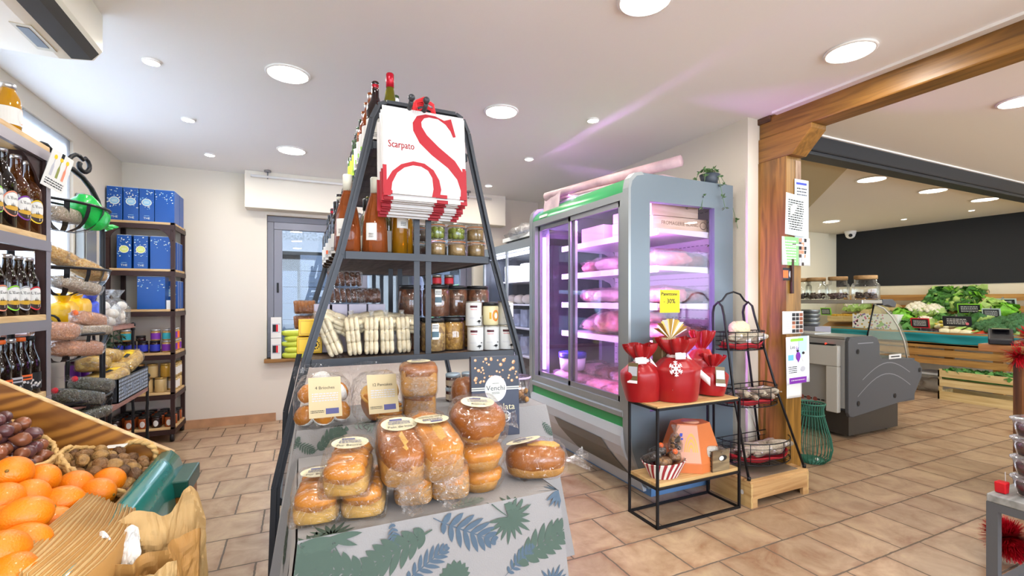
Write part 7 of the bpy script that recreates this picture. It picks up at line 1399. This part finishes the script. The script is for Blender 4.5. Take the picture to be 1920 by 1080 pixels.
    m = MB(); m.bx(-.12, .12, -.2, .2, 0, .012, PAPER); tag(m.build('paper_stack', None, (4.42, 2.9, .882)), 'flat white papers on the deli counter work top', 'paper')
    q_ = thing('floral_box', 'white box with flower print at the front of the vegetable stand', 'box', (7.52, atX(1637, 608, 7.4).y, .015)); FL = pm('floral_white', 'e6e2da', .6); m = MB(); m.bx(-.1, .1, -.28, .28, .74, .98, FL); m.build('box_body', q_); m = MB(TR(-.101, 0, .86, 90, 0, -90)); r_ = random.Random(9)
    for k in range(90): m.oval(r_.uniform(-.26, .26), r_.uniform(-.12, .12), .012, .012, (color('pink_flower', 'c86a8c'), color('green_leaf_print', '6a8a5a'), color('violet_flower', '7a6aa4'), FIELD)[k % 4], 6)
    m.build('flower_print', q_)
deli()
# ---------------- wire lantern basket, camera dome, counter with tinsel, little table
def small_things():
    GRW = pm('dark_green_wire', '2c6a56', .45); t = thing('wire_lantern', 'bulging dark green wire basket standing on the floor by the post', 'basket', (3.46, 2.2, 0)); m = MB(); prof = [(.085, .0), (.12, .03), (.135, .10), (.125, .18), (.10, .27), (.082, .34), (.078, .39), (.09, .43)]
    for k in range(30): a = 6.2832 * k / 30; m.tube([(r * math.cos(a), r * math.sin(a), z + .004) for r, z in prof], .0032, GRW, 5)
    m.build('bent_wires', t)
    for z, r in ((.006, .085), (.43, .09), (.35, .083)): MB().tube([(r * math.cos(.2618 * k), r * math.sin(.2618 * k), z) for k in range(24)], .006, GRW, 6, True).build('ring', t)
    MB().lathe([(.085, .002), (.09, .02), (.06, .028)], GRW, 20).build('base_plate', t); MB().ball((-.03, -.06, .035), .012, PAPER, 8, 6).build('white_knob', t)
    t = thing('security_camera', 'white dome camera in the far ceiling corner', 'camera', (8.25, 4.6, H2)); MB().lathe([(.075, -.05), (.085, 0)], WHITE, 20).build('mount', t); MB().ball((0, 0, -.055), .07, WHITE, 16, 10).build('dome', t); MB().ball((-.05, -.03, -.075), .028, BLACKM, 12, 8).build('lens', t)
    t = thing('alarm_box', 'small white alarm box on the wall of the far corner', 'box', (7.3, 4.92, 1.62)); MB().bx(-.09, .09, -.05, .0, 0, .14, WHITE).build('casing', t, bev=.008); MB().bx(.05, .07, -.056, -.05, .05, .1, BLACKM).build('sensor_window', t)
    DO = wood('dark_oak_counter', '4a2a14', '8a5a30', 2, 6, .4); t = thing('checkout_counter', 'dark oak checkout counter at the right picture edge', 'counter', (3.7, 1.2, 0))
    MB().bx(0, .9, -1.6, 0, 0, .90, DO).build('counter_body', t); MB().bx(-.004, .05, -.03, .004, 0, .90, wood('dark_oak_stile', '3a2010', '6e4526', 2, 6, .4)).build('corner_post', t); MB().bx(-.1, .95, -1.65, .12, .90, .945, wood('oak_counter_top', '6e4420', 'a8763e', 1, 6, .35)).build('counter_top', t, bev=.006)
    t = thing('card_terminal', 'black card terminal on the ledge of the oak counter', 'terminal', (3.68, 1.25, .946), 20); MB().prism([(-.10, 0), (.10, 0), (.10, .07), (.03, .085), (-.10, .03)], -.05, .05, BLACKM).build('casing', t, bev=.006); MB().bx(-.03, .08, -.035, .035, .082, .086, pm('dark_screen', '22242a', .1)).build('screen', t)
    TIN_ = pm('red_tinsel', 'd01a2c', .3, .4); 
    def tinsel(name, label, c, r, n, path=None):
        m = MB(); q_ = random.Random(n)
        for k in range(n):
            a, ct = q_.uniform(0, 6.283), q_.uniform(-1, 1); st = math.sqrt(1 - ct * ct); d = Vector((st * math.cos(a), st * math.sin(a), ct)); o = Vector(path(q_.random())) if path else Vector((0, 0, 0)); L_ = r * q_.uniform(.5, 1.05); e = d.cross(Vector((.3, .5, .8))).normalized() * .0022
            m.add([o + d * r * .1 - e, o + d * r * .1 + e, o + d * L_ + e * .4 + Vector((0, 0, -.1 * r)), o + d * L_ - e * .4 + Vector((0, 0, -.1 * r))], [(0, 1, 2, 3)], TIN_)
        o = tag(m.build(name, None, c), label, 'tinsel'); return o
    tinsel('tinsel_ball', 'shaggy red tinsel ball on the floor under the grey side table', (2.925, .97,   .12), .10, 6000)
    tinsel('tinsel_garland', 'red tinsel garland draped on the corner of the oak counter', (3.60, 1.16, .97), .085, 1800, lambda u: (.12 * u, -.12 * u, .03 * math.sin(6 * u) - .09 * (u < .3)))
    t = thing('fairy_light', 'thin wire with tiny blue white lights hanging above the tinsel ball', 'light', (2.90, .97, 0)); MB().tube([(0, 0, .24), (.004, 0, .34), (0, 0, .42)], .0015, SILV, 4).build('wire', t)
    for z in (.27, .35): MB().ball((0, 0, z), .006, pm('blue_white_led', 'b4b8ff', .3, emit=8), 8, 6).build('led', t)
    t = thing('side_table', 'grey steel side table with worn grey top at the right picture edge', 'table', (2.356, .3, 0)); GT = wood('worn_grey_top', '6a6a66', '9a9a96', 0, 5, .5); w, d, h = .62, .54, .47; GS = pm('table_grey_steel', '5c5f63', .45, .4)
    for x in (0, w - .032):
        for y in (0, d - .032): MB().bx(x, x + .032, y, y + .032, 0, h - .06, GS).build('leg', t)
    m = MB(); m.bx(0, w, d - .032, d, h - .06, h - .03, GS); m.bx(0, .032, .032, d - .032, h - .06, h - .03, GS); m.bx(0, w, 0, .032, h - .06, h - .03, GS); m.bx(w - .032, w, 0, d, h - .06, h - .03, GS); m.build('upper_rail', t); m = MB(); m.bx(.032, w, d - .03, d - .002, .10, .13, GS); m.bx(.002, .03, .032, d - .032, .1, .13, GS); m.build('lower_rail', t); MB().bx(.0, w, 0, d, h - .03, h, GT).build('table_top', t, bev=.004)
    TP = film('deli_tub_plastic', 'f4f0f0', .1, .75, .05, 0); CHC = pm('dark_red_filling', '4a2420', .35, var=.4, vs=20)
    for k in range(4):
        o = thing('clear_tub', f'clear lidded tub of dark filling on the grey side table, {("lowest", "second", "third", "topmost")[k]} of the stack', 'tub', (2.475, .735, .471 + .073 * k), 0, 'stacked clear tubs'); MB().lathe([(.055, .004), (.062, .04), (0, .045)], CHC, 20).build('filling', o); MB().lathe([(.058, 0), (.072, .06)], TP, 24, caps=True).build('tub_wall', o); MB().lathe([(.073, .058), (.079, .062), (.077, .068), (.065, .071), (0, .07)], TP, 24).build('lid', o)
    o = thing('red_dish', 'small red plastic dish beside the stack of tubs', 'dish', (2.70, 1.30, .0), 0); o.location = (2.41, .815, .471); MB().prism([(-.014, 0), (.014, 0), (.02, .042), (-.02, .042)], -.016, .016, pm('red_plastic', 'c01420', .3)).build('dish_body', o, bev=.004)
    # air conditioner
    t = thing('air_conditioner', 'white ceiling air conditioner with dark outlet in the top left corner', 'air conditioner', (0, 0, 0)); AC = pm('aged_white_plastic', 'e6e0cf', .4)
    a, b, c_ = atZ(205, 92, 2.28), atZ(275, -3, 2.28), atZ(185, 122, 2.2); x1 = a.x; yb = a.y
    m = MB(); m.prism([(-.95 + x1, 2.21), (x1 - .16, 2.20), (x1 - .05, 2.215), (x1 - .02, 2.26), (x1 - .02, H1), (x1 - .95, H1)], yb - 1.3, yb, AC); m.build('housing', t, bev=.008)
    m = MB(); m.prism([(x1 - .115, 2.198), (x1 - .05, 2.205), (x1 - .026, 2.235), (x1 - .05, 2.25), (x1 - .12, 2.22)], yb - 1.22, yb - .04, pm('ac_dark_outlet', '3a3835', .6), TR(.004, 0, -.002)); m.build('outlet', t)
    m = MB(); m.bx(x1 - .205, x1 - .145, yb - .27, yb - .07, 2.1985, 2.204, pm('ac_badge_frame', 'c9c2ac', .4)); m.bx(x1 - .193, x1 - .158, yb - .25, yb - .10, 2.1965, 2.199, pm('ac_badge', '4a4e58', .4)); m.build('badge_plate', t)
small_things()
# ---------------- vegetable stand
def veg_stand():
    XF, XB_, Y0, Y1 = 7.4, 8.3, 1.5, 4.75; SLW = wood('stand_slat', '9a6a34', 'c49450', 1, 5, .5); t = thing('vegetable_stand', 'long slatted wooden vegetable stand with teal vinyl front lip', 'stand', (XF, Y0, 0)); L_ = Y1 - Y0
    for z0, z1 in ((.585, .65), (.48, .56), (.375, .455)): MB().bx(0, .025, 0, L_, z0, z1, SLW).build('front_slat', t)
    for y in (.2, 1.0, 1.85, 2.7): MB().bx(.03, .11, y, y + .09, 0, .7, SLW).build('post', t)
    m = MB(); m.prism([(0, .64), (.9, .98), (.9, .96), (0, .62)], 0, L_, SLW); m.build('sloping_deck', t)
    m = MB(); m.sheet(lambda u, v: ((-.03 + .02 * math.sin(3 * v) + .006 * math.sin(40 * u + 5 * v)) if v > .15 else .02, L_ * u, .79 - .14 * v + .004 * math.sin(25 * u)), 60, 8, pm('teal_vinyl_far', '1a7f86', .3)); m.build('vinyl_lip', t, thick=.004)
    m = MB(); m.bx(.0, .04, 0, L_, .65, .785, SLW); m.build('lip_board', t)
    for z0, z1 in ((1.19, 1.275), (1.04, 1.12)): MB().bx(.93, .96, 0, L_, z0, z1, SLW).build('back_rail', t)
    for y in (.9, 1.82, 2.8): MB().bx(.955, .99, y, y + .1, .3, 1.37, SLW).build('rear_post', t)
    MB().bx(.985, 1.04, .0, L_, .0, .05, DKB).build('floor_batten', t)
    def pos(px, py, off=0):
        d = _ray(px, py); k = (.70 + off - .378 * XF - EYE) / (d.z - .378 * d.x); return Vector((0, 0, EYE)) + d * k
    LV = [pm(n, c, .5, var=.4, vs=v, bump=.6, bs=22) for n, c, v in (('lettuce_green', '6fae2e', 14), ('dark_leaf_green', '3a6a2c', 14), ('pale_cabbage_green', 'a9c86a', 10), ('mid_leaf_green', '4a8236', 14))]
    WHV = pm('cauliflower_white', 'e8e2cc', .6, var=.12, vs=30, bump=1, bs=30); ENV = pm('endive_white', 'ece4bc', .45, var=.15, vs=20); ENY = pm('endive_yellow', 'e2d25a', .45); TOM = pm('tomato_red', 'd6421e', .25, coat=.3); BRC = pm('broccoli_green', '3e6a3e', .7, var=.35, vs=40, bump=1, bs=60); SQ = pm('pale_squash', 'c9b27a', .5, var=.15, vs=6); BEE = pm('dark_beet', '2c1420', .4); CRT = wood('veg_crate_wood', 'c4a468', 'e6cf98', 1, 5, .6)
    def leafy(m, c, r, mat, n, up=.5, seed=0, sz=.06):
        q_ = random.Random(seed)
        for k in range(n):
            a, e = q_.uniform(0, 6.283), q_.uniform(-.1, 1.4); d = Vector((math.cos(a) * math.cos(e), math.sin(a) * math.cos(e), math.sin(e) * up * 2)) * r * q_.uniform(.55, 1); s_ = sz * q_.uniform(.6, 1.2)
            M_ = Matrix.Translation(Vector(c) + d) @ d.to_track_quat('Z', 'Y').to_matrix().to_4x4() @ TR(0, 0, 0, q_.uniform(-30, 30), q_.uniform(-30, 30), q_.uniform(0, 360))
            m.add([(-s_, 0, -.01), (-s_ * .5, s_ * .7, .012), (s_ * .4, s_ * .6, -.008), (s_, 0, .01), (s_ * .4, -s_ * .7, .012), (-s_ * .5, -s_ * .6, -.01), (0, 0, .016)], [(0, 1, 6), (1, 2, 6), (2, 3, 6), (3, 4, 6), (4, 5, 6), (5, 0, 6)], mat, M_)
    def cauli(px, py, r, lb):
        o = thing('cauliflower', lb, 'cauliflower', pos(px, py, .09), 0, 'cauliflowers'); m = MB()
        for k in range(34): a, e = k * 2.4, math.asin(1 - k / 34 * 1.05 if k < 33 else 0); m.ball((r * .8 * math.cos(a) * math.cos(e), r * .8 * math.sin(a) * math.cos(e), r * .6 * math.sin(e)), r * .27, WHV, 8, 6, nz=.3, seed=k)
        m.build('curd', o); m = MB(); leafy(m, (0, 0, -.03), r * 1.15, LV[2], 26, .25, 3, .08); m.build('leaves', o)
    cauli(1722, 582, .15, 'large white cauliflower at the back beside the green crate'); cauli(1734, 604, .10, 'smaller white cauliflower above the red framed price sign'); cauli(1752, 584, .13, 'pale green white cauliflower next to the large one'); cauli(1598, 574, .11, 'cauliflower seen through the deli glass, left one'); cauli(1618, 573, .08, 'cauliflower seen through the deli glass, right one')
    def leaf_veg(px, py, r, mat, lb, n=70, sz=.06, off=.06, cat='lettuce', nm='lettuce', up=.5):
        m = MB(); leafy(m, (0, 0, 0), r, mat, n, up, int(px), sz); m.ball((0, 0, 0), r * .5, mat, 12, 8, nz=.3); tag(m.build(nm, None, pos(px, py, off)), lb, cat, 'leafy vegetables on the stand')
    leaf_veg(1690, 605, .20, LV[0], 'bright green lettuce heap behind the curved glass', 130, .07); leaf_veg(1668, 612, .15, LV[0], 'bright green lettuce at the left of the heap', 80, .06); leaf_veg(1702, 617, .13, LV[3], 'darker green lettuce below the bright heap', 80, .05, .04)
    leaf_veg(1862, 586, .17, LV[2], 'round green cabbage at the back right', 90, .09, .06, 'cabbage', 'cabbage'); leaf_veg(1882, 592, .14, LV[0], 'pale green cabbage under the pale framed sign', 60, .09, .06, 'cabbage', 'cabbage'); leaf_veg(1835, 602, .16, LV[1], 'dark green chard bunch beside the yellow framed sign', 90, .09, .04, 'chard', 'chard_bunch', .2); leaf_veg(1850, 606, .12, LV[2], 'pale ribbed chard bunch in the middle', 60, .07, .05, 'chard', 'chard_bunch', .2); leaf_veg(1800, 600, .12, LV[1], 'dark celery leaves spilling below the green crate', 90, .05, .05, 'celery', 'celery_bunch', .3); leaf_veg(1770, 600, .12, LV[3], 'green celery leaves left below the crate', 60, .05, .05, 'celery', 'celery_bunch', .3); leaf_veg(1760, 575, .14, LV[3], 'green leaf bunch left of the tilted crate', 60, .06, .09, 'celery', 'celery_bunch', .4)
    for k, (px, py) in enumerate(((1845, 616), (1862, 612), (1882, 607), (1900, 608), (1870, 622), (1908, 602), (1905, 618))):
        o = thing('broccoli', f'dark green broccoli head, {ORD[k]} of the heap on the right', 'broccoli', pos(px, py, .06), 0, 'broccoli heads'); m = MB()
        for i in range(18): a, e = i * 2.4, math.asin(1 - i / 18); m.ball((.08 * math.cos(a) * math.cos(e), .08 * math.sin(a) * math.cos(e), .06 * math.sin(e)), .04, BRC, 8, 6, nz=.4, seed=i + k)
        m.build('florets', o); MB().lathe([(.03, -.09), (.035, 0)], LV[2], 10).build('stalk', o)
    e0 = None
    for k in range(16):
        px, py = 1756 + (k % 6) * 6.5 + (k // 6) * 2, 598 + (k // 6) * 7; p = pos(px, py, .05)
        if e0 is None:
            e0 = thing('endive', 'white and yellow endive in the heap between the price signs', 'endive', p, 30, 'endives in the heap'); MB().lathe([(.012, -.07), (.03, -.04), (.034, 0), (.02, .05), (.003, .085)], ENV, 10).build('leaf_head', e0); MB().lathe([(.022, .045), (.012, .075), (.002, .092)], ENY, 10, caps=False).build('leaf_tip', e0); e0.rotation_euler = (1.3, .2, 1)
        else: dup(e0, p, RND.uniform(0, 360), None, None, RND.uniform(60, 100), RND.uniform(-20, 20))
    for k, (px, py) in enumerate(((1772, 622), (1792, 623), (1812, 625))):
        o = thing('fennel', f'white fennel bulb with green stalks at the front edge, {ORD[k]} from the left', 'fennel', pos(px, py, .04), 0, 'fennel bulbs'); MB().ball((0, 0, 0), (.05, .075, .045), ENV, 12, 8, p=.9).build('bulb', o); m = MB()
        for i in range(5): m.tube([(.03 * (i - 2) * .4, -.05, .01), (.02 + .01 * i, -.13, .04 + .01 * i), (.05, -.22, .09)], .011, LV[2], 6)
        m.build('stalks', o)
    t0 = None
    for k, (px, py) in enumerate(((1826, 625), (1836, 622), (1844, 625), (1852, 621), (1858, 626), (1863, 619), (1868, 624), (1838, 629))):
        m = MB().ball((0, 0, 0), (.045, .045, .038), TOM, 14, 9); m.lathe([(.012, .036), (.004, .04)], LV[3], 6); tag(m.build('tomato', None, pos(px, py, .035)), f'orange red tomato at the front edge of the stand, {ORD[k]} of the row', 'tomato', 'tomatoes')
    for k, (px, py) in enumerate(((1640, 588), (1660, 583), (1678, 580), (1650, 578), (1625, 590))): tag(MB().ball((0, 0, 0), (.11, .09, .085), SQ, 14, 9, nz=.1, seed=k).build('pale_squash', None, pos(px, py, .06)), f'pale squash behind the deli glass, {ORD[k]} of the group', 'squash', 'pale squashes')
    for k, (px, py) in enumerate(((1738, 621), (1748, 622), (1757, 623), (1730, 620))): tag(MB().ball((0, 0, 0), (.06, .05, .045), BEE, 12, 8, nz=.1, seed=k).build('black_radish', None, pos(px, py, .03)), f'dark round root at the front edge, {ORD[k]} beside the red framed sign', 'root vegetable', 'dark roots')
    for k, (px, py) in enumerate(((1572, 596), (1592, 596))):
        o = thing('root_basket', ('tan wooden punnet of small roots through the deli glass, left one', 'tan wooden punnet of small roots through the deli glass, right one')[k], 'punnet', pos(px, py + 6, 0)); MB().bx(-.1, .1, -.11, .11, 0, .08, CRT).build('punnet', o); m = MB(); [m.ball((RND.uniform(-.07, .07), RND.uniform(-.08, .08), .09), .025, FIELD, 8, 6) for i in range(16)]; m.build('roots', o)
    # tilted crate of spinach
    p = pos(1792, 572, .08); o = thing('vegetable_crate', 'tilted pale wooden crate overflowing with green leaves at the back', 'crate', p, 0, None, 0, -38); 
    for a in ((-.22, .22, -.30, -.285, -.02, .10), (-.22, .22, .285, .30, -.02, .10), (.205, .22, -.3, .3, -.02, .1), (-.22, -.205, -.3, .3, -.02, .06), (-.22, .22, -.3, .3, -.03, -.02)): MB().bx(*a, CRT).build('board', o)
    m = MB(); q_ = random.Random(2)
    for k in range(320): x, y = q_.uniform(-.24, .2), q_.uniform(-.27, .27); leafy(m, (x, y, .09 + .06 * q_.random()), .03, LV[(1, 3, 1, 0, 3, 2)[k % 6]], 1, .5, k, .07)
    m.bx(-.2, .2, -.28, .28, -.02, .07, LV[1]); l = m.build('spinach_leaves', o); l['kind'] = 'stuff'
    # floor crate and bin
    o = thing('floor_crate', 'pale slatted wooden crate of green leaves on the floor in front of the stand', 'crate', (7.2, 2.62, 0)); 
    for z0, z1 in ((.0, .10), (.16, .24), (.27, .35)):
        MB().bx(-.17, -.155, -.38, .32, z0, z1, CRT).build('slat', o); MB().bx(-.17, .17, .305, .32, z0, z1, CRT).build('slat', o); MB().bx(.155, .17, -.38, .32, z0, z1, CRT).build('slat', o)
    for y in (-.37, .29): MB().bx(-.155, -.12, y, y + .03, 0, .36, CRT).build('corner_block', o)
    m = MB(); 
    for k in range(200): leafy(m, (RND.uniform(-.14, .14), RND.uniform(-.36, .29), .32), .03, LV[1] if k % 2 else LV[3], 1, .5, k, .05)
    m.bx(-.15, .15, -.36, .3, .25, .32, LV[1]); l = m.build('green_leaves', o); l['kind'] = 'stuff'
    o = thing('storage_bin', 'clear plastic bin with white lid rim under the vegetable stand', 'bin', (7.5, 3.12, 0)); BP = film('bin_plastic', 'e4eaf0', .25, .6, .15, 0); m = MB(); m.bx(-.06, .3, -.24, .24, .0, .23, BP); m.build('bin_body', o, bev=.02); MB().bx(-.08, .32, -.26, .26, .23, .25, pm('bin_rim', 'c4ccd6', .4)).build('rim', o); MB().ball((.1, 0, .09), (.13, .2, .08), PAPER, 14, 8, nz=.3, p=.7).build('white_cloth', o)
    BKB = pm('chalkboard', '20252a', .6); CH_ = pm('chalk_writing', 'd8dcd8', .8)
    for px, py, w, h, fr, lb, sd in ((1735, 608, .20, .13, RED, 'small chalkboard price sign with red frame', 1), (1827, 582, .24, .14, GRN, 'small chalkboard price sign with lime yellow frame', 2), (1890, 572, .24, .13, color('pale_sign_frame', 'b4c8c0'), 'small chalkboard price sign with pale frame at the back right', 3), (1868, 590, .17, .12, color('pale_sign_frame', 'b4c8c0'), 'smaller chalkboard price sign with pale frame, middle right', 4), (1804, 605, .28, .13, BKB, 'wide frameless chalkboard sign with pink dot', 5), (1558, 586, .16, .12, GRN, 'small chalkboard price sign with lime frame seen through the deli glass', 6)):
        p = pos(px, py, .10); o = thing('price_sign', lb, 'price sign', (p.x - .13, p.y, p.z + .02), 0, 'chalkboard price signs', ry=-12); MB().bx(-.006, .006, -w / 2, w / 2, -h / 2, h / 2, fr).build('frame', o); m = MB(TR(-.0072, 0, 0, 90, 0, -90)); m.rect(-w / 2 + .012, w / 2 - .012, -h / 2 + .012, h / 2 - .012, BKB); m.line_text(w * .7, h * .6, 4, CH_, TR(0, 0, .001), sd)
        if sd == 5: m.oval(w * .36, -h * .2, .018, .018, color('pink_dot', 'e07a8a'), 8, .002)
        m.build('chalk_text', o); MB().bx(-.004, .004, -.008, .008, h / 2, h / 2 + .02, SILV).build('clip', o); MB().bx(-.004, .004, -.005, .005, -h / 2 - .1, -h / 2, SILV).build('prong', o)
    MB_ = MB(); MB_.bx(0, .02, 0, .4, 0, .012, LV[3]); g = thing('green_trestle', 'pale green folding trestle seen under the glass jars', 'trestle', (6.6, 4.4, 0)); GTR = pm('pale_green_wood', '8aa88a', .6); MB().bx(-.05, .05, -.3, .3, 1.0, 1.04, GTR).build('top_bar', g)
    for s in (-1, 1): MB().bx(-.02, .02, -.03, .03, 0, 1.04, GTR, TR(.0, s * .12, 0, s * 12, 0, 0)).build('leg', g)
    for k in range(4): tag(MB().lathe([(.08, 0), (.1, .03), (.1, .05)], GREYM, 18).build('steel_bowl', None, (5.65, 3.6, .881 + .0 + .05 * k)), f'grey steel bowl seen through the deli glass, {ORD[k]} from the bottom of the pile', 'bowl', 'pile of steel bowls')
    MB_ = thing('bowl_stand', 'grey pedestal under the pile of steel bowls', 'stand', (5.65, 3.6, 0)); MB().bx(-.15, .15, -.15, .15, 0, .88, LAV).build('pedestal', MB_)
veg_stand()
